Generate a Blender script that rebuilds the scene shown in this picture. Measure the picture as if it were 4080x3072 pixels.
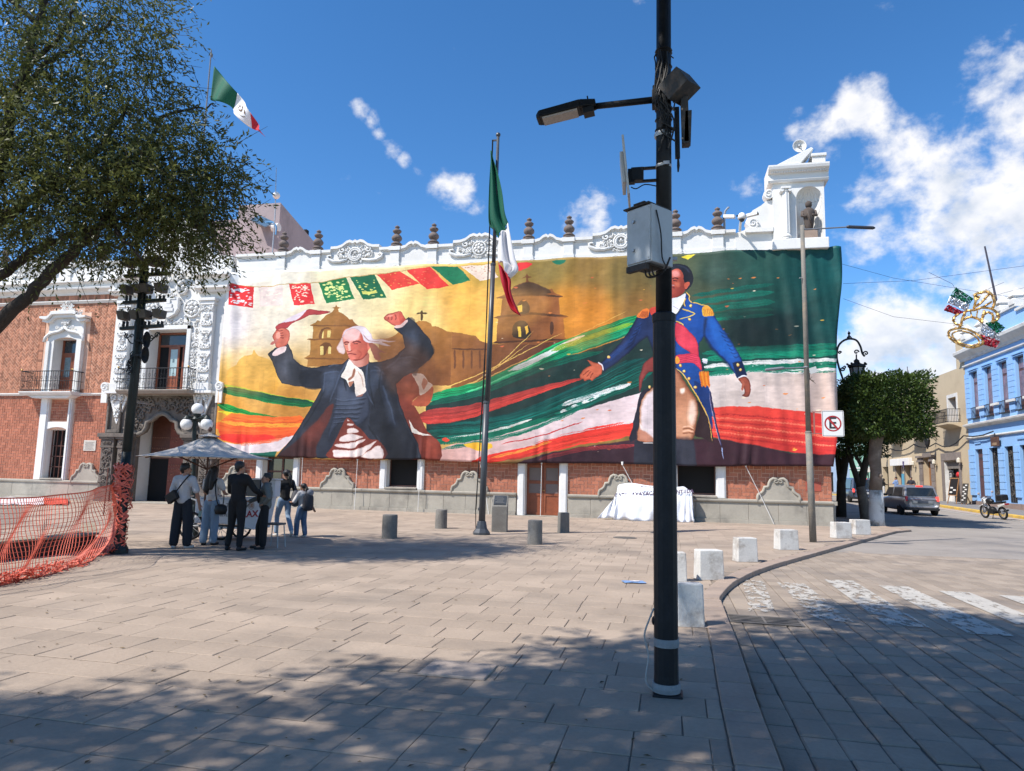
import bpy,bmesh,math,random
import numpy as np
from mathutils import Vector,Matrix,Quaternion
for _o in list(bpy.data.objects):
 bpy.data.objects.remove(_o)
SC = bpy.context.scene
COL = SC.collection
RNG = random.Random(7)
NR = np.random.default_rng(7)
R = math.radians
# ------------------------------------------------------------------ camera
# world frame: X along the palace front, Y into it, Z up; the camera stands at the origin, 1.6 m up
FPX,PITCH,ROLL,YAW = 2833.0,0.12565,0.02255,0.21942
_c,_s = math.cos(YAW),math.sin(YAW)
def _rot(v):
 return np.array([_c * v[0] - _s * v[1],_s * v[0] + _c * v[1],v[2]])
_u0 = np.array([0,-math.sin(PITCH),math.cos(PITCH)])
_r0 = np.array([1.0,0,0])
CR = _rot(math.cos(ROLL) * _r0 + math.sin(ROLL) * _u0)
CU = _rot(math.cos(ROLL) * _u0 - math.sin(ROLL) * _r0)
CF = _rot(np.array([0,math.cos(PITCH),math.sin(PITCH)]))
CAM = np.array([0.0,0.0,1.6])
cam_data = bpy.data.cameras.new('camera')
cam_data.sensor_width = 36.0
cam_data.lens = 36.0 * FPX / 4080.0
cam_data.clip_start = 0.05
cam_data.clip_end = 4000
cam = bpy.data.objects.new('camera',cam_data)
COL.objects.link(cam)
cam.matrix_world = Matrix(((CR[0],CU[0],-CF[0],CAM[0]),(CR[1],CU[1],-CF[1],CAM[1]),
       (CR[2],CU[2],-CF[2],CAM[2]),(0,0,0,1)))
SC.camera = cam
# surveying helpers: a line of sight met with the ground, with a plane of constant Y, or of constant X
def ray(px,py):
 return CF + CR * ((px - 2040) / FPX) + CU * ((1536 - py) / FPX)
def G(px,py,z=0.0):
 d = ray(px,py)
 return Vector(CAM + d * ((z - 1.6) / d[2]))
def W(px,py,Y=28.7):
 d = ray(px,py)
 return Vector(CAM + d * (Y / d[1]))
def SX(px,py,X=20.0):
 d = ray(px,py)
 return Vector(CAM + d * (X / d[0]))
def A(px,py,depth):
 return Vector(CAM + ray(px,py) * depth)
# ------------------------------------------------------------------ sun, sky, exposure
SUN_AZ,SUN_EL = R(41.0),R(51.5)          # direction the light travels, from +X towards +Y
SUN_DIR = Vector((math.cos(SUN_AZ) * math.cos(SUN_EL),math.sin(SUN_AZ) * math.cos(SUN_EL),-math.sin(SUN_EL)))
sun_data = bpy.data.lights.new('sun','SUN')
sun_data.energy = 5.0
sun_data.angle = R(0.6)
sun_data.color = (1.0,0.955,0.895)
sun = bpy.data.objects.new('sun',sun_data)
COL.objects.link(sun)
sun.rotation_euler = SUN_DIR.to_track_quat('-Z','Y').to_euler()
world = bpy.data.worlds.new('World')
SC.world = world
world.use_nodes = True
def _sky():
 nt = world.node_tree
 N,L = nt.nodes,nt.links
 N.clear()
 out = N.new('ShaderNodeOutputWorld')
 bg = N.new('ShaderNodeBackground')
 bg.inputs['Strength'].default_value = 0.14
 sky = N.new('ShaderNodeTexSky')
 sky.sky_type = 'NISHITA'
 sky.sun_disc = False
 sky.sun_elevation = SUN_EL
 sky.sun_rotation = math.atan2(-SUN_DIR.x,-SUN_DIR.y)
 sky.altitude = 2240
 sky.air_density = 1.0
 sky.dust_density = 0.35
 sky.ozone_density = 2.2
 hs = N.new('ShaderNodeHueSaturation')
 hs.inputs['Saturation'].default_value = 1.26
 hs.inputs['Value'].default_value = 1.2
 L.new(sky.outputs[0],hs.inputs['Color'])
 tc = N.new('ShaderNodeTexCoord')
 def math_(op,a,b=None,c=None,clamp=False):
  n = N.new('ShaderNodeMath'); n.operation = op; n.use_clamp = clamp
  for i,v in enumerate((a,b,c)):
   if v is None: continue
   if isinstance(v,(int,float)): n.inputs[i].default_value = v
   else: L.new(v,n.inputs[i])
  return n.outputs[0]
 def rng(v,a,b,c,d,smooth=True):
  n = N.new('ShaderNodeMapRange'); n.interpolation_type = 'SMOOTHSTEP' if smooth else 'LINEAR'
  L.new(v,n.inputs[0])
  for i,x in enumerate((a,b,c,d)): n.inputs[i + 1].default_value = x
  return n.outputs[0]
 def noise(scale,detail,rough=0.55,offs=(0,0,0),dist=0.0):
  m = N.new('ShaderNodeMapping'); L.new(tc.outputs['Generated'],m.inputs[0])
  m.inputs['Location'].default_value = offs
  m.inputs['Scale'].default_value = (1,1,1.25)
  n = N.new('ShaderNodeTexNoise'); L.new(m.outputs[0],n.inputs['Vector'])
  n.inputs['Scale'].default_value = scale; n.inputs['Detail'].default_value = detail
  n.inputs['Roughness'].default_value = rough; n.inputs['Distortion'].default_value = dist
  return n.outputs['Fac']
 # cumulus banks: (direction of the bank, angular radius, density)
 banks = [((1440,440),.026,.60),((1490,470),.026,.58),((1520,530),.022,.50),((1560,590),.030,.60),((1610,635),.024,.52),((1670,685),.024,.46),((1780,730),.05,.62),((1850,760),.05,.64),((1920,820),.045,.56),
    ((2330,850),.065,.78),((2330,940),.06,.7),((3440,430),.09,.82),((3310,520),.08,.76),((3560,570),.10,.80),((3200,480),.05,.5),
    ((3950,310),.09,.78),((4070,450),.09,.85),((3020,730),.07,.64),((3100,680),.05,.62),((3460,740),.06,.55),
    ((3560,860),.13,.66),((3850,830),.22,.86),((4150,760),.2,.85),((3500,1150),.1,.6),((3450,980),.09,.62),
    ((3900,1010),.12,.7),((3520,1290),.09,.9),((3640,1360),.12,.95),((3450,1430),.10,.95),((3700,1480),.14,.95),
    ((4300,1200),.2,.9),((4900,900),.4,.9),((-900,600),.3,.8),((-1800,1200),.4,.9)]
 field = None
 for (px,py),rad,w in banks:
  d = ray(px,py); d = d / np.linalg.norm(d)
  v = N.new('ShaderNodeVectorMath'); v.operation = 'DISTANCE'
  L.new(tc.outputs['Generated'],v.inputs[0]); v.inputs[1].default_value = tuple(d)
  m = rng(v.outputs['Value'],0.0,rad,w,0.0)
  field = m if field is None else math_('MAXIMUM',field,m)
 # the rest of the sky carries loose cumulus of its own
 big = noise(2.3,2.0,.5,(3.1,.4,1.7))
 back = N.new('ShaderNodeVectorMath'); back.operation = 'DISTANCE'
 L.new(tc.outputs['Generated'],back.inputs[0]); back.inputs[1].default_value = tuple(CF)
 away = rng(back.outputs['Value'],.75,1.2,0.0,1.0)
 loose = math_('MULTIPLY',rng(big,.5,.75,0.0,.7),away)
 field = math_('MAXIMUM',field,loose)
 n1 = noise(15.0,10.0,.58,(.3,.2,.1),.12)
 n2 = noise(15.0,5.0,.5,(.3 - .014,.2 + .004,.1 + .036),.12)
 dens = math_('ADD',field,math_('MULTIPLY',math_('SUBTRACT',n1,.5),2.1))
 mask = rng(dens,.36,.92,0.0,1.0)
 lowd = math_('ADD',field,math_('MULTIPLY',math_('SUBTRACT',n2,.5),2.1))
 n3 = noise(6.0,6.0,.6,(1.3,2.2,.6),.3)
 shade = math_('MULTIPLY',rng(lowd,.55,1.25,0.0,1.0),rng(n3,.38,.62,.15,1.0))
 cc = N.new('ShaderNodeMix'); cc.data_type = 'RGBA'
 L.new(shade,cc.inputs['Factor'])
 cc.inputs['A'].default_value = (6.0,5.9,5.9,1)
 cc.inputs['B'].default_value = (3.0,3.5,4.3,1)
 mx = N.new('ShaderNodeMix'); mx.data_type = 'RGBA'
 L.new(math_('MULTIPLY',mask,.93),mx.inputs['Factor'])
 L.new(hs.outputs[0],mx.inputs['A'])
 L.new(cc.outputs['Result'],mx.inputs['B'])
 L.new(mx.outputs['Result'],bg.inputs['Color'])
 L.new(bg.outputs[0],out.inputs[0])
_sky()
SC.view_settings.view_transform = 'Standard'
SC.view_settings.look = 'None'
SC.view_settings.gamma = 1.0
SC.view_settings.exposure = 0.40
SC.view_settings.use_curve_mapping = False
SC.render.engine = 'CYCLES'
SC.cycles.max_bounces = 6
SC.cycles.diffuse_bounces = 3
SC.cycles.transparent_max_bounces = 8
SC.cycles.use_denoising = True
# ------------------------------------------------------------------ materials
def lin(c):
 return tuple((((x / 255) / 12.92) if x / 255 <= .04045 else ((x / 255 + .055) / 1.055) ** 2.4) for x in c)
MATS = {}
def mat(name,col,rough=.8,var=.12,scale=3.0,fine=40.0,bump=.15,metal=0.0,spec=.35,rnd=0.0,stain=None,
  stain_scale=1.2,stain_amt=.5,emit=None,bumpscale=None,alpha=None,coat=0.0,trans=0.0,spots=0.0):
 """col: linear base colour; var: blotch contrast; rnd: piece-to-piece contrast; stain: colour of patchy dirt"""
 if name in MATS: return MATS[name]
 m = bpy.data.materials.new(name); MATS[name] = m
 m.use_nodes = True
 nt = m.node_tree; N,L = nt.nodes,nt.links
 b = N['Principled BSDF']
 geo = N.new('ShaderNodeNewGeometry')
 def noise(sc,det,rough_=.6):
  n = N.new('ShaderNodeTexNoise'); L.new(geo.outputs['Position'],n.inputs['Vector'])
  n.inputs['Scale'].default_value = sc; n.inputs['Detail'].default_value = det; n.inputs['Roughness'].default_value = rough_
  return n.outputs['Fac']
 def rng(v,a,b_,c,d):
  n = N.new('ShaderNodeMapRange'); L.new(v,n.inputs[0])
  for i,x in enumerate((a,b_,c,d)): n.inputs[i + 1].default_value = x
  return n.outputs[0]
 def mul(x,y):
  n = N.new('ShaderNodeMath'); n.operation = 'MULTIPLY'
  for i,v in enumerate((x,y)):
   if isinstance(v,(int,float)): n.inputs[i].default_value = v
   else: L.new(v,n.inputs[i])
  return n.outputs[0]
 f = mul(rng(noise(scale,5),.25,.75,1 - var,1 + var),rng(noise(fine,4),.25,.75,1 - var * .6,1 + var * .6))
 if rnd:
  oi = N.new('ShaderNodeObjectInfo')
  ad = N.new('ShaderNodeMath'); ad.operation = 'ADD'
  L.new(oi.outputs['Random'],ad.inputs[0]); L.new(geo.outputs['Random Per Island'],ad.inputs[1])
  fr = N.new('ShaderNodeMath'); fr.operation = 'FRACT'; L.new(ad.outputs[0],fr.inputs[0])
  f = mul(f,rng(fr.outputs[0],0,1,1 - rnd,1 + rnd))
 base = N.new('ShaderNodeMix'); base.data_type = 'RGBA'; base.blend_type = 'MIX'
 base.inputs['A'].default_value = (*col,1)
 if spots:
  vo = N.new('ShaderNodeTexVoronoi'); L.new(geo.outputs['Position'],vo.inputs['Vector']); vo.inputs['Scale'].default_value = 2.6; vo.inputs['Randomness'].default_value = 1
  sc_ = N.new('ShaderNodeSeparateColor'); L.new(vo.outputs['Color'],sc_.inputs[0])
  th = N.new('ShaderNodeMath'); th.operation = 'MULTIPLY'; L.new(sc_.outputs[0],th.inputs[0]); th.inputs[1].default_value = .085
  lt = N.new('ShaderNodeMath'); lt.operation = 'SUBTRACT'; L.new(th.outputs[0],lt.inputs[0]); L.new(vo.outputs['Distance'],lt.inputs[1])
  f = mul(f,rng(lt.outputs[0],0,.012,1,1 - spots))
 if stain is not None:
  base.inputs['B'].default_value = (*stain,1)
  L.new(rng(noise(stain_scale,8,.65),.5,.66,0,stain_amt),base.inputs['Factor'])
 else:
  base.inputs['Factor'].default_value = 0
 vm = N.new('ShaderNodeVectorMath'); vm.operation = 'SCALE'
 L.new(base.outputs['Result'],vm.inputs[0]); L.new(f,vm.inputs['Scale'])
 L.new(vm.outputs[0],b.inputs['Base Color'])
 b.inputs['Roughness'].default_value = rough
 b.inputs['Metallic'].default_value = metal
 b.inputs['Specular IOR Level'].default_value = spec
 if coat: b.inputs['Coat Weight'].default_value = coat
 if trans: b.inputs['Transmission Weight'].default_value = trans
 if emit:
  b.inputs['Emission Color'].default_value = (*emit[0],1); b.inputs['Emission Strength'].default_value = emit[1]
 if bump:
  bp = N.new('ShaderNodeBump'); bp.inputs['Strength'].default_value = bump; bp.inputs['Distance'].default_value = .02
  L.new(noise(bumpscale or fine,6,.7),bp.inputs['Height'])
  L.new(bp.outputs[0],b.inputs['Normal'])
 if alpha is not None: b.inputs['Alpha'].default_value = alpha
 return m
def leaf_mat(name,col,col2,tl=.35):
 if name in MATS: return MATS[name]
 m = bpy.data.materials.new(name); MATS[name] = m
 m.use_nodes = True
 nt = m.node_tree; N,L = nt.nodes,nt.links
 N.clear()
 out = N.new('ShaderNodeOutputMaterial')
 geo = N.new('ShaderNodeNewGeometry')
 no = N.new('ShaderNodeTexNoise'); L.new(geo.outputs['Position'],no.inputs['Vector']); no.inputs['Scale'].default_value = .9
 ad = N.new('ShaderNodeMath'); ad.operation = 'MULTIPLY_ADD'
 L.new(geo.outputs['Random Per Island'],ad.inputs[0]); ad.inputs[1].default_value = .75
 mr = N.new('ShaderNodeMapRange'); L.new(no.outputs['Fac'],mr.inputs[0])
 for i,x in enumerate((.35,.65,-.1,.45)): mr.inputs[i + 1].default_value = x
 L.new(mr.outputs[0],ad.inputs[2])
 mx = N.new('ShaderNodeMix'); mx.data_type = 'RGBA'; mx.clamp_factor = True
 L.new(ad.outputs[0],mx.inputs['Factor'])
 mx.inputs['A'].default_value = (*col,1); mx.inputs['B'].default_value = (*col2,1)
 d = N.new('ShaderNodeBsdfPrincipled'); d.inputs['Roughness'].default_value = .45; d.inputs['Specular IOR Level'].default_value = .35
 L.new(mx.outputs['Result'],d.inputs['Base Color'])
 t = N.new('ShaderNodeBsdfTranslucent'); L.new(mx.outputs['Result'],t.inputs['Color'])
 ms = N.new('ShaderNodeMixShader'); ms.inputs[0].default_value = tl
 L.new(d.outputs[0],ms.inputs[1]); L.new(t.outputs[0],ms.inputs[2]); L.new(ms.outputs[0],out.inputs[0])
 return m
# ------------------------------------------------------------------ meshes and objects
class MB:
 """collects closed shapes, then links them as one mesh object"""
 def __init__(s): s.v = []; s.f = []; s.mi = []; s.m = 0
 def add(s,vs,fs):
  o = len(s.v); s.v.extend([tuple(p) for p in vs]); s.f.extend([tuple(i + o for i in f) for f in fs]); s.mi.extend([s.m] * len(fs)); return s
 def box(s,x0,x1,y0,y1,z0,z1):
  v = [(x,y,z) for z in (z0,z1) for y in (y0,y1) for x in (x0,x1)]
  return s.add(v,[(0,2,3,1),(4,5,7,6),(0,1,5,4),(2,6,7,3),(0,4,6,2),(1,3,7,5)])
 def frustum(s,b0,b1,z0,z1):  # two rectangles (x0,x1,y0,y1)
  v = [(x,y,z) for z,b in ((z0,b0),(z1,b1)) for y in b[2:] for x in b[:2]]
  return s.add(v,[(0,2,3,1),(4,5,7,6),(0,1,5,4),(2,6,7,3),(0,4,6,2),(1,3,7,5)])
 def obox(s,c,ax,ay,az):  # centre and three half axes
  c,ax,ay,az = map(Vector,(c,ax,ay,az))
  v = [c + ax * i + ay * j + az * k for k in (-1,1) for j in (-1,1) for i in (-1,1)]
  return s.add(v,[(0,2,3,1),(4,5,7,6),(0,1,5,4),(2,6,7,3),(0,4,6,2),(1,3,7,5)])
 def prism(s,pts,y0,y1):  # outline in (x, z), extruded along y
  n = len(pts)
  v = [(x,y0,z) for x,z in pts] + [(x,y1,z) for x,z in pts]
  return s.add(v,[tuple(range(n)),tuple(range(2 * n - 1,n - 1,-1))] + [(i,i + n,(i + 1) % n + n,(i + 1) % n) for i in range(n)])
 def prism_x(s,pts,x0,x1):  # outline in (y, z), extruded along x
  n = len(pts)
  v = [(x0,y,z) for y,z in pts] + [(x1,y,z) for y,z in pts]
  return s.add(v,[tuple(range(n)),tuple(range(2 * n - 1,n - 1,-1))] + [(i,i + n,(i + 1) % n + n,(i + 1) % n) for i in range(n)])
 def prism_z(s,pts,z0,z1):
  n = len(pts)
  v = [(x,y,z0) for x,y in pts] + [(x,y,z1) for x,y in pts]
  return s.add(v,[tuple(range(n)),tuple(range(2 * n - 1,n - 1,-1))] + [(i,i + n,(i + 1) % n + n,(i + 1) % n) for i in range(n)])
 def tube(s,pts,r,n=6,cap=True):
  pts = [Vector(p) for p in pts]
  rs = r if isinstance(r,(list,tuple)) else [r] * len(pts)
  up = None; v = []
  for i,p in enumerate(pts):
   t = (pts[min(i + 1,len(pts) - 1)] - pts[max(i - 1,0)])
   if t.length < 1e-9: t = Vector((0,0,1))
   t.normalize()
   if up is None:
    up = Vector((0,0,1)) if abs(t.z) < .9 else Vector((1,0,0))
   a = (up - t * up.dot(t)); a.normalize(); b = t.cross(a); up = a
   for k in range(n):
    an = 2 * math.pi * k / n
    v.append(p + (a * math.cos(an) + b * math.sin(an)) * rs[i])
  f = [(i * n + k,i * n + (k + 1) % n,(i + 1) * n + (k + 1) % n,(i + 1) * n + k) for i in range(len(pts) - 1) for k in range(n)]
  if cap: f += [tuple(range(n - 1,-1,-1)),tuple(range((len(pts) - 1) * n,len(pts) * n))]
  return s.add(v,f)
 def cyl(s,p0,p1,r0,r1=None,n=16):
  return s.tube([p0,p1],[r0,r0 if r1 is None else r1],n)
 def lathe(s,prof,c=(0,0,0),n=16,sx=1,sy=1):  # prof: (r, z)
  c = Vector(c); v = []
  for r,z in prof:
   for k in range(n):
    a = 2 * math.pi * k / n
    v.append((c.x + r * math.cos(a) * sx,c.y + r * math.sin(a) * sy,c.z + z))
  m = len(prof)
  f = [(i * n + k,i * n + (k + 1) % n,(i + 1) * n + (k + 1) % n,(i + 1) * n + k) for i in range(m - 1) for k in range(n)]
  f += [tuple(range(n - 1,-1,-1)),tuple(range((m - 1) * n,m * n))]
  return s.add(v,f)
 def ball(s,c,r,sx=1,sy=1,sz=1,n=12,m=8):
  return s.lathe([(r * math.sin(math.pi * i / m) + 1e-4,-r * math.cos(math.pi * i / m) * sz) for i in range(m + 1)],c,n,sx,sy)
 def grid(s,P):  # P[i][j] points
  a,b = len(P),len(P[0])
  return s.add([p for row in P for p in row],[(i * b + j,i * b + j + 1,(i + 1) * b + j + 1,(i + 1) * b + j) for i in range(a - 1) for j in range(b - 1)])
 def mesh(s,name,mats,smooth=False):
  me = bpy.data.meshes.new(name)
  me.from_pydata(s.v,[],s.f)
  for m in (mats if isinstance(mats,(list,tuple)) else [mats]): me.materials.append(m)
  if any(s.mi): me.polygons.foreach_set('material_index',s.mi)
  if smooth: me.polygons.foreach_set('use_smooth',[True] * len(me.polygons))
  me.update()
  return me
 def ob(s,name,mats,parent=None,smooth=False,bevel=0.0,loc=None,seg=2):
  return link(name,s.mesh(name,mats,smooth),parent,bevel,loc,seg)
def link(name,me,parent=None,bevel=0.0,loc=None,seg=2):
 o = bpy.data.objects.new(name,me); COL.objects.link(o)
 if parent is not None: o.parent = parent
 if loc is not None: o.location = loc
 if bevel:
  b = o.modifiers.new('bevel','BEVEL'); b.width = bevel; b.segments = seg; b.limit_method = 'ANGLE'; b.angle_limit = R(40)
  b.harden_normals = False
 return o
def tag(o,label,cat,group=None,kind=None):
 o['label'] = label; o['category'] = cat
 if group: o['group'] = group
 if kind: o['kind'] = kind
 return o
def thing(name,label,cat,loc=(0,0,0),rz=0.0,group=None):
 o = bpy.data.objects.new(name,None); COL.objects.link(o)
 o.location = loc; o.rotation_euler = (0,0,rz); o.empty_display_size = .2
 return tag(o,label,cat,group)
def struct(o):
 o['kind'] = 'structure'; return o
def stuff(o):
 o['kind'] = 'stuff'; return o
def kids(o):
 return [x for x in COL.objects if x.parent == o]
def dup(o,loc=None,rz=None,label=None,parent=None):
 c = o.copy(); COL.objects.link(c)
 if parent is not None: c.parent = parent
 if loc is not None: c.location = loc
 if rz is not None: c.rotation_euler = (0,0,rz)
 if label: c['label'] = label
 for ch in o.children: dup(ch,parent=c)
 return c
def smooth_pts(pts,sub=6,closed=False):
 P = [np.array(p,float) for p in pts]; n = len(P); out = []
 rng_ = range(n if closed else n - 1)
 for i in rng_:
  p0 = P[(i - 1) % n] if closed or i > 0 else P[i]; p1 = P[i]; p2 = P[(i + 1) % n]
  p3 = P[(i + 2) % n] if closed or i + 2 < n else P[(i + 1) % n]
  for k in range(sub):
   t = k / sub
   out.append(.5 * ((2 * p1) + (p2 - p0) * t + (2 * p0 - 5 * p1 + 4 * p2 - p3) * t * t + (3 * p1 - p0 - 3 * p2 + p3) * t ** 3))
 if not closed: out.append(P[-1])
 return out
def legs(parent,mt,r,*ls):
 for p in ls: m = MB(); m.tube(p,r,5); m.ob('leg',mt,parent)
def spiral(c,r,turns,a0,n=18,flip=1,ax=(1,0,0),az=(0,0,1),shrink=.12):
 c,ax,az = Vector(c),Vector(ax),Vector(az); o = []
 for i in range(n + 1):
  t = i / n; a = a0 + flip * turns * 2 * math.pi * t; rr = r * (1 - (1 - shrink) * t)
  o.append(c + ax * (rr * math.cos(a)) + az * (rr * math.sin(a)))
 return o
def text(name,body,size,m,parent=None,matrix=None,align='CENTER',extr=.002,bold=0.0):
 cu = bpy.data.curves.new(name,'FONT'); cu.body = body; cu.size = size; cu.align_x = align; cu.align_y = 'CENTER'; cu.extrude = extr; cu.offset = bold
 cu.resolution_u = 3
 o = bpy.data.objects.new(name,cu); COL.objects.link(o)
 dg = bpy.context.evaluated_depsgraph_get()
 me = bpy.data.meshes.new_from_object(o.evaluated_get(dg))
 bpy.data.objects.remove(o); bpy.data.curves.remove(cu)
 if matrix is not None: me.transform(matrix)
 me.materials.clear(); me.materials.append(m)
 return link(name,me,parent)
def frame_m(o,x,y):  # matrix: local x -> x, local y -> y, at o
 x = Vector(x).normalized(); y = Vector(y).normalized(); z = x.cross(y)
 return Matrix(((x.x,y.x,z.x,o[0]),(x.y,y.y,z.y,o[1]),(x.z,y.z,z.z,o[2]),(0,0,0,1)))
# ------------------------------------------------------------------ ground: plaza slabs, kerb, cobbled road
YF = 28.7                     # plane of the palace front
M_slab = mat('plaza_stone',(.35,.273,.208),.9,.14,.9,26,.3,rnd=.10,spots=.3,stain=(.22,.18,.145),stain_scale=.42,stain_amt=.6)
M_joint = mat('joint_dirt',(.22,.178,.14),.95,.2,2,30,.4)
M_pav = mat('plaza_far_stone',(.35,.273,.208),.9,.1,.8,18,.3,stain=(.27,.22,.18),stain_scale=.5,stain_amt=.5)
M_sett = mat('road_sett',(.30,.24,.185),.9,.14,1.1,30,.4,rnd=.14,spots=.25,stain=(.17,.15,.135),stain_scale=.6,stain_amt=.6)
M_rjoint = mat('road_joint',(.13,.112,.095),.95,.2,2,30,.4)
M_road = mat('road_surface',(.285,.25,.215),.92,.16,.5,22,.3,spots=.3,stain=(.17,.155,.145),stain_scale=.3,stain_amt=.85)
M_kerb = mat('kerb_stone',(.33,.25,.195),.9,.15,1.3,30,.35,rnd=.08,stain=(.22,.18,.16),stain_scale=1.5)
M_yel = mat('kerb_yellow_paint',(.55,.36,.07),.8,.2,1.5,20,.2,stain=(.3,.25,.18),stain_scale=1.6,stain_amt=.8)
M_walk = mat('far_sidewalk',(.2,.19,.185),.92,.12,.8,20,.2)
def road_z(y):
 t = min(1,max(0,(y - 22) / 16)); u = min(1,max(0,(y - 38) / 22))
 return -.07 + .07 * t * t * (3 - 2 * t) + .25 * u * u * (3 - 2 * u)
# kerb line, from the near edge of the picture round the corner and on into the street (outer, road side)
KP = [(.55,-3.0),(.60,3.0),(.64,4.45),(.65,5.76),(.64,7.52),(.66,9.0),(.70,9.75)]
def _new(x,y): return (_c * x - _s * y,_s * x + _c * y)
K2 = [(2.83,9.65),(2.98,10.2),(3.75,11.85),(5.07,13.94),(7.75,17.5),(10.6,21.25),(13.1,24.5)]
KP = [_new(*p) for p in ((.8,1.0),(1.56,4.2),(1.85,5.47),(2.27,7.2),(2.68,9.0))] + [_new(*p) for p in K2]
KP = [tuple(p) for p in smooth_pts(KP,4)] + [(7.85,27.3),(8.3,27.9),(8.35,28.6),(8.0,29.4),(7.95,32),(7.95,50),(7.95,90)]
KIN = []                                                      # inner edge of the kerb stones
for i,p in enumerate(KP):
 a = np.array(KP[max(i - 1,0)]); b = np.array(KP[min(i + 1,len(KP) - 1)]); t = (b - a) / np.linalg.norm(b - a)
 KIN.append((p[0] - t[1] * .26,p[1] + t[0] * .26))
def kerb_x(y,line=None):
 line = line or KIN
 best = 1e9
 for (x0,y0),(x1,y1) in zip(line[:-1],line[1:]):
  if y0 <= y <= y1 and y1 > y0:
   best = min(best,x0 + (x1 - x0) * (y - y0) / (y1 - y0))
 return best if best < 1e9 else line[0][0]
# base sheets
plaza = MB()
pl = [(-120,-40),(KIN[0][0],-40)] + [(x,y) for x,y in KIN] + [(5.9,90),(-120,90)]
plaza.add([(x,y,-.009) for x,y in pl],[tuple(range(len(pl)))])
plaza_o = struct(plaza.ob('plaza_pavement',M_joint))
rd = MB()
ys = [-40,-5,0,5,10,16,20] + [22 + i * 2 for i in range(20)] + [62,70,100,160,260]
rd.grid([[(x,y,road_z(y) - .014) for x in (-20,-6,0,2,6,10,17.3)] for y in ys])
road_o = struct(rd.ob('road',M_rjoint,smooth=True))
# kerb stones
ks = struct(thing('kerb','x','x')); del ks['label']; del ks['category']
seg = 0
for i in range(len(KP) - 1):
 a,b,c,d = (Vector((*q,0)) for q in (KP[i],KP[i + 1],KIN[i + 1],KIN[i]))
 ln = (b - a).length; n = max(1,round(ln / .8))
 if a.y > 34: n = 1
 for k in range(n):
  t0,t1 = k / n + .006 / ln,(k + 1) / n - .006 / ln
  m = MB(); dz = RNG.uniform(-.004,.006)
  q = [a.lerp(b,t0),a.lerp(b,t1),d.lerp(c,t1),d.lerp(c,t0)]
  m.prism_z([(p.x,p.y) for p in q],-.16,.012 + dz)
  m.ob('kerb_stone',M_kerb,ks,bevel=.012,seg=2)
# plaza slabs: rows along the front, irregular widths, raised a little and unevenly
def slab_shape(m,x0,x1,y0,y1,z,th=.03,b=.009,jit=0.0):
 j = [(RNG.uniform(-jit,jit),RNG.uniform(-jit,jit)) for _ in range(4)]
 zz = [z + RNG.uniform(-.0025,.0025) for _ in range(4)]
 o = [(x0,y0),(x1,y0),(x1,y1),(x0,y1)]
 inn = [(x0 + b,y0 + b),(x1 - b,y0 + b),(x1 - b,y1 - b),(x0 + b,y1 - b)]
 v = [(o[i][0] + j[i][0],o[i][1] + j[i][1],z - th) for i in range(4)] + [(o[i][0] + j[i][0],o[i][1] + j[i][1],z - b * .6) for i in range(4)] \
  + [(inn[i][0] + j[i][0],inn[i][1] + j[i][1],zz[i]) for i in range(4)]
 m.add(v,[(i,(i + 1) % 4,(i + 1) % 4 + 4,i + 4) for i in range(4)] + [(i + 4,(i + 1) % 4 + 4,(i + 1) % 4 + 8,i + 8) for i in range(4)] + [(8,9,10,11)])
holes = []
def visible_x(y,margin=.5):
 # rough horizontal field of view on the ground at depth y
 return -.97 * y - margin - .6,.47 * y + margin + .4
near,far_m = [],MB()
XC = [-40.0]
while XC[-1] < 16: XC.append(XC[-1] + RNG.choice([.40,.42,.42,.44,.46,.50]))
y = 1.9
while y < 28.4:
 h = RNG.choice([.40,.42,.44,.40]) if y < 16 else .43
 x0l,x1l = visible_x(y + h)
 xr = kerb_x(y + h / 2) - .008
 shift = RNG.uniform(-.012,.012) + (RNG.choice([.2,.14,-.17]) if RNG.random() < .42 else 0)
 ci = [i for i in range(len(XC) - 1) if XC[i + 1] > x0l and XC[i] < min(x1l + .6,xr)]
 while ci:
  i = ci.pop(0); x = XC[i] + shift; w = XC[i + 1] - XC[i]
  if ci and RNG.random() < .07: i = ci.pop(0); w = XC[i + 1] + shift - x
  e = min(x + w,xr)
  if e - x > .07 and not any(x < hx1 and e > hx0 and y < hy1 and y + h > hy0 for hx0,hx1,hy0,hy1 in holes):
   if y < 9.5: near.append((x,e,y,y + h))
   else: slab_shape(far_m,x + .0022,e - .0022,y + .005,y + h - .005,RNG.uniform(-.0012,.0015),.02,.004)
 y += h
near.sort(key=lambda q: (q[0] + q[1]) ** 2 / 8 + q[2] ** 2 - 4 * (q[1] - q[0]))
for i,(x0,x1,y0,y1) in enumerate(near):
 g = .0022 + RNG.random() * .0025
 z = RNG.uniform(-.002,.003) if y0 < 6 else RNG.uniform(-.0015,.002)
 if i < 300:
  m = MB(); slab_shape(m,x0 + g,x1 - g,y0 + g + .002,y1 - g - .002,z,.02,.006,.003)
  m.ob('paving_slab',M_slab,plaza_o)
 else:
  slab_shape(far_m,x0 + g,x1 - g,y0 + g,y1 - g,z,.02,.006,.002)
far_m.add([(x,y,-.004) for x,y in ((-120,28.42),(kerb_x(28.5),28.42),(kerb_x(28.5),28.5),(-120,28.5))],[(0,1,2,3)])
stuff(far_m.ob('paving_slabs',M_slab,plaza_o))
side_m = MB(); side_m.add([(5.88,28.5,-.003),(kerb_x(28.5),28.5,-.003),(7.7,29.5,-.003),(7.68,90,-.003),(5.88,90,-.003)],[(0,1,2,3,4)])
stuff(side_m.ob('street_side_slabs',M_pav,plaza_o))
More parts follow.
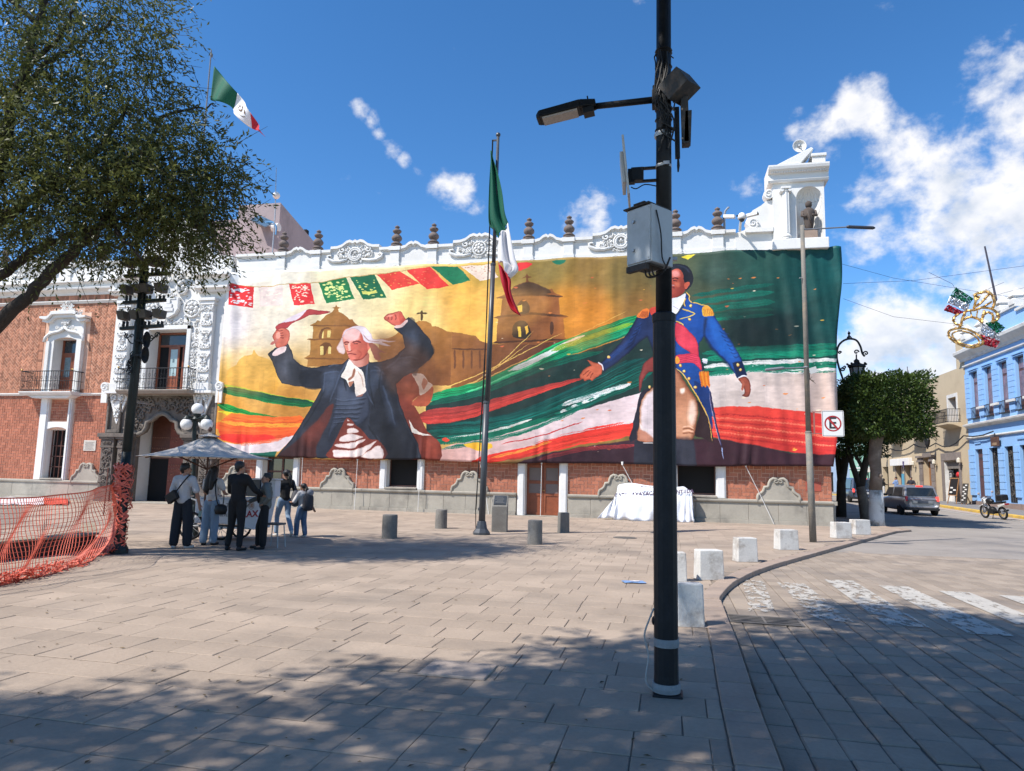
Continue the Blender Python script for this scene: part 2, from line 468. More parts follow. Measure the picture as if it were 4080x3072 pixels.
lf = MB(); lf.add([(-120,1.9,-.006),(-24,23,-.006),(-29,28.42,-.006),(-120,28.42,-.006)],[(0,1,2,3)])
stuff(lf.ob('distant_slabs',M_pav,plaza_o))
# road setts: courses running along the kerb
near,far_m = [],MB()
x = -.62
while x < 9.0:
 w = RNG.uniform(.205,.26)
 y = 2.2 + RNG.uniform(0,.3)
 while y < 19:
  l = RNG.uniform(.30,.42)
  kx = max(kerb_x(y,KP),kerb_x(min(y + l,24),KP))
  if y > 9.3: kx = kerb_x(y,KP)
  xl = max(x,kx + .02)
  if x + w - xl > .05 and x < .50 * y + .9:
   (near if y < 9 else [None]).append((xl,x + w,y,y + l)) if y < 9 else slab_shape(far_m,xl + .005,x + w - .005,y + .005,y + l - .005,road_z(y),.02,.006)
  y += l
 x += w
near.sort(key=lambda q: q[2] ** 2 + q[0] ** 2 * .3)
for i,(x0,x1,y0,y1) in enumerate(near):
 g = .005 + RNG.random() * .004; z = road_z(y0) + RNG.uniform(-.006,.006)
 if i < 300:
  m = MB(); slab_shape(m,x0 + g,x1 - g,y0 + g,y1 - g,z,.03,.012,.005); m.ob('road_sett',M_sett,road_o)
 else: slab_shape(far_m,x0 + g,x1 - g,y0 + g,y1 - g,z,.03,.010,.004)
stuff(far_m.ob('road_setts',M_sett,road_o))
asp = MB()
ya = [18.9 + i for i in range(44)] + [66,75,100,160,260]
asp.grid([[(max(kerb_x(min(yy,88),KP) + .03,-20) if k == 0 else 8.6 + k * 1.74,yy,road_z(yy) + .004 * (k > 0)) for k in range(6)] for yy in ya])
asp.grid([[(9.0 - .05 + k * 2.08,yy,road_z(yy) - .001) for k in range(5)] for yy in (-40,0,6,12,18.92)])
asp.ob('road_asphalt',M_road,road_o,smooth=True)['kind'] = 'stuff'
# zebra crossing, worn paint over the setts
def worn_paint():
 m = mat('worn_road_paint',(.50,.465,.41),.85,.15,3,30,.2)
 nt = m.node_tree; N,L = nt.nodes,nt.links
 b = N['Principled BSDF']
 geo = N.new('ShaderNodeNewGeometry')
 mp = N.new('ShaderNodeMapping'); L.new(geo.outputs['Position'],mp.inputs[0]); mp.inputs['Scale'].default_value = (5.5,2.2,1)
 n = N.new('ShaderNodeTexNoise'); L.new(mp.outputs[0],n.inputs[0]); n.inputs['Scale'].default_value = 1.6; n.inputs['Detail'].default_value = 8; n.inputs['Roughness'].default_value = .7
 mr = N.new('ShaderNodeMapRange'); L.new(n.outputs['Fac'],mr.inputs[0])
 sx = N.new('ShaderNodeSeparateXYZ'); L.new(geo.outputs['Position'],sx.inputs[0])
 thr = N.new('ShaderNodeMapRange'); L.new(sx.outputs['X'],thr.inputs[0])
 for i,v in enumerate((.5,4.5,.53,.40)): thr.inputs[i + 1].default_value = v
 sb = N.new('ShaderNodeMath'); sb.operation = 'SUBTRACT'; L.new(n.outputs['Fac'],sb.inputs[0]); L.new(thr.outputs[0],sb.inputs[1])
 for i,v in enumerate((-.03,.05,0,.85)): mr.inputs[i + 1].default_value = v
 for l in list(mr.inputs[0].links): L.remove(l)
 L.new(sb.outputs[0],mr.inputs[0])
 L.new(mr.outputs[0],b.inputs['Alpha'])
 return m
M_paint = worn_paint()
def z7(x,y): return (1900 + x / 1.0147,2100 + y / 1.0147)
zebra = [((1075,215),(1140,215),(1230,345),(1100,345)),((1215,225),(1320,225),(1520,380),(1375,380)),
   ((1405,212),(1530,215),(1815,405),(1655,395)),((1630,238),(1745,238),(2165,440),(1990,430)),
   ((1868,258),(1985,262),(2330,395),(2200,400)),((2110,275),(2230,280),(2560,380),(2430,390))]
for q in zebra:
 P = [G(*z7(*p),-.06) for p in q]
 cx0 = (P[0].x + P[3].x) / 2; cx1 = (P[1].x + P[2].x) / 2; y1 = (P[0].y + P[1].y) / 2; y0 = (P[2].y + P[3].y) / 2
 m = MB()
 c = [0.5 * (P[0].x + P[3].x),0.5 * (P[1].x + P[2].x)]
 sl = (P[0].x - P[3].x) / (P[0].y - P[3].y)
 rows = [[(c[0] + sl * (yy - (y0 + y1) / 2) + (c[1] - c[0]) * k / 3,yy,road_z(yy) + .010) for k in range(4)] for yy in np.linspace(y0,y1,6)]
 m.grid(rows)
 o = m.ob('crossing_stripe',M_paint,road_o)
# storm drain in the gutter, inspection cover in the slabs, small grate further off
M_iron = mat('cast_iron',(.15,.135,.12),.7,.25,4,40,.3)
gp = G(*z7(1160,390),-.1)
gr = thing('storm_drain','slotted cast iron storm drain in two halves set in the cobbled gutter','drain',(gp.x,gp.y,road_z(gp.y) + .009))
m = MB(); m.box(-.40,.40,-.22,.22,-.012,.0022); m.ob('drain_slot_shade',mat('drain_dark',(.012,.012,.012),.9,0,bump=0),gr)  # flat black plate just under the bars, painting in the shade of the slots
m = MB()
for s in (-.42,-.01,.40): m.box(s,s + .025,-.24,.24,0,.006)
for s in (-.245,.225): m.box(-.42,.425,s,s + .02,-.001,.0055)
m.ob('drain_frame',M_iron,gr)
for s in (-.395,.015):
 for k in range(5):
  m = MB(); m.box(s,s + .385,-.2 + k * .092,-.2 + k * .092 + .034,0,.0045); m.ob('bar',M_iron,gr)
m = MB(); slab_shape(m,-.275,.275,-.22,.22,.02,.018,.006)
o = m.ob('inspection_cover',mat('cover_stone',(.37,.30,.25),.9,.12,2,30,.3),loc=(-1.70,5.85,0)); tag(o,'square raised stone inspection cover standing slightly proud in the near paving','cover')
gp = G(2490,2143)
g2 = thing('floor_grate','small dark round edged floor grate flush in the sunlit plaza paving','grate',(gp.x,gp.y,0))
m = MB(); m.lathe([(.32,0),(.32,.012),(.27,.012),(.27,.002)],n=20); m.ob('rim',M_iron,g2)
for k in range(5): m = MB(); m.box(-.24,.24,-.2 + k * .09,-.16 + k * .09,.003,.013); m.ob('bar',M_iron,g2)
# flat piece of blue and white litter
lp = G(2525,2322)
lt = thing('flattened_bag','flat crumpled pale blue plastic bag lying on the paving left of the black pole','litter',(lp.x,lp.y,.004),.3)
P = [[(-.17 + .34 * i / 6,-.11 + .22 * j / 5 + .02 * math.sin(i),.006 + .012 * RNG.random()) for j in range(6)] for i in range(7)]
m = MB(); m.grid(P); m.ob('bag',mat('bag_blue',(.18,.3,.52),.5,.2,8,20,.2),lt,smooth=True)
P = [[(-.06 + .14 * i / 4,-.03 + .06 * j / 3,.021 + .01 * RNG.random()) for j in range(4)] for i in range(5)]
m = MB(); m.grid(P); m.ob('bag_print',mat('bag_white',(.75,.76,.8),.5,.1,bump=.1),lt,smooth=True)
# fallen leaves
lv = MB()
for _ in range(260):
 yy = 3.5 + 14 * RNG.random() ** 1.5; xx = RNG.uniform(*visible_x(yy)); a = RNG.uniform(0,6.3); l = RNG.uniform(.012,.035)
 if xx > kerb_x(yy) - .05: continue
 dx,dy = math.cos(a) * l,math.sin(a) * l
 lv.add([(xx - dx,yy - dy,.008),(xx + dy * .4,yy - dx * .4,.014),(xx + dx,yy + dy,.008),(xx - dy * .4,yy + dx * .4,.012)],[(0,1,2,3)])
lo = stuff(lv.ob('leaf_litter',mat('dry_leaf',(.16,.11,.05),.8,.3,9,30,0,rnd=.5)))
lo['label'] = 'tiny dry leaves scattered over the plaza paving'; lo['category'] = 'leaf litter'
# ------------------------------------------------------------------ the palace
M_white = mat('white_stucco',(.72,.705,.675),.75,.05,.8,18,.18,stain=(.55,.52,.46),stain_scale=.9,stain_amt=.35)
M_white2 = mat('white_relief',(.71,.695,.665),.75,.06,4,30,.3)
M_tile = mat('brick_tile',(.42,.185,.11),.8,.12,1.0,30,.25,rnd=.33)
M_tile2 = mat('brick_tile_low',(.40,.145,.085),.8,.12,1.2,30,.25,rnd=.18)
M_mortar = mat('tile_mortar',(.68,.43,.31),.9,.1,3,30,.3)
M_plinth = mat('plinth_stone',(.37,.335,.275),.9,.12,1.5,22,.35,rnd=.06,stain=(.13,.12,.105),stain_scale=.8,stain_amt=.55)
M_dark = mat('dark_carved_stone',(.135,.112,.095),.9,.25,2.2,22,.6,stain=(.24,.2,.165),stain_scale=1.6,stain_amt=.6)
M_urn = mat('urn_stone',(.16,.125,.11),.9,.2,4,30,.4)
M_wood = mat('varnished_door_wood',(.23,.062,.024),.45,.2,5,30,.15,spec=.5)
M_wood2 = mat('dark_door_wood',(.10,.035,.022),.5,.2,5,30,.15,spec=.5)
M_redwood = mat('studded_door_wood',(.20,.062,.042),.7,.2,3,30,.25)
M_glass = mat('window_glass',(.02,.028,.035),.06,.1,2,10,0,spec=.8)
M_curtain = mat('frosted_pane',(.36,.46,.46),.25,.1,2,10,0,spec=.6)
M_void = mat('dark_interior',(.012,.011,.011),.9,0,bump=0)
M_blackiron = mat('wrought_iron',(.018,.018,.02),.6,.2,6,30,.2)
M_flatroof = mat('roof_slab',(.35,.33,.3),.9)
PAL = thing('palace','long red brick tiled palace with white stucco portal and parapet behind the banner','palace',(0,YF,0))
def pp(m,name,mt,parent=None,**k): return m.ob(name,mt,parent or PAL,**k)
HOLES = [(-29.36,-28.06,5.10,7.74,.5),(-29.25,-28.13,.98,3.28,.4),(-23.9,-21.86,5.12,8.0,.45),(-24.2,-21.4,.0,4.3,.9),
   (-17.64,-16.14,1.0,2.7,.38),(-11.77,-10.39,1.0,2.7,.34),(-5.75,-4.35,.0,2.7,.4),(.29,1.74,1.0,2.7,.4)]
def wall_holes(m,x0,x1,z0,z1,holes,y=0.0):
 xs = sorted({x0,x1,*[h[0] for h in holes],*[h[1] for h in holes]}); zs = sorted({z0,z1,*[h[2] for h in holes],*[h[3] for h in holes]})
 for i in range(len(xs) - 1):
  for j in range(len(zs) - 1):
   cx,cz = (xs[i] + xs[i + 1]) / 2,(zs[j] + zs[j + 1]) / 2
   if any(h[0] < cx < h[1] and h[2] < cz < h[3] for h in holes): continue
   m.add([(xs[i],y,zs[j]),(xs[i + 1],y,zs[j]),(xs[i + 1],y,zs[j + 1]),(xs[i],y,zs[j + 1])],[(0,1,2,3)])
 for a,b,c,d,dep in holes:
  v = [(a,y,c),(b,y,c),(b,y,d),(a,y,d),(a,y + dep,c),(b,y + dep,c),(b,y + dep,d),(a,y + dep,d)]
  m.add(v,[(0,4,5,1),(1,5,6,2),(2,6,7,3),(3,7,4,0)])
m = MB(); wall_holes(m,-46,5.88,0,10.5,HOLES)
m.add([(5.88,0,0),(5.88,45,0),(5.88,45,10.5),(5.88,0,10.5)],[(0,1,2,3)])
m.add([(-46,0,0),(-46,45,0),(-46,45,10.5),(-46,0,10.5)],[(0,3,2,1)])
m.add([(-46,0,10.5),(5.88,0,10.5),(5.88,45,10.5),(-46,45,10.5)],[(0,1,2,3)])
m.add([(-46,45,0),(5.88,45,0),(5.88,45,10.5),(-46,45,10.5)],[(0,3,2,1)])
pp(m,'wall',M_mortar)
# plaster lining of the openings, a hair in front of the wall's own reveals
for a,b,c,d,dep in HOLES:
 e = .004; m = MB()
 m.add([(a + e,-.002,c),(a + e,dep,c),(a + e,dep,d - e),(a + e,-.002,d - e)],[(0,1,2,3)])
 m.add([(b - e,-.002,c),(b - e,dep,c),(b - e,dep,d - e),(b - e,-.002,d - e)],[(3,2,1,0)])
 m.add([(a + e,-.002,d - e),(b - e,-.002,d - e),(b - e,dep,d - e),(a + e,dep,d - e)],[(0,3,2,1)])
 if c > .5: m.add([(a + e,-.002,c + e),(b - e,-.002,c + e),(b - e,dep,c + e),(a + e,dep,c + e)],[(0,1,2,3)])
 pp(m,'window_reveal',M_white)
# --- brick tiles
def clip(poly,x0,x1,z0,z1):
 def cut(P,ax,v,keep_less):
  out = []
  for i in range(len(P)):
   a,b = P[i - 1],P[i]
   ia = (a[ax] <= v) if keep_less else (a[ax] >= v); ib = (b[ax] <= v) if keep_less else (b[ax] >= v)
   if ia != ib:
    t = (v - a[ax]) / (b[ax] - a[ax]); out.append((a[0] + t * (b[0] - a[0]),a[1] + t * (b[1] - a[1])))
   if ib: out.append(b)
  return out
 for ax,v,kl in ((0,x0,False),(0,x1,True),(1,z0,False),(1,z1,True)):
  if len(poly) < 3: return []
  poly = cut(poly,ax,v,kl)
 return poly
def area(P): return abs(sum(P[i - 1][0] * P[i][1] - P[i][0] * P[i - 1][1] for i in range(len(P)))) / 2
def herring(x0,x1,z0,z1,Wd,ang,gap):
 c,s = math.cos(ang),math.sin(ang); cx,cz = (x0 + x1) / 2,(z0 + z1) / 2
 rad = math.hypot(x1 - x0,z1 - z0) / 2 + 3 * Wd; n = int(rad / Wd) + 2; out = []
 for i in range(-n,n):
  for j in range(-n,n):
   k = (i - j) % 4
   if k == 0: r = (i * Wd,(i + 2) * Wd,j * Wd,(j + 1) * Wd)
   elif k == 3: r = (i * Wd,(i + 1) * Wd,j * Wd,(j + 2) * Wd)
   else: continue
   g = gap / 2
   q = [(r[0] + g,r[2] + g),(r[1] - g,r[2] + g),(r[1] - g,r[3] - g),(r[0] + g,r[3] - g)]
   q = [(cx + x * c - z * s,cz + x * s + z * c) for x,z in q]
   if max(p[0] for p in q) < x0 or min(p[0] for p in q) > x1 or max(p[1] for p in q) < z0 or min(p[1] for p in q) > z1: continue
   q = clip(q,x0,x1,z0,z1)
   if len(q) >= 3 and area(q) > .0025: out.append(q)
 return out
def courses(x0,x1,z0,z1,L,Wd,gap,vert=False):
 out = []
 if vert:
  n = max(1,round((x1 - x0) / Wd)); w = (x1 - x0) / n
  return [[(x0 + i * w + gap / 2,z0 + gap / 2),(x0 + (i + 1) * w - gap / 2,z0 + gap / 2),(x0 + (i + 1) * w - gap / 2,z1 - gap / 2),(x0 + i * w + gap / 2,z1 - gap / 2)] for i in range(n)]
 n = max(1,round((z1 - z0) / Wd)); w = (z1 - z0) / n
 return [[(x0 + gap / 2,z0 + i * w + gap / 2),(x1 - gap / 2,z0 + i * w + gap / 2),(x1 - gap / 2,z0 + (i + 1) * w - gap / 2),(x0 + gap / 2,z0 + (i + 1) * w - gap / 2)] for i in range(n)]
def lay(m,q,y=0.0):
 t = RNG.uniform(.014,.022); m.prism(q[::-1],y - t,y + .003)
up = []
for x0,x1,z0,z1 in ((-36.5,-30.32,5.27,9.27),(-30.32,-30.05,9.05,9.27),(-27.2,-26.12,5.27,9.27),(-30.05,-29.7,9.05,9.27),(-27.85,-27.2,9.05,9.27)):
 up += herring(x0,x1,z0,z1,.118,R(45),.026)
up += courses(-36.5,-25.88,9.28,9.46,.2,.13,.012,True) + courses(-36.5,-25.88,5.07,5.26,.2,.13,.012,True)
up += courses(-26.11,-25.88,5.27,9.27,.2,.12,.012) + courses(-30.31,-30.06,5.27,9.04,.2,.12,.012) + courses(-27.44,-27.21,5.27,9.04,.2,.12,.012)
up += courses(-36.5,-25.88,9.63,9.88,.2,.13,.012,True)
m = MB()
for q in up: lay(m,q)
stuff(pp(m,'upper_tiles',M_tile))
low = []
for x0,x1 in ((-36.5,-29.82),(-27.86,-25.95)):
 low += herring(x0,x1,.9,4.93,.135,0,.02)
low += herring(-29.2,-28.15,3.72,4.72,.135,0,.02)
near = []
for x0,x1 in ((-19.8,-17.96),(-15.82,-12.09),(-10.07,-6.08),(-3.99,-.10),(2.12,5.87)):
 near += herring(x0,x1,.88,2.6,.145,0,.022)
near.sort(key=lambda q: -q[0][0])
m = MB()
for q in low + near[300:]: lay(m,q)
stuff(pp(m,'lower_tiles',M_tile2))
for q in near[:300]:
 m = MB(); lay(m,q); pp(m,'brick_tile',M_tile2)
m = MB()          # side wall tile courses along the street, too oblique to tell apart
for k in range(9): m.box(5.882,5.896,.01,40,.9 + k * .16,.9 + k * .16 + .145)
stuff(pp(m,'side_tiles',M_tile2))
# --- plinth: blocks, footing, moulded top, scrolled gables
SPANS = [(-37,-25.98),(-19.78,-6.1),(-3.98,5.9)]
for a,b in SPANS:
 x = a
 while x < b - .02:
  w = RNG.uniform(.75,1.25); e = min(x + w,b)
  if b - e < .4: e = b
  m = MB(); m.box(x + .004,e - .004,-.13 - RNG.uniform(0,.008),-.002,.14,.755); pp(m,'plinth_block',M_plinth,bevel=.008)
  m = MB(); m.box(x + .003,e - .003,-.235 - RNG.uniform(0,.008),-.002,-.1,.138); pp(m,'footing_block',M_plinth,bevel=.008)
  x = e
 m = MB(); m.prism_x([(-.002,.757),(-.14,.757),(-.19,.80),(-.20,.83),(-.2,.875),(-.17,.90),(-.002,.905)],a,b); pp(m,'plinth_moulding',M_plinth)
m = MB(); m.box(5.884,6.0,-.0,40,-.1,.755); m.box(5.884,6.07,-.005,40,.757,.9); pp(m,'side_plinth',M_plinth)
half = [(-.79,.80),(-.79,1.02),(-.76,1.12),(-.66,1.17),(-.58,1.24),(-.535,1.34),(-.53,1.40),(-.40,1.41),(-.36,1.46),(-.345,1.56),(-.29,1.67),(-.19,1.73),(-.09,1.71),(-.03,1.66)]
outl = half + [(-x,z) for x,z in half[::-1]]
for cx in (-26.78,-18.86,-13.98,-8.08,-1.99,3.99):
 o = MB(); o.prism([(cx + x,z) for x,z in outl][::-1],-.15,-.003); g = pp(o,'plinth_gable',M_plinth,bevel=.01)
 o = MB(); o.tube([(cx + x * .95,-.15,z - .03) for x,z in half],.058,8); o.tube([(cx - x * .95,-.15,z - .03) for x,z in half],.058,8)
 o.tube(spiral((cx - .09,-.17,1.60),.095,1.1,R(60),12,-1),.03,6); o.tube(spiral((cx + .09,-.17,1.60),.095,1.1,R(120),12,1),.03,6)
 o.ob('scroll_rim',M_plinth,g,smooth=True)
# --- ground floor windows and street door under the banner
def jambs(x0,x1,fl,fr,zb,zt,name='window'):
 fr_o = MB()
 for a,b in ((x0 - fl,x0),(x1,x1 + fr)):
  fr_o.box(a,b,-.10,.0,zb,zt); fr_o.box(a + .05,b - .05,-.135,-.1,zb + .002,zt)
 return pp(fr_o,name + '_frame',M_white,bevel=.012)
for (x0,x1,fl,fr,dep,leaf) in ((-17.64,-16.14,.3,.3,.38,True),(-11.77,-10.39,.3,.3,.34,False),(.29,1.74,.35,.36,.4,False)):
 w = jambs(x0,x1,fl,fr,.91,2.7)
 m = MB(); m.box(x0 - .02,x1 + .02,-.21,dep,.92,.995); m.ob('sill',M_plinth,w,bevel=.01)
 m = MB(); m.box(x0,x1,dep,dep + .03,.98,2.72); m.ob('pane',M_void if not leaf else M_glass,w)
 m = MB()
 for k in (range(3) if leaf else (0,2)): m.box(x0 + (x1 - x0) * k / 2 - .04 - (k == 2) * .0,x0 + (x1 - x0) * k / 2 + .04,dep - .05,dep - .003,1.0,2.7)
 for z in ((1.0,1.5,2.1) if leaf else (1.0,)): m.box(x0 + .04,x1 - .04,dep - .045,dep - .004,z,z + .08)
 m.ob('shutter',M_wood2,w)
d = jambs(-5.75,-4.35,.31,.34,.0,2.7,'door')
for i in (0,1):
 xa = -5.75 + i * .70
 m = MB(); m.box(xa + .003,xa + .697,.30,.34,.02,2.7); lf_ = m.ob('door_leaf',M_wood,d)
 m = MB()
 for a,b in ((xa + .01,xa + .10),(xa + .60,xa + .69)): m.box(a,b,.272,.299,.02,2.7)
 for z in (.03,.80,1.30,1.95): m.box(xa + .1,xa + .6,.274,.299,z,z + .10)
 m.ob('stile',M_wood,lf_)
 m = MB(); m.box(xa + .1,xa + .6,.29,.298,.9,1.28); m.box(xa + .1,xa + .6,.29,.298,1.42,1.93); m.ob('pane',mat('door_pane',(.17,.13,.12),.3,.1,bump=0),lf_)
m = MB(); m.ball((-5.02,.25,1.02),.03); m.ball((-5.09,.25,1.02),.02); m.ob('handle',mat('brass',(.6,.4,.15),.3,metal=1,bump=0),d)
m = MB(); m.box(-6.1,-4.0,-.28,.4,-.1,.015); pp(m,'threshold',M_plinth)
# meter cover in the tiles near the corner
m = MB(); m.box(4.98,5.52,-.03,-.001,1.26,1.62); g = pp(m,'meter_cover',mat('meter_red',(.36,.08,.05),.6),bevel=.006)
m = MB(); m.prism([(5.22,1.50),(5.28,1.50),(5.25,1.55)],-.034,-.031); m.ob('mark',M_white,g)
# --- string courses and cornice over the left wing
def course(name,prof,x0,x1,mt=M_white): m = MB(); m.prism_x(prof,x0,x1); return pp(m,name,mt)
course('string_course',[(.0,4.93),(-.06,4.93),(-.10,4.97),(-.14,5.0),(-.14,5.03),(.0,5.06)],-46,-25.88)
course('upper_string_course',[(.0,9.47),(-.05,9.47),(-.09,9.53),(-.14,9.57),(-.14,9.61),(.0,9.63)],-46,-25.88)
course('cornice',[(.0,9.89),(-.06,9.89),(-.1,9.99),(-.2,10.06),(-.34,10.12),(-.36,10.18),(-.36,10.21),(-.20,10.24),(-.22,10.36),(-.30,10.42),(-.42,10.46),(-.42,10.52),(0,10.56)],-46,-25.88)
course('cornice',[(.0,9.89),(-.06,9.89),(-.1,9.99),(-.12,10.2),(-.16,10.36),(-.18,10.5),(0,10.54)],-19.65,4.0)
# --- relief carving
def relief(m,x0,x1,z0,z1,y,s=.12,dens=1.0,sym=True,seed=1,bulge=.06):
 rg = random.Random(seed); cx = (x0 + x1) / 2; n = max(3,int((x1 - x0) * (z1 - z0) / (s * s * 1.15) * dens * (.5 if sym else 1)))
 for _ in range(n):
  x = rg.uniform(x0 + s * .5,(cx if sym else x1 - s * .5)); z = rg.uniform(z0 + s * .5,z1 - s * .5)
  r = s * rg.uniform(.5,1.0); a = rg.uniform(0,6.28); kind = rg.random(); fl = rg.choice((-1,1))
  for sg in ((1,-1) if sym else (1,)):
   X = cx + (x - cx) * sg
   if kind < .45:
    m.tube(spiral((X,y - bulge * .3,z),r,.95,a if sg > 0 else math.pi - a,9,fl * sg),[r * .26 * (1 - .5 * i / 9) for i in range(10)],5)
   elif kind < .8:
    d = Vector((math.cos(a) * sg,0,math.sin(a))); o = Vector((-d.z,0,d.x)); c = Vector((X,y - bulge * .2,z))
    m.add([c - d * r,c + o * r * .38 + Vector((0,.0,0)),c + d * r,c - o * r * .38,c + Vector((0,-bulge,0)),c + Vector((0,.03,0))],
      [(0,1,4),(1,2,4),(2,3,4),(3,0,4),(1,0,5),(2,1,5),(3,2,5),(0,3,5)])
   else:
    m.ball((X,y - bulge * .2,z),r * .42,sy=.9,n=7,m=5)
def rosette(m,c,r,y):
 x,z = c
 m.tube([(x + r * math.cos(a),y,z + r * math.sin(a)) for a in np.linspace(0,6.2832,17)],r * .12,6)
 for k in range(8):
  a = k * math.pi / 4; m.ball((x + r * .55 * math.cos(a),y - .01,z + r * .55 * math.sin(a)),r * .24,sy=.8,n=7,m=5)
 m.ball((x,y - .03,z),r * .26,n=8,m=6)
# --- upper left balcony window
w = MB()
for a,b in ((-29.74,-29.36),(-28.06,-27.70)):
 w.box(a,b,-.12,0,5.1,7.62); w.box(a + (.0 if a < -29 else .2),b - (.2 if a < -29 else .0),-.2,-.12,5.1,7.6)
arch = [(-29.36,7.62),(-29.36,7.66),(-29.05,7.76),(-28.71,7.79),(-28.4,7.76),(-28.06,7.66),(-28.06,7.62),(-27.70,7.62),(-27.72,8.8),(-29.72,8.8),(-29.74,7.62)]
w.prism(arch[::-1],-.12,0)
wf = pp(w,'balcony_window_frame',M_white)
og = [(-29.86,7.55),(-29.80,7.78),(-29.6,7.95),(-29.35,8.02),(-29.05,8.06),(-28.86,8.14),(-28.72,8.26)]
m = MB(); m.tube(og,.0,4) if False else None
for sgn in (1,-1):
 P = [(-28.72 + (x + 28.72) * sgn,-.2,z) for x,z in og]; m.tube(P,.075,6)
m.ob('hood_mould',M_white,wf,smooth=True)
m = MB()
cor = [(-30.08,8.70),(-30.08,8.80),(-29.72,8.80),(-29.55,8.84),(-29.45,8.98),(-29.38,9.05),(-28.1,9.05),(-28.02,8.98),(-27.95,8.84),(-27.8,8.80),(-27.42,8.80),(-27.42,8.70),(-27.75,8.66),(-27.9,8.68),(-28.05,8.84),(-28.2,8.88),(-29.3,8.88),(-29.42,8.84),(-29.58,8.68),(-29.72,8.62)]
m.prism(cor[::-1],-.42,-.02); m.ob('hood_cornice',M_white,wf,bevel=.02)
m = MB(); m.prism([(x * .94 - 1.72,z * 1.0 - .14) for x,z in cor][::-1],-.3,-.0); m.ob('hood_bed',M_white,wf)
m = MB()
relief(m,-29.35,-28.1,9.05,9.28,-.16,.13,1.5,seed=3); relief(m,-29.1,-28.35,9.2,9.48,-.16,.12,1.6,seed=4); relief(m,-28.9,-28.55,9.4,9.62,-.16,.1,1.6,seed=5)
relief(m,-29.75,-29.4,8.82,9.08,-.2,.12,1.4,seed=6); relief(m,-28.05,-27.7,8.82,9.08,-.2,.12,1.4,seed=6)
relief(m,-29.3,-28.14,8.12,8.35,-.2,.13,1.4,seed=8); relief(m,-28.98,-28.46,8.3,8.6,-.2,.12,1.5,seed=9)
stuff(m.ob('stucco_ornament',M_white2,wf,smooth=True))
def french_door(parent,x0,x1,z0,z1,zt,y,split=.5,lead=True):
 m = MB(); m.box(x0,x1,y + .05,y + .08,z0,z1); m.ob('room',M_void,parent)
 m = MB()
 for a,b in ((x0,x0 + .09),(x1 - .09,x1)): m.box(a,b,y - .02,y + .05,z0,z1)
 m.box(x0 + .09,x1 - .09,y - .02,y + .05,zt,zt + .1); m.box(x0 + .09,x1 - .09,y - .02,y + .05,z1 - .08,z1)
 fr = m.ob('door_frame',M_wood,parent)
 m = MB(); m.box(x0 + .09,x1 - .09,y + .02,y + .03,zt + .1,z1 - .08); m.ob('transom_pane',M_glass,fr)
 return fr
def leaf(parent,x0,x1,z0,z1,y,pane):
 m = MB(); zb = z0 + .78
 for a,b in ((x0,x0 + .1),(x1 - .1,x1)): m.box(a,b,y,y + .045,z0,z1)
 for a,b in ((z0,z0 + .1),(zb - .08,zb),(z1 - .12,z1)): m.box(x0 + .1,x1 - .1,y,y + .045,a,b)
 m.box(x0 + .1,x1 - .1,y + .02,y + .04,z0 + .1,zb - .08)
 lf_ = m.ob('door_leaf',M_wood,parent,bevel=.006)
 m = MB(); m.box(x0 + .1,x1 - .1,y + .018,y + .028,zb,z1 - .12); m.ob('pane',pane,lf_)
 return lf_
fd = french_door(wf,-29.34,-28.08,5.1,7.79,7.0,.42)
leaf(wf,-29.25,-28.70,5.12,7.0,.40,mat('pane_dark_curtain',(.16,.22,.23),.2,.3,2,8,0,spec=.6)); leaf(wf,-28.68,-28.16,5.12,7.0,.40,M_curtain)
def balcony(x0,x1,z,dep,h,th,seed,mslab,nb):
 m = MB(); m.prism_x([(0,z - th),(-dep + .12,z - th),(-dep + .04,z - th * .5),(-dep,z - .05),(-dep,z),(0,z)],x0,x1)
 b = pp(m,'balcony',mslab)
 m = MB()
 path = [(x0 + .03,-.02),(x0 + .03,-dep + .05),(x1 - .03,-dep + .05),(x1 - .03,-.02)]
 for zz,rr in ((z + h,.022),(z + .08,.014),(z + h * .52,.012)):
  m.tube([(x,y,zz) for x,y in path],rr,6)
 for k in range(nb + 1):
  t = k / nb; x = x0 + .03 + (x1 - x0 - .06) * t; y = -dep + .05
  m.tube([(x,y,z),(x,y,z + h)],.010,5)
  if k % 2 == 0 and k < nb:
   xm = x + (x1 - x0 - .06) / nb
   for zz in (.30,.68):
    m.tube([(xm + .055 * math.cos(a),y,z + h * zz + .085 * math.sin(a)) for a in np.linspace(0,6.283,9)],.009,4)
   m.tube(spiral((xm,y,z + h * .5),.05,1,0,8),.008,4)
 for xs_ in (x0 + .03,x1 - .03):
  for k in range(1,int(dep / .12)): m.tube([(xs_,-k * .12,z),(xs_,-k * .12,z + h)],.010,5)
 m.ob('railing',M_blackiron,b)
 m = MB()
 for x in (x0 + .03,x1 - .03): m.ball((x,-dep + .05,z + h + .06),.045)
 m.ob('finial_ball',mat('brass',(.6,.4,.15),.3),b,smooth=True)
 return b
balcony(-30.5,-27.55,5.07,.72,.98,.16,1,M_white,22)
m = MB(); m.prism([(-29.9,4.78),(-27.95,4.78),(-27.62,4.90),(-30.2,4.90)],-.5,-.002); pp(m,'balcony_bracket',M_white)
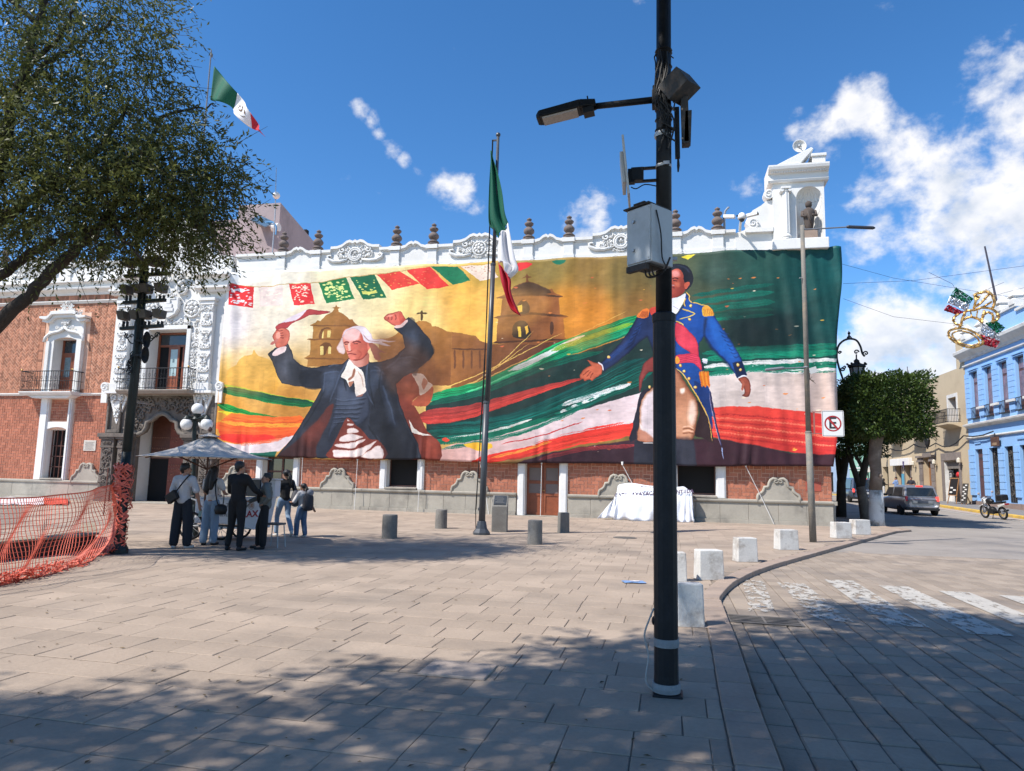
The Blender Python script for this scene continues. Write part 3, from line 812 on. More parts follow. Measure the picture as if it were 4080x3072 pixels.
# --- lower left window with its tall surround
w = MB()
for a,b in ((-29.72,-29.25),(-28.13,-27.93)):
 w.box(a,b,-.14,0,.91,4.78); w.box(a + .07,b - .05,-.19,-.14,.91,4.78)
w.prism([(-29.25,3.30),(-29.0,3.38),(-28.69,3.41),(-28.38,3.38),(-28.13,3.30),(-28.13,3.66),(-29.25,3.66)],-.12,0)
wf = pp(w,'low_window_frame',M_white,bevel=.01)
m = MB(); m.box(-29.3,-28.05,-.22,.3,.92,.985); m.ob('sill',M_plinth,wf)
m = MB(); m.box(-29.25,-28.13,.38,.41,.98,3.3); m.ob('pane',M_void,wf)
m = MB()
for k in range(5): m.box(-29.2 + k * .26,-29.16 + k * .26,.2,.24,1.0,3.28)
for z in (1.5,2.0,2.5): m.box(-29.22,-28.14,.205,.235,z,z + .04)
m.ob('grille',M_wood2,wf)
m = MB(); m.box(-27.14,-26.46,-.05,-.001,2.3,2.8); pq = pp(m,'wall_plaque',mat('plaque_marble',(.55,.5,.43),.6,.1),bevel=.01)
m = MB()
for k in range(7): m.box(-27.06 + .02 * (k % 2),-26.55 - .03 * (k % 3),-.054,-.051,2.37 + k * .055,2.385 + k * .055)
stuff(m.ob('inscription',mat('inscription_dark',(.12,.1,.09),.8,bump=0),pq))
# --- portal: dark carved stone below, white stucco above
PX0,PX1 = -25.86,-19.86
# stone lower storey
m = MB()
arc = [(-24.1,0),(-24.1,3.05),(-23.95,3.12),(-23.75,3.2),(-23.62,3.42),(-23.58,3.66),(-23.45,3.74),(-23.3,3.78),(-23.18,3.9),(-23.0,4.02),(-22.8,4.06)]
arcR = [(2 * -22.8 - x,z) for x,z in arc[::-1]]
hole = arc + arcR[1:]
top = [(PX1,0),(PX1,4.9),(PX0,4.9),(PX0,0)]
m.prism((hole + top)[::-1],-.22,.0)
ps = pp(m,'stone_portal',M_dark)
m = MB(); m.tube([(x,-.26,z) for x,z in hole[1:-1]],.11,7); m.ob('arch_moulding',mat('arch_stone',(.17,.145,.12),.9,.2,3,25,.5),ps,smooth=True)
m = MB(); relief(m,-24.75,-20.85,3.95,4.85,-.25,.20,1.5,seed=11,bulge=.1); relief(m,-24.75,-23.75,3.3,4.1,-.25,.18,1.6,False,12,.1); relief(m,-21.85,-20.85,3.3,4.1,-.25,.18,1.6,False,13,.1)
stuff(m.ob('spandrel_carving',M_dark,ps,smooth=True))
for x0,x1 in ((-25.82,-25.08),(-24.92,-24.16),(-21.44,-20.68),(-20.62,-19.9)):
 m = MB(); m.box(x0 + .04,x1 - .04,-.46,-.22,.55,2.45); m.box(x0 - .04,x1 + .04,-.56,-.22,-.1,.5); m.box(x0,x1,-.5,-.22,.48,.56)
 m.box(x0,x1,-.5,-.22,2.45,2.55); m.box(x0 + .02,x1 - .02,-.48,-.22,2.55,2.85); m.box(x0 - .05,x1 + .05,-.56,-.22,2.85,2.94); m.box(x0 - .1,x1 + .1,-.62,-.22,2.94,3.12)
 pl_ = m.ob('stone_pilaster',M_dark,PAL,bevel=.015)
 m = MB(); relief(m,x0 + .1,x1 - .1,.62,2.4,-.47,.13,1.7,True,int(x0 * -10),.05); relief(m,x0 + .06,x1 - .06,2.58,2.83,-.49,.1,1.5,True,5,.04); stuff(m.ob('pilaster_carving',M_dark,pl_,smooth=True))
for x0,x1 in ((-25.83,-24.95),(-20.8,-19.9)):
 m = MB(); m.box(x0 + .05,x0 + .16,-.34,-.22,3.15,4.85); m.box(x1 - .16,x1 - .05,-.34,-.22,3.15,4.85); m.box(x0 + .16,x1 - .16,-.34,-.22,3.15,3.3)
 m.ob('portal_moulding',M_dark,ps,bevel=.02)
m = MB()   # great door: leaves standing at the back of the opening
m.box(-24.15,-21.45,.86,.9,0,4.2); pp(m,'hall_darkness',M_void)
for (xa,xb,y,mt_) in ((-23.06,-21.5,.72,M_redwood),(-24.1,-23.08,.78,M_wood2)):
 m = MB(); m.box(xa,xb,y,y + .09,.02 if mt_ is M_redwood else 2.0,4.25); lf_ = pp(m,'great_door_leaf',mt_)
 m = MB()
 if mt_ is M_redwood:
  for z in (.12,1.0,1.55,1.72,2.5,3.0):
   for k in range(12): m.ball((xa + .08 + k * (xb - xa - .16) / 11,y - .005,z),.03,n=7,m=4)
  for z in (.45,.75,1.25,2.1,2.75,3.3):
   for k in (1,2,5,6,9,10): m.ball((xa + .08 + k * (xb - xa - .16) / 11,y - .005,z + .05 * (k % 3)),.034,n=7,m=4)
 else:
  for z in (2.5,3.0):
   for k in range(8): m.ball((xa + .08 + k * .12,y - .005,z),.028,n=7,m=4)
 stuff(m.ob('door_studs',mat('door_stud',(.27,.13,.09),.5,.1,bump=0),lf_,smooth=True))
m = MB(); m.box(-24.3,-21.3,-.75,.6,-.1,.03); pp(m,'door_step',M_plinth,bevel=.01)
# white upper storey
m = MB(); wall_holes(m,PX0,PX1,4.9,10.0,[(-23.9,-21.86,5.12,8.0,.2)],-.2)
for x in (PX0,PX1):
 m.add([(x,-.2,4.9),(x,0,4.9),(x,0,10),(x,-.2,10)],[(0,1,2,3)] if x == PX1 else [(3,2,1,0)])
wp = pp(m,'stucco_portal',M_white)
m = MB()
for a,b in ((-24.12,-23.9),(-21.86,-21.64)): m.box(a,b,-.3,-.2,5.1,8.2)
m.box(-24.12,-21.64,-.3,-.2,8.0,8.2); m.ob('door_surround',M_white,wp,bevel=.02)
fd = french_door(wp,-23.88,-21.88,5.1,7.98,7.3,.42)
leaf(wp,-23.25,-22.66,5.12,7.3,.36,M_curtain); leaf(wp,-22.56,-21.98,5.12,7.3,.44,M_curtain)
m = MB(); m.box(-23.02,-22.92,.372,.377,6.55,6.72); m.box(-22.32,-22.22,.452,.457,6.55,6.72); m.ob('pane_emblem',mat('etched_mark',(.12,.18,.2),.4,bump=0),wp)
for x0,x1 in ((-25.55,-24.9),(-21.1,-20.45)):
 m = MB(); m.box(x0,x1,-.42,-.2,5.45,8.75); m.box(x0 - .08,x1 + .08,-.5,-.2,5.1,5.45); m.box(x0 - .04,x1 + .04,-.46,-.2,9.1,9.28); m.box(x0 - .1,x1 + .1,-.52,-.2,9.28,9.42); m.box(x0 + .02,x1 - .02,-.4,-.2,8.75,9.1)
 pl_ = m.ob('stucco_pilaster',M_white,wp,bevel=.015)
 m = MB()
 for k in range(9): relief(m,x0 + .06,x1 - .06,5.5 + k * .36,5.84 + k * .36,-.43,.15,1.6,True,20 + k % 3,.07)
 relief(m,x0 + .02,x1 - .02,8.76,9.08,-.42,.13,1.6,True,31,.07); stuff(m.ob('pilaster_ornament',M_white2,wp,smooth=True))
 m = MB(); cx = (x0 + x1) / 2   # hanging white corbel under the pilaster
 m.prism([(cx - .5,5.06),(cx - .45,4.7),(cx - .25,4.2),(cx - .1,3.75),(cx,3.55),(cx + .1,3.75),(cx + .25,4.2),(cx + .45,4.7),(cx + .5,5.06)],-.3,-.2); m.box(cx - .6,cx + .6,-.55,-.2,4.98,5.1)
 cb = m.ob('corbel',M_white,wp,bevel=.015)
 m = MB(); relief(m,cx - .42,cx + .42,4.5,4.98,-.32,.17,1.6,True,41,.09); relief(m,cx - .22,cx + .22,3.8,4.5,-.32,.14,1.6,True,42,.09); stuff(m.ob('corbel_ornament',M_white2,wp,smooth=True))
for sx in (-24.45,-21.35):
 m = MB(); relief(m,sx - .3,sx + .3,5.2,7.4,-.22,.13,1.5,True,51,.07); relief(m,sx - .28,sx + .28,7.4,8.6,-.22,.16,1.4,True,52,.08); stuff(m.ob('panel_ornament',M_white2,wp,smooth=True))
m = MB(); relief(m,-24.0,-21.7,8.18,8.52,-.24,.13,1.6,True,61,.07)
for cx in (-24.0,-21.7):
 rosette(m,(cx,9.0),.42,-.25); relief(m,cx - .5,cx + .5,8.55,9.45,-.22,.15,1.3,True,63,.07)
for s in (1,-1):
 m.tube(spiral((-22.85 + s * .62,-.3,9.95),.36,1.3,R(90),20,s),[.09 * (1 - .5 * i / 20) for i in range(21)],7)
relief(m,-23.7,-22.0,10.3,10.95,-.3,.2,1.5,True,65,.1); stuff(m.ob('portal_carving',M_white2,wp,smooth=True))
m = MB(); m.prism([(-23.35,9.5),(-23.35,8.95),(-23.2,8.7),(-22.85,8.52),(-22.5,8.7),(-22.35,8.95),(-22.35,9.5),(-22.6,9.56),(-23.1,9.56)],-.42,-.2)
sh = m.ob('coat_of_arms',M_white,wp,bevel=.03)
m = MB(); m.box(-23.12,-22.58,-.46,-.42,8.85,9.0); m.box(-23.05,-22.65,-.47,-.42,9.0,9.2); m.box(-22.95,-22.75,-.48,-.42,9.2,9.4); m.box(-23.22,-22.48,-.45,-.42,9.42,9.47); relief(m,-23.4,-22.3,9.5,9.95,-.4,.16,1.5,True,70,.09); stuff(m.ob('shield_charge',M_white2,sh,bevel=.01))
for a,b in ((-26.05,-24.3),(-21.45,-19.7)):     # broken cornice over the portal
 m = MB(); m.prism_x([(-.2,9.72),(-.45,9.72),(-.5,9.8),(-.62,9.86),(-.62,9.96),(-.4,10.0),(-.45,10.3),(-.6,10.38),(-.72,10.44),(-.72,10.54),(-.2,10.6)],a,b)
 m.ob('portal_cornice',M_white,wp)
m = MB(); m.prism([(PX0,10.0),(PX1,10.0),(PX1,11.5),(-20.9,11.6),(-21.2,12.3),(-21.6,12.5),(-22,13.2),(-22.8,13.6),(-23.7,13.2),(-24.1,12.5),(-24.6,12.3),(-24.85,11.6),(PX0,11.5)][::-1],-.12,.4)
m.ob('portal_gable',M_white,wp,bevel=.03)
for x in (-25.93,-19.86):
 m = MB(); m.box(x - .16,x + .16,-.42,-.2,4.55,5.3); m.cyl((x,-.46,5.32),(x,-.2,5.32),.2,n=14); m.tube(spiral((x,-.47,5.32),.15,1.4,0,16),.025,5); m.ob('volute_bracket',M_white,wp,bevel=.01)
bb = balcony(-24.78,-21.05,5.1,1.05,.97,.18,2,mat('balcony_stone',(.3,.26,.22),.9,.2),24)
# --- parapet with humps, ornaments, pilasters and urns
PAIRS = [(-40.6,-38.9),(-34.85,-33.1),(-29.05,-27.3),(-17.40,-15.66),(-11.84,-10.11),(-5.83,-4.10),(.28,1.94)]
def cap_path(x0,x1,pairs):
 P = [(x0,0.0)]
 ev = []
 for i,(a,b) in enumerate(pairs):
  if a > x1 or b < x0: continue
  c = (a + b) / 2
  ev += [(c - .55,0),(c - .36,.05),(c - .22,.17),(c - .08,.22),(c,.16),(c + .08,.22),(c + .22,.17),(c + .36,.05),(c + .55,0)]
  if i + 1 < len(pairs) and pairs[i + 1][0] - b < 5 and pairs[i + 1][0] < x1 + 1:
   c = (b + pairs[i + 1][0]) / 2
   ev += [(c - 1.18,.0),(c - 1.17,.14),(c - .85,.15),(c - .62,.22),(c - .42,.37),(c - .25,.42),(c - .1,.36),(c,.42),(c + .1,.36),(c + .25,.42),(c + .42,.37),(c + .62,.22),(c + .85,.15),(c + 1.17,.14),(c + 1.18,0)]
 P += [e for e in ev if x0 < e[0] < x1]; P.append((x1,0.0)); return P
for x0,x1 in ((-46,-26.0),(-19.72,2.62)):
 P = cap_path(x0,x1,PAIRS)
 m = MB(); m.prism(([(x,11.40 + h) for x,h in P] + [(x1,10.5),(x0,10.5)])[::-1],-.0,.3); pr = pp(m,'parapet',M_white)
 m = MB()
 for (xa,ha),(xb,hb) in zip(P[:-1],P[1:]):
  if xb - xa < .002: continue
  for zl,zh,pr_ in ((11.36,11.42,.05),(11.42,11.54,.12)):
   v = [(x,y,z) for y in (-pr_,.32) for x,z in ((xa,zl + ha),(xb,zl + hb),(xb,zh + hb),(xa,zh + ha))]
   m.add(v,[(0,1,2,3),(7,6,5,4),(0,4,5,1),(1,5,6,2),(2,6,7,3),(3,7,4,0)])
 m.ob('coping',M_white,pr)
 m = MB(); m.box(x0,x1,-.05,-.001,10.56,10.80); m.ob('parapet_base',M_white,pr)
 for a,b in PAIRS:
  for x in (a,b):
   if not (x0 < x < x1): continue
   m = MB(); m.box(x - .21,x + .21,-.09,-.002,10.6,11.36); m.box(x - .25,x + .25,-.13,-.002,10.56,10.82); m.box(x - .27,x + .27,-.16,-.122,11.36,11.55); m.ob('parapet_pilaster',M_white,pr,bevel=.01)
prof = [(.27,0),(.27,.06),(.22,.07),(.22,.12),(.26,.14),(.2,.2),(.12,.26),(.14,.29),(.20,.33),(.235,.40),(.23,.47),(.17,.55),(.10,.61),(.09,.64),(.14,.66),(.19,.72),(.20,.77),(.13,.83),(.08,.86),(.07,.89),(.11,.92),(.11,.96),(.05,1.0),(.02,1.03)]
for a,b in PAIRS:
 for x in (a,b):
  m = MB(); m.lathe(prof,(x,.1,11.55),14); pp(m,'stone_urn',M_urn,smooth=True)
for i in range(len(PAIRS) - 1):
 b,a2 = PAIRS[i][1],PAIRS[i + 1][0]
 if a2 - b > 5: continue
 cx = (a2 + b) / 2; m = MB()
 if i % 2 == 0: rosette(m,(cx,11.28),.30,-.06)
 else:
  for rr in (.3,.22): m.tube([(cx + rr * math.cos(q),-.06,11.28 + rr * math.sin(q)) for q in np.linspace(0,6.283,17)],.045,6)
 for s in (1,-1):
  m.tube([(cx + s * x,-.06,z) for x,z in ((.35,11.05),(.7,10.98),(1.05,11.0),(1.3,11.12),(1.32,11.25),(1.2,11.28),(1.12,11.2))],[.05,.07,.08,.075,.06,.05,.04],6)
  m.tube(spiral((cx + s * .62,-.05,11.5),.16,1.2,R(90),12,-s),[.05] * 13,6)
 relief(m,cx - 1.0,cx + 1.0,11.05,11.45,-.03,.14,1.7,True,80 + i,.07); relief(m,cx - .55,cx + .55,11.4,11.68,-.03,.12,1.4,True,90,.07); relief(m,cx - .4,cx + .4,10.86,11.05,-.03,.1,1.4,True,91,.06)
 stuff(pp(m,'parapet_ornament',M_white2,smooth=True))
# --- corner niche tower
m = MB(); wall_holes(m,4.04,5.94,10.5,13.3,[(4.9,5.86,10.94,12.62,.02)],-.18)
arcp = [(4.9 + .48 - .48 * math.cos(a),12.62 + .5 * math.sin(a)) for a in np.linspace(0,math.pi,13)]
m2 = MB()
# front face above the niche, around its arch
m = MB(); wall_holes(m,4.04,5.94,10.5,12.62,[(4.9,5.86,10.94,12.62,.02)],-.18)
poly = [(4.04,12.62)] + arcp + [(5.94,12.62),(5.94,13.3),(4.04,13.3)]
m.add([(x,-.18,z) for x,z in poly],[tuple(range(len(poly)))])
for x,fl in ((4.04,0),(5.94,1)): m.add([(x,-.18,10.5),(x,.8,10.5),(x,.8,13.3),(x,-.18,13.3)],[(0,1,2,3) if fl else (3,2,1,0)])
m.add([(4.04,.8,10.5),(5.94,.8,10.5),(5.94,.8,13.3),(4.04,.8,13.3)],[(3,2,1,0)])
m.add([(4.04,-.18,13.3),(5.94,-.18,13.3),(5.94,.8,13.3),(4.04,.8,13.3)],[(0,1,2,3)])
tw = pp(m,'niche_tower',M_white)
m = MB(); rows = []
for zz in [10.94,11.5,12.1,12.62]: rows.append([(5.38 - .48 * math.cos(a),-.18 + .5 * math.sin(a),zz) for a in np.linspace(0,math.pi,13)])
m.grid(rows)
rows = []
for k in range(7):
 e = k / 6 * math.pi / 2 * .98; rows.append([(5.38 - .48 * math.cos(e) * math.cos(a),-.18 + (.5 * math.cos(e)) * math.sin(a) * (1 - .08 * (i % 2)),12.62 + .5 * math.sin(e)) for i,a in enumerate(np.linspace(0,math.pi,25))])
m.grid(rows); m.add([(5.38 - .48 * math.cos(a),-.18 + .5 * math.sin(a),10.945) for a in np.linspace(0,math.pi,13)],[tuple(range(13))]); m.ob('niche',M_white,tw,smooth=False)
m = MB(); m.box(3.95,6.0,-.5,-.18,10.5,10.93); m.ob('niche_ledge',M_white,tw,bevel=.03)
m = MB(); m.lathe([(.16,0),(.16,.06),(.19,.1),(.15,.16),(.135,.2),(.125,1.9),(.15,1.93),(.13,1.96),(.13,2.02)],(4.5,-.32,10.95),16); m.box(4.32,4.68,-.5,-.16,12.97,13.05)
for s in (-1,1): m.cyl((4.5 + s * .15,-.48,12.92),(4.5 + s * .15,-.2,12.92),.075,n=10)
for k in range(8): a = k * .785; m.cyl((4.5 + .13 * math.cos(a),-.32 + .13 * math.sin(a),11.18),(4.5 + .122 * math.cos(a),-.32 + .122 * math.sin(a),12.82),.022,n=5)
m.ob('column',M_white,tw)
m = MB(); m.prism_x([(.8,13.3),(-.3,13.3),(-.34,13.38),(-.3,13.42),(-.3,13.62),(-.38,13.66),(-.52,13.76),(-.55,13.86),(-.55,13.92),(.8,13.95)],3.86,6.1); m.ob('entablature',M_white,tw)
m = MB()
for k in range(22): m.box(3.98 + k * .094,4.02 + k * .094,-.44,-.385,13.64,13.7)
m.ob('dentils',M_white,tw)
m = MB(); m.prism([(4.15,13.93),(5.05,13.93),(5.55,14.5),(5.47,14.58)][::-1],-.5,.3); m.box(5.5,5.98,-.45,.35,13.95,14.2); m.box(5.46,6.02,-.5,.4,14.2,14.32); m.ob('broken_pediment',M_white,tw,bevel=.02)
m = MB(); P = [(2.98,11.52),(3.1,11.62),(3.0,11.85),(3.12,12.1),(3.3,12.32),(3.62,12.5),(3.8,12.66),(4.04,12.7),(4.04,10.5),(2.6,10.5),(2.6,11.4)]
m.prism(P,-.02,.45); m.box(2.98,4.03,-.2,.4,11.36,11.54); m.cyl((3.9,-.14,12.92),(3.9,.3,12.92),.2,n=14); m.cyl((3.28,-.14,11.75),(3.28,.2,11.75),.22,n=14); m.tube(spiral((3.9,-.15,12.92),.16,1.4,0,14),.03,5); m.tube(spiral((3.28,-.15,11.75),.18,1.4,0,14),.03,5)
m.ob('volute_wing',M_white,tw,bevel=.02)
# saint in the niche
st = thing('statue','dark weathered stone statue standing in the white shell niche on the roof corner','statue',(5.36,YF - .16,10.95))
m = MB(); m.box(-.27,.27,-.2,.2,0,.3); m.box(-.2,.2,-.16,.16,.3,.38); m.ob('pedestal',mat('statue_base',(.3,.22,.17),.9,.2),st,bevel=.02)
m = MB(); m.lathe([(.09,.38),(.13,.42),(.17,.6),(.2,.85),(.23,1.05),(.2,1.2),(.1,1.28),(.07,1.3)],n=14,sy=.75); m.ball((0,0,1.42),.13,sz=1.15); m.tube([(-.22,0,1.15),(-.26,-.06,.95),(-.12,-.17,.88)],[.07,.06,.04],7); m.tube([(.22,0,1.15),(.26,-.06,.95),(.1,-.17,.95)],[.07,.06,.04],7); m.tube([(-.1,-.1,1.2),(-.02,-.18,.9),(.08,-.14,.55)],.04,6); m.ob('figure',mat('statue_stone',(.095,.075,.065),.9,.3,6,30,.5),st,smooth=True)
# ------------------------------------------------------------------ the street on the right: sidewalk, blue, beige and green houses
YB = 54.3
def LX(px,py,X=20.0):
 q = SX(px,py,X); return YB - q.y,q.z
def walk_z(y): return road_z(y) + .15
sw = struct(thing('sidewalk','x','x')); del sw['label']; del sw['category']
ysw = [20 + 4 * i for i in range(20)] + [110,160]
m = MB(); m.grid([[(17.30,y,walk_z(y)),(20.6,y,walk_z(y) + .02)] for y in ysw]); m.ob('walk_surface',M_walk,sw)
y = 22.0
while y < 96:
 e = y + RNG.uniform(1.6,2.2); m = MB(); z0,z1 = walk_z(y),walk_z(e)
 v = []
 for (yy,zz) in ((y + .01,z0),(e - .01,z1)): v += [(17.02,yy,zz - .3),(17.02,yy,zz - .01),(17.06,yy,zz + .012),(17.32,yy,zz + .012),(17.32,yy,zz - .3)]
 m.add(v,[(0,1,6,5),(1,2,7,6),(2,3,8,7),(3,4,9,8),(4,3,2,1,0),(5,6,7,8,9)]); m.ob('kerb_block',M_yel,sw); y = e
# pale gutter line along the kerb
m = MB(); m.grid([[(16.2,y,road_z(y) + .012),(17.0,y,road_z(y) + .012)] for y in ysw]); m.ob('gutter',mat('gutter_stone',(.36,.3,.26),.9,.12,2,30,.3),road_o)
m = MB(); m.grid([[(15.75,y,road_z(y) + .012),(15.87,y,road_z(y) + .012)] for y in ysw]); m.ob('edge_line',mat('edge_line_paint',(.5,.48,.44),.85,.2,3,30,.2),road_o)
def street_house(name,label,x_off=0.0,X=20.0): return thing(name,label,'building',(X,YB - x_off,0),R(-90))
M_blue = mat('blue_plaster',(.26,.46,.75),.8,.06,.8,20,.15,stain=(.30,.44,.66),stain_scale=.8,stain_amt=.4)
M_blue2 = mat('blue_moulding',(.22,.41,.70),.8,.06,.8,20,.1)
M_whitem = mat('white_moulding',(.66,.64,.60),.8,.1,2,20,.1,stain=(.4,.38,.36),stain_amt=.5)
M_brownst = mat('brown_base_stone',(.26,.19,.16),.9,.2,2,30,.4)
M_pinkglass = mat('window_curtain',(.18,.10,.115),.2,.5,2.5,12,0,spec=.7)
# --- blue house: local x runs towards the viewer along the facade, z up
BH = street_house('blue_house','bright blue two storey house with tall narrow windows, white mouldings and pyramid finials')
LEN = 26
UPW = [(.92 + 2.13 * k,2.0 + 2.13 * k) for k in range(11)]
LOW = [(.9,2.25),(3.05,4.45),(5.2,6.5),(7.15,8.4),(9.5,10.8),(11.7,13.0),(13.9,15.2),(16.1,17.4),(18.5,19.9),(21,22.4)]
m = MB(); wall_holes(m,0,LEN,0,10.2,[(a,b,6.05,9.2,.2) for a,b in UPW] + [(a,b,.62,4.02,.24) for a,b in LOW])
m.add([(0,0,0),(0,14,0),(0,14,10.2),(0,0,10.2)],[(3,2,1,0)]); m.add([(LEN,0,0),(LEN,14,0),(LEN,14,10.2),(LEN,0,10.2)],[(0,1,2,3)]); m.add([(0,0,10.2),(LEN,0,10.2),(LEN,14,10.2),(0,14,10.2)],[(0,1,2,3)])
m.ob('wall',M_blue,BH)
m = MB(); x = 0
while x < LEN:
 e = min(LEN,x + RNG.uniform(.8,1.4)); mm = MB(); mm.box(x + .005,e - .005,-.07,-.002,-.2,.95 if RNG.random() < .7 else .9)
 if not any(a < e and b > x for a,b in LOW): mm.ob('base_stone',M_brownst,BH)
 else: mm.v = [(q[0],q[1],min(q[2],.6)) for q in mm.v]; mm.ob('base_stone',M_brownst,BH)
 x = e
def crs(name,prof,mt,x0=-.15,x1=LEN): m = MB(); m.prism_x(prof,x0,x1); return m.ob(name,mt,BH)
crs('string_course',[(0,5.45),(-.08,5.45),(-.1,5.55),(-.28,5.62),(-.30,5.72),(-.02,5.8)],M_whitem); crs('string_course',[(0,4.72),(-.06,4.72),(-.12,4.78),(-.12,4.84),(0,4.88)],M_whitem)
crs('cornice',[(0,10.1),(-.1,10.12),(-.16,10.3),(-.42,10.5),(-.52,10.6),(-.55,10.78),(-.5,10.82),(0,10.95)],M_whitem,-.5); crs('frieze_moulding',[(0,9.68),(-.08,9.68),(-.12,9.74),(-.12,9.82),(0,9.86)],M_whitem)
# stepped parapet
P = [(-.05,10.9),(-.05,11.45),(3.2,11.45),(3.2,11.75),(4.7,11.75),(5.6,12.15),(8.0,12.15),(8.0,11.85),(LEN,11.85),(LEN,10.9)]
m = MB(); m.prism(P[::-1],-.02,.35); m.ob('parapet',M_blue,BH)
m = MB()
for (a,za),(b,zb) in zip(P[1:-2],P[2:-1]):
 if b - a > .1: m.add([(x,y,z) for y in (-.14,.4) for x,z in ((a - .05,za),(b + .05,zb),(b + .05,zb + .14),(a - .05,za + .14))],[(0,1,2,3),(7,6,5,4),(0,4,5,1),(1,5,6,2),(2,6,7,3),(3,7,4,0)])
m.ob('parapet_coping',M_whitem,BH)
for x,z in ((-.0 + .45,11.59),(2.8,11.59),(5.9,12.29),(7.7,12.29),(9.6,11.99),(12,11.99),(15,11.99)):
 m = MB(); m.frustum((x - .34,x + .34,-.2,.48),(x - .34,x + .34,-.2,.48),z,z + .3); m.frustum((x - .34,x + .34,-.2,.48),(x - .24,x + .24,-.1,.38),z + .3,z + .42); m.frustum((x - .26,x + .26,-.12,.4),(x - .38,x + .38,-.24,.52),z + .42,z + .5); m.frustum((x - .38,x + .38,-.24,.52),(x - .02,x + .02,.12,.16),z + .5,z + 1.05); m.ob('pyramid_finial',M_whitem,BH,bevel=.01)
for i,(a,b) in enumerate(UPW):
 m = MB(); m.box(a,b,.17,.195,6.05,9.2); w = m.ob('window',M_wood2,BH)
 m = MB(); m.box(a + .1,b - .1,.15,.165,6.6,8.35); m.box(a + .1,b - .1,.15,.165,8.5,9.1); m.ob('pane',M_pinkglass,w)
 m = MB(); m.box(a - .02,b + .02,-.16,.0,6.02,6.08)
 for k in range(7): m.tube([(a + .04 + k * (b - a - .08) / 6,-.12,6.08),(a + .04 + k * (b - a - .08) / 6,-.12,6.78)],.016,4)
 m.box(a,b,-.14,-.1,6.76,6.8); m.ob('window_rail',M_blackiron,w)
 m = MB()
 for zz in (9.22,9.32): m.box(a - .18,b + .18,-.10 - (zz > 9.3) * .04,-.002,zz,zz + .06)
 m.ob('window_head',M_blue2,w)
 pa,pb = b + .18,(UPW[i + 1][0] - .18 if i + 1 < len(UPW) else b + .9)
 m = MB()
 for k in range(9): m.box(pa,pb,-.10,-.002,6.15 + k * .34,6.15 + k * .34 + .315)
 m.ob('rusticated_pilaster',M_blue,BH)
 m = MB(); m.box(b + .02,(UPW[i + 1][0] if i + 1 < len(UPW) else b + 1) - .02,-.22,-.102,6.62,6.76); m.ob('sill_band',M_whitem,BH)
m = MB()
for k in range(9): m.box(.08,.62,-.10,-.002,6.15 + k * .34,6.15 + k * .34 + .315)
m.ob('rusticated_pilaster',M_blue,BH)
for i,(a,b) in enumerate(LOW):
 m = MB(); m.box(a,b,.19,.23,.62,4.02); d = m.ob('street_door',M_wood2 if i == 0 else M_blackiron,BH)
 m = MB()
 if i == 0:
  for zz in (.8,2.2,3.4): m.box(a + .1,b - .1,.16,.188,zz,zz + .08)
 else:
  for k in range(5):
   zz = .85 + k * .62; m.tube(spiral(((a + b) / 2 - .25,.15,zz + .3),.24,1.4,k,12),.025,4); m.tube(spiral(((a + b) / 2 + .25,.15,zz + .3),.24,1.4,-k,12,-1),.025,4)
  for k in range(5): m.tube([(a + .1 + k * (b - a - .2) / 4,.16,.66),(a + .1 + k * (b - a - .2) / 4,.16,4.0)],.018,4)
 m.ob('door_grille',mat('aged_iron_grille',(.07,.06,.052),.7,.3,6,30,.2),d)
 x1 = LOW[i + 1][0] if i + 1 < len(LOW) else b + 1
 m = MB()
 for k in range(7): m.box(b + .06,x1 - .06,-.10,-.002,.98 + k * .44,.98 + k * .44 + .41)
 m.ob('rusticated_pilaster',M_blue,BH)
m = MB()
for k in range(7): m.box(.04,.8,-.10,-.002,.98 + k * .44,.98 + k * .44 + .41)
m.ob('rusticated_pilaster',M_blue,BH)
m = MB()
for a in (1.0,7.0,10.5): m.box(a,a + .9,-.06,-.002,4.36,4.46)
m.ob('frieze_panel',M_blue2,BH)
sg = thing('house_sign','square rusty brown sign board on the blue house above its iron door','sign',(20,YB,0),R(-90))
m = MB(); m.box(3.85,4.95,-.2,-.14,4.08,4.66); m.ob('board',mat('rust_board',(.10,.05,.035),.8,.4,3,20,.2),sg); m = MB(); m.tube([(4.4,-.16,4.66),(4.4,-.16,4.9)],.03,6); m.ob('hanger',M_blackiron,sg)
m = MB(); m.box(4.1,4.7,-.207,-.2,4.14,4.3); m.ob('faded_print',mat('rust_print',(.3,.2,.12),.8,.4,5,20,0),sg)
pn = MB(); pn.box(7.9,8.5,-.05,-.03,2.5,2.9); o = pn.ob('paper_notice',mat('paper_white',(.7,.68,.66),.8,.05,bump=0)); o.location = (20,YB,0); o.rotation_euler = (0,0,R(-90)); tag(o,'white paper notice pasted on a blue pilaster at the picture edge','notice')
fp = thing('roof_flagpole','bare dark flagpole rising from the blue house roof','flagpole',(20.3,YB - 5.0,12.2))
m = MB(); m.cyl((0,0,0),(-.55,.1,4.6),.075,.05,10); m.ob('pole',mat('dark_pole',(.05,.045,.06),.5,bump=0),fp); m = MB(); m.lathe([(.25,-.3),(.25,.1),(.12,.2)],n=12); m.ob('socket',M_whitem,fp)
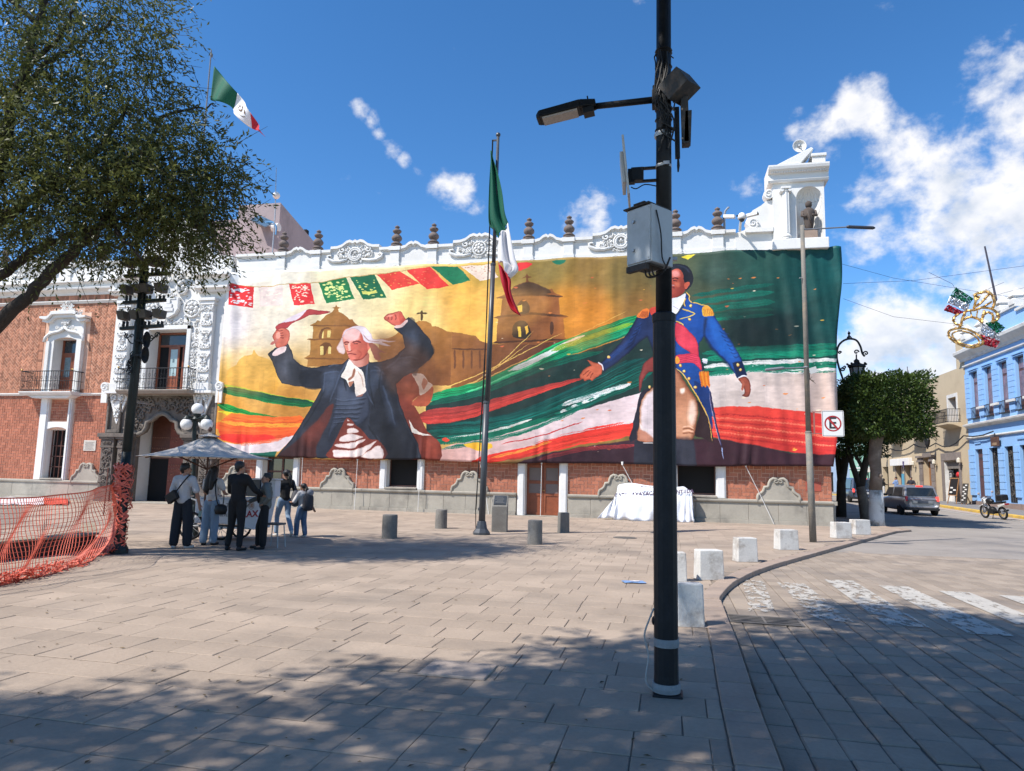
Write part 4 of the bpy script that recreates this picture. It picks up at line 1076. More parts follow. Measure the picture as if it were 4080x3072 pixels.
# --- beige house
M_beige = mat('beige_plaster',(.50,.40,.265),.85,.06,.6,20,.2,stain=(.40,.31,.21),stain_scale=.7,stain_amt=.5)
M_stone2 = mat('doorcase_stone',(.20,.165,.145),.9,.2,2,25,.4,rnd=.15)
HB = street_house('beige_house','plain beige two storey house with white framed balcony windows beside the blue house',0)
BW = [(-3.25,-1.75,6.0,7.9,.55),(-9.9,-8.4,5.75,7.7,.5),(-16.2,-14.7,5.6,7.5,.5)]
BD = [(-4.75,-1.95,.35,3.35,.5),(-9.3,-7.3,.4,3.75,.5),(-16.4,-14.7,.42,3.3,.4),(-13.9,-12.4,.42,3.3,.4),(-20.6,-18.8,.42,3.2,.4)]
m = MB(); wall_holes(m,-21.5,-.02,0,9.85,BW + BD)
m.add([(-21.5,0,0),(-21.5,14,0),(-21.5,14,9.85),(-21.5,0,9.85)],[(3,2,1,0)]); m.add([(-21.5,0,9.85),(-.02,0,9.85),(-.02,14,9.85),(-21.5,14,9.85)],[(0,1,2,3)]); m.add([(-.02,.0,9.85),(-.02,14,9.85),(-.02,14,12.2),(-.02,0,12.2)],[(0,1,2,3)])
m.box(-1.55,-.03,.05,.5,9.84,11.9); m.ob('wall',M_beige,HB)
for a,b,c,d,dep in BW:
 m = MB(); m.box(a,b,dep - .05,dep,c,d); w = m.ob('window',M_wood2,HB)
 m = MB(); m.box(a - .22,a,-.05,.0,c,d + .25); m.box(b,b + .22,-.05,.0,c,d + .25); m.box(a,b,-.05,0,d,d + .25)
 m.add([(a + .004,0,c),(a + .004,dep - .06,c),(a + .004,dep - .06,d),(a + .004,0,d)],[(0,1,2,3)]); m.add([(b - .004,0,c),(b - .004,dep - .06,c),(b - .004,dep - .06,d),(b - .004,0,d)],[(3,2,1,0)]); m.ob('window_frame',M_whitem,w)
 bx0,bx1 = a - .65,b + .65
 m = MB(); m.prism_x([(0,c - .35),(-.5,c - .15),(-.9,c - .12),(-.9,c),(0,c)],bx0,bx1); bal = m.ob('balcony',M_beige,HB)
 m = MB()
 for zz in (c + .06,c + .5,c + .95): m.tube([(bx0 + .04,-.02,zz),(bx0 + .04,-.86,zz),(bx1 - .04,-.86,zz),(bx1 - .04,-.02,zz)],.022,5)
 for k in range(21): x = bx0 + .04 + k * (bx1 - bx0 - .08) / 20; m.tube([(x,-.86,c),(x,-.86,c + .95)],.015,4)
 for xx in (bx0 + .04,bx1 - .04):
  for k in range(8): m.tube([(xx,-.1 - k * .1,c),(xx,-.1 - k * .1,c + .95)],.015,4)
 m.ob('railing',M_blackiron,bal)
m = MB(); m.box(-4.75,-1.95,.44,.49,.35,3.35); d1 = m.ob('shop_opening',M_void,HB)
m = MB(); m.box(-5.25,-4.75,-.05,0,.3,3.4); m.box(-1.95,-1.5,-.05,0,.3,3.4); m.box(-5.25,-1.5,-.06,0,3.4,3.95); m.ob('stone_surround',M_stone2,d1,bevel=.02)
m = MB(); m.box(-4.74,-1.96,.2,.42,2.8,3.34); m.ob('roller_shutter',mat('shutter_box',(.18,.16,.14),.8),d1); m = MB(); m.add([(-4.74,.0,.36),(-4.74,.44,.36),(-4.74,.44,3.3),(-4.74,.0,3.3)],[(0,1,2,3)]); m.box(-4.74,-4.2,.34,.42,.36,2.7); m.ob('white_reveal',M_whitem,d1)
m = MB(); m.box(-4.68,-3.95,.26,.3,2.0,2.6); m.ob('menu_sign',mat('menu_dark',(.03,.025,.025),.7,bump=0),d1); m = MB()
for k in range(4): m.box(-4.58,-4.1 - .1 * (k % 2),.25,.26,2.1 + k * .11,2.15 + k * .11)
m.ob('menu_lines',M_whitem,d1); m = MB(); m.ball((-2.5,.1,2.35),.2,sy=.6); m.ob('red_lantern',mat('red_lantern',(.5,.02,.02),.5),d1,smooth=True)
m = MB(); m.box(-9.3,-7.3,.42,.48,.4,3.75); d2 = m.ob('carved_door',mat('brown_house_door',(.26,.12,.05),.6,.15,3,20,.15),HB)
for k in range(6):
 for a,b in ((-10.0,-9.3),(-7.3,-6.6)): m = MB(); m.box(a,b,-.1 - .02 * (k % 2),0,.38 + k * .5,.38 + k * .5 + .49); m.ob('quoin',M_stone2,d2,bevel=.015)
m = MB()
for a,b in ((-10.15,-9.2),(-7.4,-6.45)): m.box(a,b,-.24,0,3.4,3.56); m.box(a + .05,b - .05,-.18,0,3.56,3.75); m.box(a - .05,b + .05,-.3,0,3.75,3.9)
m.box(-9.2,-7.4,-.08,0,3.76,4.1); m.ob('door_capital',M_stone2,d2,bevel=.01)
for a,b,nm in ((-16.4,-14.7,'brown'),(-13.9,-12.4,'stone')):
 m = MB(); m.box(a,b,.36,.39,.42,3.3); d3 = m.ob('shop_door',M_wood2 if nm == 'brown' else M_stone2,HB)
 m = MB(); m.box(a - .15,a,-.05,0,.42,3.2); m.box(b,b + .15,-.05,0,.42,3.2); m.ob('door_casing',M_stone2,d3)
m = MB(); m.box(-12.55,-12.4,.1,.3,.42,3.3); m.ob('red_door_edge',mat('red_door',(.25,.05,.04),.7),d3)
m = MB(); m.box(-14.55,-14.05,-.12,-.05,.45,2.5); o = m.ob('standing_board',mat('teal_panel',(.09,.32,.46),.6)); o.location = (20,YB,0); o.rotation_euler = (0,0,R(-90)); tag(o,'tall narrow turquoise panel standing between two shop doors of the beige house','panel')
for a,b in ((-17.1,-14.6),(-14.4,-11.9)):
 m = MB(); m.box(a,b,-.32,-.0,3.22,3.82); s_ = m.ob('shop_fascia',mat('white_fascia',(.72,.70,.67),.7,.04),HB,bevel=.02)
m = MB(); m.prism([(-13.35,3.55),(-12.95,3.55),(-13.08,3.0),(-13.22,3.0)][::-1],-.36,-.325); m.ob('pennant',mat('pennant_purple',(.10,.08,.18),.8),HB)
for x in (-10.9,-6.1,-1.3):
 l = thing('wall_lamp',{-10.9: 'small wall lamp left of the arched stone doorway of the beige house',-6.1: 'small wall lamp between the stone doorway and the shop with the easel',-1.3: 'small wall lamp at the right jamb of the shop next to the blue house'}[x],'wall lamp',(20,YB - x,3.2),R(-90),'wall lamps on the beige house')
 m = MB(); m.tube([(0,0,-.2),(0,-.22,-.25),(0,-.25,-.05)],.025,5); m.ob('bracket',M_blackiron,l); m = MB(); m.lathe([(.05,-.05),(.13,.02),(.12,.25),(.02,.34)],(0,-.25,0),10); m.ob('glass',mat('lamp_glass',(.6,.55,.45),.3,bump=0),l)
for x,zz in ((-5.9,5.0),(-18.5,4.7)):
 l = thing('street_lantern','black iron street lantern with scroll bracket on the beige house ' + ('right of the middle balcony' if x > -10 else 'at its far end'),'lantern',(20,YB - x,zz),R(-90),'iron lanterns on the beige house')
 m = MB(); m.tube([(0,0,.3),(0,-.5,.45),(0,-.7,.3),(0,-.7,.15)],.03,5); m.tube(spiral((0,-.35,.28),.16,1.2,0,12,1,(0,1,0)),.02,4); m.ob('bracket',M_blackiron,l)
 m = MB(); m.lathe([(.03,.18),(.2,.05),(.22,0),(.17,-.35),(.12,-.45),(.03,-.7)],(0,-.7,0),8); m.ob('lantern',M_blackiron,l)
m = MB(); m.prism([(-6.8,9.86),(-5.2,11.15),(-1.9,10.95),(-1.6,9.86)][::-1],5,9); o = m.ob('gable_house',mat('cream_gable',(.6,.55,.47),.85)); o.location = (20,YB,0); o.rotation_euler = (0,0,R(-90)); tag(o,'cream gable with a small red tiled roof peeping over the beige house','building')
for q in (((-6.95,9.8),(-5.25,11.3),(-5.1,11.18),(-6.8,9.72)),((-5.25,11.3),(-1.7,11.05),(-1.5,9.9),(-2.2,10.2),(-4.4,10.95))): m = MB(); m.prism(list(q)[::-1],4.7,9.2); m.ob('roof',mat('red_roof',(.32,.07,.06),.8),o)
for x,h in ((-5.5,12.4),(-17.0,12.0)):
 a = thing('roof_mast','thin bare mast on the beige roofs ' + ('in front of the red gable' if x > -10 else 'behind the clipped tree'),'mast',(21.5,YB - x,9.8)); m = MB(); m.cyl((0,0,0),(0,.0,h - 9.4),.045,.03,6); m.ob('pole',mat('dark_pole',(.05,.045,.06),.5,bump=0),a)
# --- green and light blue houses closing the street
HG = thing('green_house','mint green two storey house seen between the clipped tree trunks','building',(20,YB + 21.6,0),R(-90))
M_mint = mat('mint_plaster',(.30,.52,.40),.85,.06,.6,20,.15)
GWn = [(-8.0,-6.6,3.6,5.6,.3),(-4.6,-3.2,3.6,5.6,.3),(-9.0,-7.6,.4,2.9,.3),(-5.4,-4.0,1.6,2.9,.3),(-1.8,-.5,.4,2.6,.3),(-2.0,-.7,3.6,5.6,.3)]
m = MB(); wall_holes(m,-12.0,-.0,0,7.4,GWn); m.add([(-12,0,0),(-12,12,0),(-12,12,7.4),(-12,0,7.4)],[(3,2,1,0)]); m.add([(0,0,0),(0,12,0),(0,12,7.4),(0,0,7.4)],[(0,1,2,3)]); m.ob('wall',M_mint,HG)
for a,b,c,d,dep in GWn: m = MB(); m.box(a,b,dep - .03,dep,c,d); w = m.ob('window',M_void,HG); m = MB(); m.box(a - .1,b + .1,-.08,0,d,d + .12); m.ob('lintel',M_whitem,w); m = MB(); m.box(a - .1,b + .1,-.1,0,c - .1,c); m.ob('sill',M_whitem,w)
m = MB(); m.box(-12.1,.1,-.25,.3,7.4,7.6); m.box(-12,0,-.06,0,3.15,3.3); m.ob('cornice',M_whitem,HG)
m = MB(); m.box(-2.4,-.1,-1.1,.0,2.7,3.1); m.ob('awning',M_whitem,HG)
HL = thing('corner_shop','pale blue shopfront with a red sign at the far end of the street','building',(9.0,101,.15))
m = MB(); wall_holes(m,-4,26,0,5.6,[(1.0,2.3,.2,2.9,.3),(4.2,5.2,.2,3.0,.3),(6.3,9.2,.2,2.9,.4),(10.5,12,.2,2.8,.3),(14,15.6,.2,2.8,.3)]); m.ob('wall',mat('paleblue_plaster',(.42,.52,.66),.85,.1),HL)
m = MB()
for a,b,mt_ in ((1,2.3,0),(4.2,5.2,0),(10.5,12,0),(14,15.6,0)): m.box(a,b,.26,.29,.2,3)
m.ob('doorway',M_void,HL); m = MB(); m.box(6.3,9.2,.36,.39,.2,2.9); m.ob('shop_window',mat('pale_shutter',(.6,.62,.6),.6),HL)
m = MB(); m.box(6.0,9.6,-.3,0,3.0,3.9); m.ob('shop_sign',mat('red_sign',(.38,.07,.07),.6,.2,4),HL); m = MB(); m.box(6.4,9.2,-.32,-.301,3.3,3.6); m.ob('sign_band',M_whitem,HL)
m = MB(); m.box(-4.1,26.1,-.25,.3,5.6,5.8); m.ob('cornice',M_whitem,HL)
bw = thing('far_roofscape','jumble of pale houses behind the end of the street','building',(6,112,0))
for k in range(7): m = MB(); x = k * 4.3 - 3; m.box(x,x + 4.2,0,6,0,4.5 + (k * 37 % 5) * .7); m.ob('house_block',[M_beige,M_mint,M_whitem][k % 3],bw)
# --- easel boards, cable runs
ez = thing('easel_board','wooden easel with a dark chalk menu board outside the beige shop','easel',(18.9,YB - .2,walk_z(54)),R(-72))
m = MB(); m.obox((0,-.08,1.15),(.42,0,0),(0,.02,0),(0,.12,.6)); bd = m.ob('board',mat('easel_frame',(.30,.15,.06),.7),ez); m = MB(); m.obox((0,-.105,1.15),(.36,0,0),(0,.006,0),(0,.108,.54)); m.ob('chalkboard',M_void,bd)
m = MB()
for k in range(6): m.obox((-.14 + .3 * (k % 2),-.20 + .038 * k,.78 + .15 * k),(.12,0,0),(0,.004,0),(0,.008,.045))
m.ob('chalk_marks',M_whitem,bd)
legs(ez,mat('easel_frame',(.3,.15,.06),.7),.03,[(-.42,-.28,0),(-.25,.08,1.7)],[(.42,-.28,0),(.25,.08,1.7)],[(0,.5,0),(0,.1,1.6)])
z2 = thing('sandwich_board','narrow speckled menu stand right of the easel in the shop doorway','menu stand',(19.2,YB - -.9 - 1.9,walk_z(53)),R(-80))
m = MB(); m.obox((0,0,.75),(.3,0,0),(0,.02,0),(0,.1,.65)); b_ = m.ob('panel',mat('stand_dark',(.05,.045,.04),.7),z2); m = MB()
for k in range(8): m.obox((-.1 + .2 * (k % 2),-.12 + .026 * k,.3 + .14 * k),(.11,0,0),(0,.006,0),(0,.006,.04))
m.ob('prices',M_whitem,b_); legs(z2,mat('easel_frame',(.3,.15,.06),.7),.03,[(.25,-.1,0),(.25,0,.4)],[(-.25,-.1,0),(-.25,0,.4)],[(0,.35,0),(0,.02,.9)])
wr = thing('facade_cable','black cable sagging along the beige house front below its balconies','cable',(20,YB,0),R(-90))
m = MB(); pts = []
for a,b,z0,z1,sag in ((-24,-17,4.9,4.8,.3),(-17,-10.5,4.8,4.9,.35),(-10.5,-5.5,4.9,4.75,.3),(-5.5,-.2,4.75,5.0,.5),(-.2,6,5.0,5.3,.3)):
 pts += [(a + (b - a) * t,-.25,z0 + (z1 - z0) * t - sag * 4 * t * (1 - t)) for t in (0,.25,.5,.75)]
m.tube(pts,.045,5); m.ob('cable',mat('cable_black',(.03,.03,.03),.7,bump=0),wr)
# ------------------------------------------------------------------ the printed banner: artwork drawn here, polygon by polygon, into a flat print
BX0,BX1,BZ0,BZ1,PPM = -20.4,6.9,1.8,10.9,82
TW,TH = int((BX1 - BX0) * PPM),int((BZ1 - BZ0) * PPM)
ART = np.zeros((TH,TW,3),np.float32)
P0 = (0,0,1.0); ZA = (850,750,2.083); ZB = (850,1450,2.083); ZC = (1800,750,2.082); ZD = (1800,1450,2.082)
ZE = (2600,500,2.3795); ZF = (2600,1100,2.083); ZH = (1050,1220,2.644); ZG = (2280,1030,2.644); ZL = (2280,1450,2.765)
def to_tex(pts,o):
 out = []
 for p in pts:
  w = W(o[0] + p[0] / o[2],o[1] + p[1] / o[2],YF - .25)
  out.append(((w.x - BX0) * PPM,(w.z - BZ0) * PPM))
 return np.array(out)
def fbm(h,w,sx,sy,seed,octv=4):
 r = np.random.default_rng(seed); out = np.zeros((h,w),np.float32); amp = 1.0; tot = 0
 for k in range(octv):
  gx,gy = int(w / sx * 2 ** k) + 3,int(h / sy * 2 ** k) + 3
  g = r.random((gy,gx)).astype(np.float32)
  yy = np.linspace(0,gy - 1.001,h); xx = np.linspace(0,gx - 1.001,w)
  y0 = yy.astype(int); x0 = xx.astype(int); fy = (yy - y0)[:,None]; fx = (xx - x0)[None]
  fy = fy * fy * (3 - 2 * fy); fx = fx * fx * (3 - 2 * fx)
  out += amp * ((g[y0][:,x0] * (1 - fx) + g[y0][:,x0 + 1] * fx) * (1 - fy) + (g[y0 + 1][:,x0] * (1 - fx) + g[y0 + 1][:,x0 + 1] * fx) * fy)
  tot += amp; amp *= .55
 return out / tot
GRAIN = fbm(TH,TW,40,40,3,5)
def seg_dist(px,py,P,closed):
 d2 = np.full(px.shape,1e12,np.float32); tt = np.zeros(px.shape,np.float32); sd = np.zeros(px.shape,np.float32)
 n = len(P); acc = 0.0
 for i in range(n if closed else n - 1):
  a,b = P[i],P[(i + 1) % n]; ab = b - a; L2 = float(ab @ ab)
  if L2 < 1e-9: continue
  t = np.clip(((px - a[0]) * ab[0] + (py - a[1]) * ab[1]) / L2,0,1)
  dx = px - a[0] - t * ab[0]; dy = py - a[1] - t * ab[1]; q = dx * dx + dy * dy
  u = q < d2; d2 = np.where(u,q,d2); L = math.sqrt(L2)
  tt = np.where(u,acc + t * L,tt); sd = np.where(u,np.sign(ab[0] * dy - ab[1] * dx),sd); acc += L
 return np.sqrt(d2),tt,sd,acc
def box_of(P,pad):
 x0 = max(0,int(P[:,0].min() - pad)); x1 = min(TW,int(P[:,0].max() + pad) + 1); y0 = max(0,int(P[:,1].min() - pad)); y1 = min(TH,int(P[:,1].max() + pad) + 1)
 return x0,x1,y0,y1
def PL(pts,col,o=P0,soft=1.3,sm=True,col2=None,g=None,a=1.0,edge=None,ew=6.0,tex=.06,seed=0):
 """filled shape; col2 with g=((x,y),(x,y)) makes a gradient; edge tints the rim over ew texels"""
 if sm: pts = smooth_pts(pts,3,True)
 P = to_tex(pts,o); x0,x1,y0,y1 = box_of(P,soft + 2)
 if x1 <= x0 or y1 <= y0: return
 X,Y = np.meshgrid(np.arange(x0,x1) + .5,np.arange(y0,y1) + .5); X = X.astype(np.float32); Y = Y.astype(np.float32)
 ins = np.zeros(X.shape,bool); n = len(P)
 for i in range(n):
  (ax,ay),(bx,by) = P[i - 1],P[i]
  if ay == by: continue
  ins ^= ((ay > Y) != (by > Y)) & (X < (bx - ax) * (Y - ay) / (by - ay) + ax)
 d = seg_dist(X,Y,P,True)[0]; sdv = np.where(ins,d,-d)
 al = np.clip(sdv / soft + .5,0,1) * a
 c = np.array(col,np.float32)[None,None] * np.ones(X.shape + (1,),np.float32)
 if col2 is not None:
  (q0,q1) = to_tex(g,o); v = q1 - q0; t = np.clip(((X - q0[0]) * v[0] + (Y - q0[1]) * v[1]) / float(v @ v),0,1)[...,None]
  c = c * (1 - t) + np.array(col2,np.float32) * t
 if edge is not None:
  t = np.clip(1 - sdv / ew,0,1)[...,None] ** 1.5; c = c * (1 - t) + np.array(edge,np.float32) * t
 c = c * (1 + tex * 2 * (GRAIN[y0:y1,x0:x1,None] - .5))
 S = ART[y0:y1,x0:x1]; S[:] = S * (1 - al[...,None]) + c * al[...,None]
def ST(pts,w,col,o=P0,soft=1.0,taper=(1,1),col2=None,brush=0.0,seed=0,a=1.0,sub=5,streak=0.0,ragged=0.0):
 """brush stroke of half width w (in the units of o); brush breaks it up, streak varies its colour along the bristles"""
 P = to_tex(smooth_pts(pts,sub),o); k = np.linalg.norm(to_tex([(0,0),(10,0)],(o[0] + pts[0][0] / o[2],o[1] + pts[0][1] / o[2],o[2]))[1] - to_tex([(0,0),(10,0)],(o[0] + pts[0][0] / o[2],o[1] + pts[0][1] / o[2],o[2]))[0]) / 10
 wt = w * k; x0,x1,y0,y1 = box_of(P,wt * max(1,*taper) + soft + 2)
 if x1 <= x0 or y1 <= y0: return
 X,Y = np.meshgrid(np.arange(x0,x1) + .5,np.arange(y0,y1) + .5)
 d,t,sd,L = seg_dist(X.astype(np.float32),Y.astype(np.float32),P,False); t = t / max(L,1e-6)
 s = d * sd; ww = wt * (taper[0] + (taper[1] - taper[0]) * t) * np.clip(np.minimum(t,1 - t) * 9,.05,1) ** .5
 nz = fbm(96,256,70,3,seed + 11,3)
 iu = np.clip((t * 255).astype(int),0,255); iv = np.clip(((s / (wt * 2.4) + .5) * 95).astype(int),0,95); nv = nz[iv,iu]
 al = np.clip((ww * (1 - ragged * (1 - nv) * 1.2) - d) / soft + .5,0,1) * a
 if brush: al = al * np.clip((nv - brush + .12) / .1,0,1)
 c = np.array(col,np.float32)[None,None] * np.ones(X.shape + (1,),np.float32)
 if col2 is not None:
  q = np.clip(s / np.maximum(ww,1e-3) * .5 + .5,0,1)[...,None]; c = c * (1 - q) + np.array(col2,np.float32) * q
 c = c * (1 + streak * 2 * (nv[...,None] - .5))
 S = ART[y0:y1,x0:x1]; S[:] = S * (1 - al[...,None]) + c * al[...,None]
def DOT(p,r,col,o=P0,**k): PL([(p[0] + r * math.cos(i * .785),p[1] + r * math.sin(i * .785)) for i in range(8)],col,o,**k)
def paint_banner():
 global ART
 # sky wash: colours interpolated between points
 ctrl = [((900,1100),(243,238,233)),((930,1300),(228,218,216)),((1000,1430),(232,212,184)),((890,1540),(216,166,70)),((1150,1130),(238,228,208)),((1100,1300),(234,222,200)),
   ((1350,1110),(236,220,180)),((1330,1250),(236,218,178)),((1500,1150),(238,218,164)),((1700,1250),(244,206,128)),((1850,1190),(243,182,74)),((1900,1300),(246,182,76)),((1950,1090),(190,152,62)),
   ((2060,1060),(150,125,60)),((2200,1080),(140,118,58)),((2250,1200),(206,136,44)),((2350,1250),(216,136,40)),((2350,1110),(150,116,56)),((2480,1100),(122,102,54)),((2550,1230),(146,104,48)),((2400,1380),(200,124,46)),
   ((2700,1070),(80,88,62)),((2850,1100),(52,76,66)),((2800,1170),(72,78,56)),((2850,1220),(60,74,56)),((3000,1050),(34,76,66)),((3200,1090),(14,70,66)),((3320,1040),(14,80,78)),((3000,1200),(20,68,58)),((2980,1330),(12,36,35)),((3180,1300),(13,52,50)),((3310,1300),(16,70,66)),((2880,1420),(26,62,50)),((1150,1600),(190,128,52)),((1100,1500),(214,160,66)),((900,1620),(206,136,46))]
 pos = to_tex([c[0] for c in ctrl],P0); colv = np.array([c[1] for c in ctrl],np.float32)
 X,Y = np.meshgrid(np.arange(TW) + .5,np.arange(TH) + .5); num = np.zeros((TH,TW,3),np.float32); den = np.zeros((TH,TW,1),np.float32)
 for (px,py),c in zip(pos,colv):
  w = (1 / (((X - px) ** 2 + (Y - py) ** 2) + 900) ** 1.6)[...,None].astype(np.float32); num += w * c; den += w
 ART[:] = num / den
 ART[:] *= (1 + .10 * (fbm(TH,TW,160,160,5,4)[...,None] - .5))
 vr = fbm(1,TW,34,1,9,3)[0]; xr = np.arange(TW); msk = np.clip((xr - to_tex([(2280,1200)],P0)[0,0]) / 60,0,1) * np.clip((to_tex([(2640,1200)],P0)[0,0] - xr) / 60,0,1)
 ART[:] *= (1 + .34 * msk * (vr - .55))[None,:,None]
 # far churches, left to right
 PL([(130,1520),(205,1470),(240,1410),(330,1385),(350,1345),(380,1385),(440,1415),(500,1465),(530,1700),(120,1700)],(219,170,80),ZA,2,col2=(206,148,56),g=((300,1400),(300,1690)))
 PL([(470,640),(478,565),(440,545),(500,512),(502,365),(468,350),(524,342),(530,216),(504,205),(562,172),(580,150),(610,160),(660,104),(730,72),(760,40),(735,28),(765,20),(775,-4),(790,20),(828,28),(795,42),(810,66),(860,85),(920,140),(950,138),(975,182),(1015,212),(990,228),(985,640)],(172,120,56),ZH,1.2,sm=False,col2=(140,86,38),g=((520,300),(1000,420)))
 for q in ([(600,262),(640,262),(640,340),(600,340)],[(682,260),(718,260),(718,330),(682,330)],[(606,420),(640,420),(640,512),(606,512)],[(688,425),(718,425),(718,508),(688,508)]): PL(q,(222,196,118),ZH,1,sm=False)
 PL([(590,350),(600,270),(650,232),(700,232),(725,262),(722,250),(655,245),(625,290),(620,350)],(112,70,34),ZH); PL([(640,515),(645,430),(600,430),(640,392),(700,392),(725,430),(690,425),(660,510)],(112,70,34),ZH)
 for a,b in (((505,206),(1010,214)),((470,352),(860,352)),((440,548),(880,560))): ST([a,b],7,(126,80,38),ZH)
 PL([(1230,350),(1320,345),(1400,310),(1440,270),(1600,185),(1650,165),(1720,162),(1770,182),(1775,215),(1850,225),(1930,270),(1983,280),(1983,840),(1200,840)],(178,120,52),ZH,1.2,sm=False,col2=(132,80,40),g=((1500,250),(1700,800)))
 ST([(1676,160),(1676,55)],11,(92,66,34),ZH); ST([(1625,85),(1735,80)],8,(92,66,34),ZH)
 PL([(0,1195),(90,1208),(205,1228),(235,1270),(340,1300),(700,1290),(960,1262),(1000,1300),(600,1450),(330,1620),(0,1700)],(150,94,44),ZC,1.5,sm=False,col2=(98,56,36),g=((100,1250),(700,1400)))
 ST([(0,1335),(300,1340)],6,(96,58,32),ZC,brush=.2)
 for x in (30,100,170,240): ST([(x,1345),(x,1500)],8,(104,62,34),ZC,3)
 PL([(340,1295),(376,1270),(388,1092),(350,1082),(412,1062),(420,922),(372,914),(480,868),(520,822),(570,798),(622,782),(622,750),(580,756),(615,740),(628,718),(640,738),(665,748),(636,756),(640,780),(720,800),(800,852),(832,838),(855,870),(922,903),(890,920),(896,1050),(968,1070),(925,1090),(938,1240),(962,1262),(700,1302)],(112,68,36),ZC,1.2,sm=False,col2=(150,88,44),g=((480,1000),(900,1000)))
 PL([(480,868),(560,812),(640,786),(740,812),(830,872),(640,900)],(84,58,34),ZC,3)
 ST([(372,914),(640,888),(920,906)],8,(78,50,28),ZC); ST([(352,1080),(640,1050),(965,1070)],9,(82,50,28),ZC); ST([(340,1290),(650,1270),(960,1262)],8,(78,46,26),ZC)
 PL([(545,1040),(545,980),(590,930),(640,960),(642,1040)],(52,40,30),ZC); PL([(550,980),(588,972),(586,1030),(556,1035)],(240,190,80),ZC,sm=False)
 PL([(512,1240),(520,1140),(570,1100),(640,1130),(650,1240)],(52,40,30),ZC); PL([(552,1150),(578,1148),(578,1236),(556,1236)],(240,186,70),ZC,sm=False); PL([(615,1150),(640,1140),(640,1200),(618,1225)],(236,178,66),ZC,sm=False)
 PL([(820,1120),(846,1120),(846,1215),(820,1215)],(84,50,30),ZC)
 # rays of gold
 for k,(a,b,c) in enumerate((((1700,1600),(1900,1520),(2110,1370)),((1720,1590),(1930,1500),(2130,1320)),((1740,1560),(1960,1470),(2240,1330)),((1780,1580),(2000,1480),(2500,1240)))):
  ST([a,b,c],2.2,(236,186,96),P0,.8,(1,.5),brush=.3,seed=k)
 # flowing bands, left of the first figure
 ST([(880,1532),(1000,1556),(1110,1582),(1260,1600)],4,(150,186,42)); ST([(880,1552),(1000,1572),(1110,1596),(1260,1612)],14,(16,112,54),streak=.5,col2=(14,62,44)); ST([(880,1616),(940,1636),(1040,1662),(1240,1682)],11,(26,128,50),streak=.6,taper=(1.4,.5))
 ST([(880,1640),(950,1655),(1050,1672),(1240,1684)],8,(232,196,44),streak=.3); ST([(880,1698),(1000,1714),(1110,1720),(1240,1712)],52,(240,76,38),streak=.35,col2=(250,110,40),seed=2)
 ST([(880,1680),(1000,1694),(1240,1694)],6,(252,156,52),brush=.4,seed=3); ST([(880,1740),(1000,1750),(1100,1745)],14,(228,48,38),brush=.35,seed=5)
 PL([(880,1762),(950,1770),(1050,1764),(1180,1734),(1120,1800),(980,1818),(880,1822)],(214,196,196),P0,3,sm=False); ST([(960,1772),(1040,1764),(1130,1748)],6,(240,110,70),brush=.5,seed=7); PL([(930,1822),(1010,1806),(1110,1800),(1100,1822)],(24,96,76),P0,2,sm=False)
 # flowing bands between the figures
 PL([(1700,1610),(1900,1560),(2100,1490),(2300,1410),(2480,1350),(2640,1310),(2640,1580),(2400,1640),(2150,1740),(1700,1770)],(27,50,46),P0,3,sm=False)
 ST([(1690,1592),(1900,1552),(2060,1488),(2220,1404),(2380,1344),(2620,1262)],30,(10,132,92),streak=.55,col2=(24,150,84),taper=(.75,1.15),seed=21); ST([(1700,1612),(1900,1570),(2080,1500),(2240,1440),(2400,1400)],12,(8,84,66),streak=.5,brush=.25,seed=22)
 ST([(2040,1478),(2160,1424),(2290,1356),(2330,1338)],11,(226,232,222),brush=.36,seed=23,taper=(1,.8)); ST([(2200,1400),(2350,1345),(2520,1290)],10,(126,176,58),brush=.42,seed=24); ST([(1860,1565),(2000,1510),(2160,1440)],3,(90,220,150),brush=.3,seed=25)
 ST([(1660,1666),(1850,1646),(2040,1592),(2180,1548),(2330,1506)],27,(202,62,52),streak=.35,taper=(1.25,.2),col2=(150,52,48),seed=26)
 ST([(1700,1722),(1950,1704),(2150,1652),(2350,1566),(2620,1440)],40,(6,92,76),streak=.65,brush=.12,seed=27,col2=(10,66,62),taper=(.7,1.3))
 ST([(1730,1758),(1950,1722),(2120,1672)],5,(206,206,196),brush=.4,seed=28); ST([(1720,1764),(1950,1738),(2200,1668)],12,(8,104,78),brush=.38,seed=29)
 PL([(1740,1800),(1800,1772),(1960,1746),(2120,1700),(2260,1650),(2400,1610),(2580,1556),(2580,1720),(2300,1750),(2060,1810),(1900,1850),(1740,1850)],(216,194,194),P0,2,sm=False,col2=(206,160,150),g=((2200,1650),(1800,1840)))
 ST([(1760,1790),(1980,1750),(2150,1700),(2330,1620)],9,(8,104,80),brush=.5,seed=30,ragged=.5)
 for k in range(12): ST([(2210 + k * 22,1650 - k * 9),(2270 + k * 22,1628 - k * 9)],4 + k % 3,(226,222,218) if k % 2 else (20,110,88),brush=.42,seed=40 + k)
 ST([(2240,1616),(2380,1570),(2510,1530)],9,(232,228,224),brush=.48,seed=55)
 PL([(1850,1770),(1945,1764),(1966,1782),(1915,1796)],(240,178,52),P0,2); PL([(1762,1752),(1780,1744),(1795,1754),(1776,1762)],(214,74,50))
 ST([(1880,1845),(2080,1806),(2280,1752),(2560,1702)],36,(236,66,48),streak=.3,ragged=.55,seed=60,col2=(214,52,44),taper=(.7,1.15)); ST([(2000,1768),(2150,1740),(2320,1680)],2,(190,60,60),brush=.3,seed=61); ST([(1960,1824),(2100,1790),(2200,1760)],5,(246,140,60),brush=.45,seed=62)
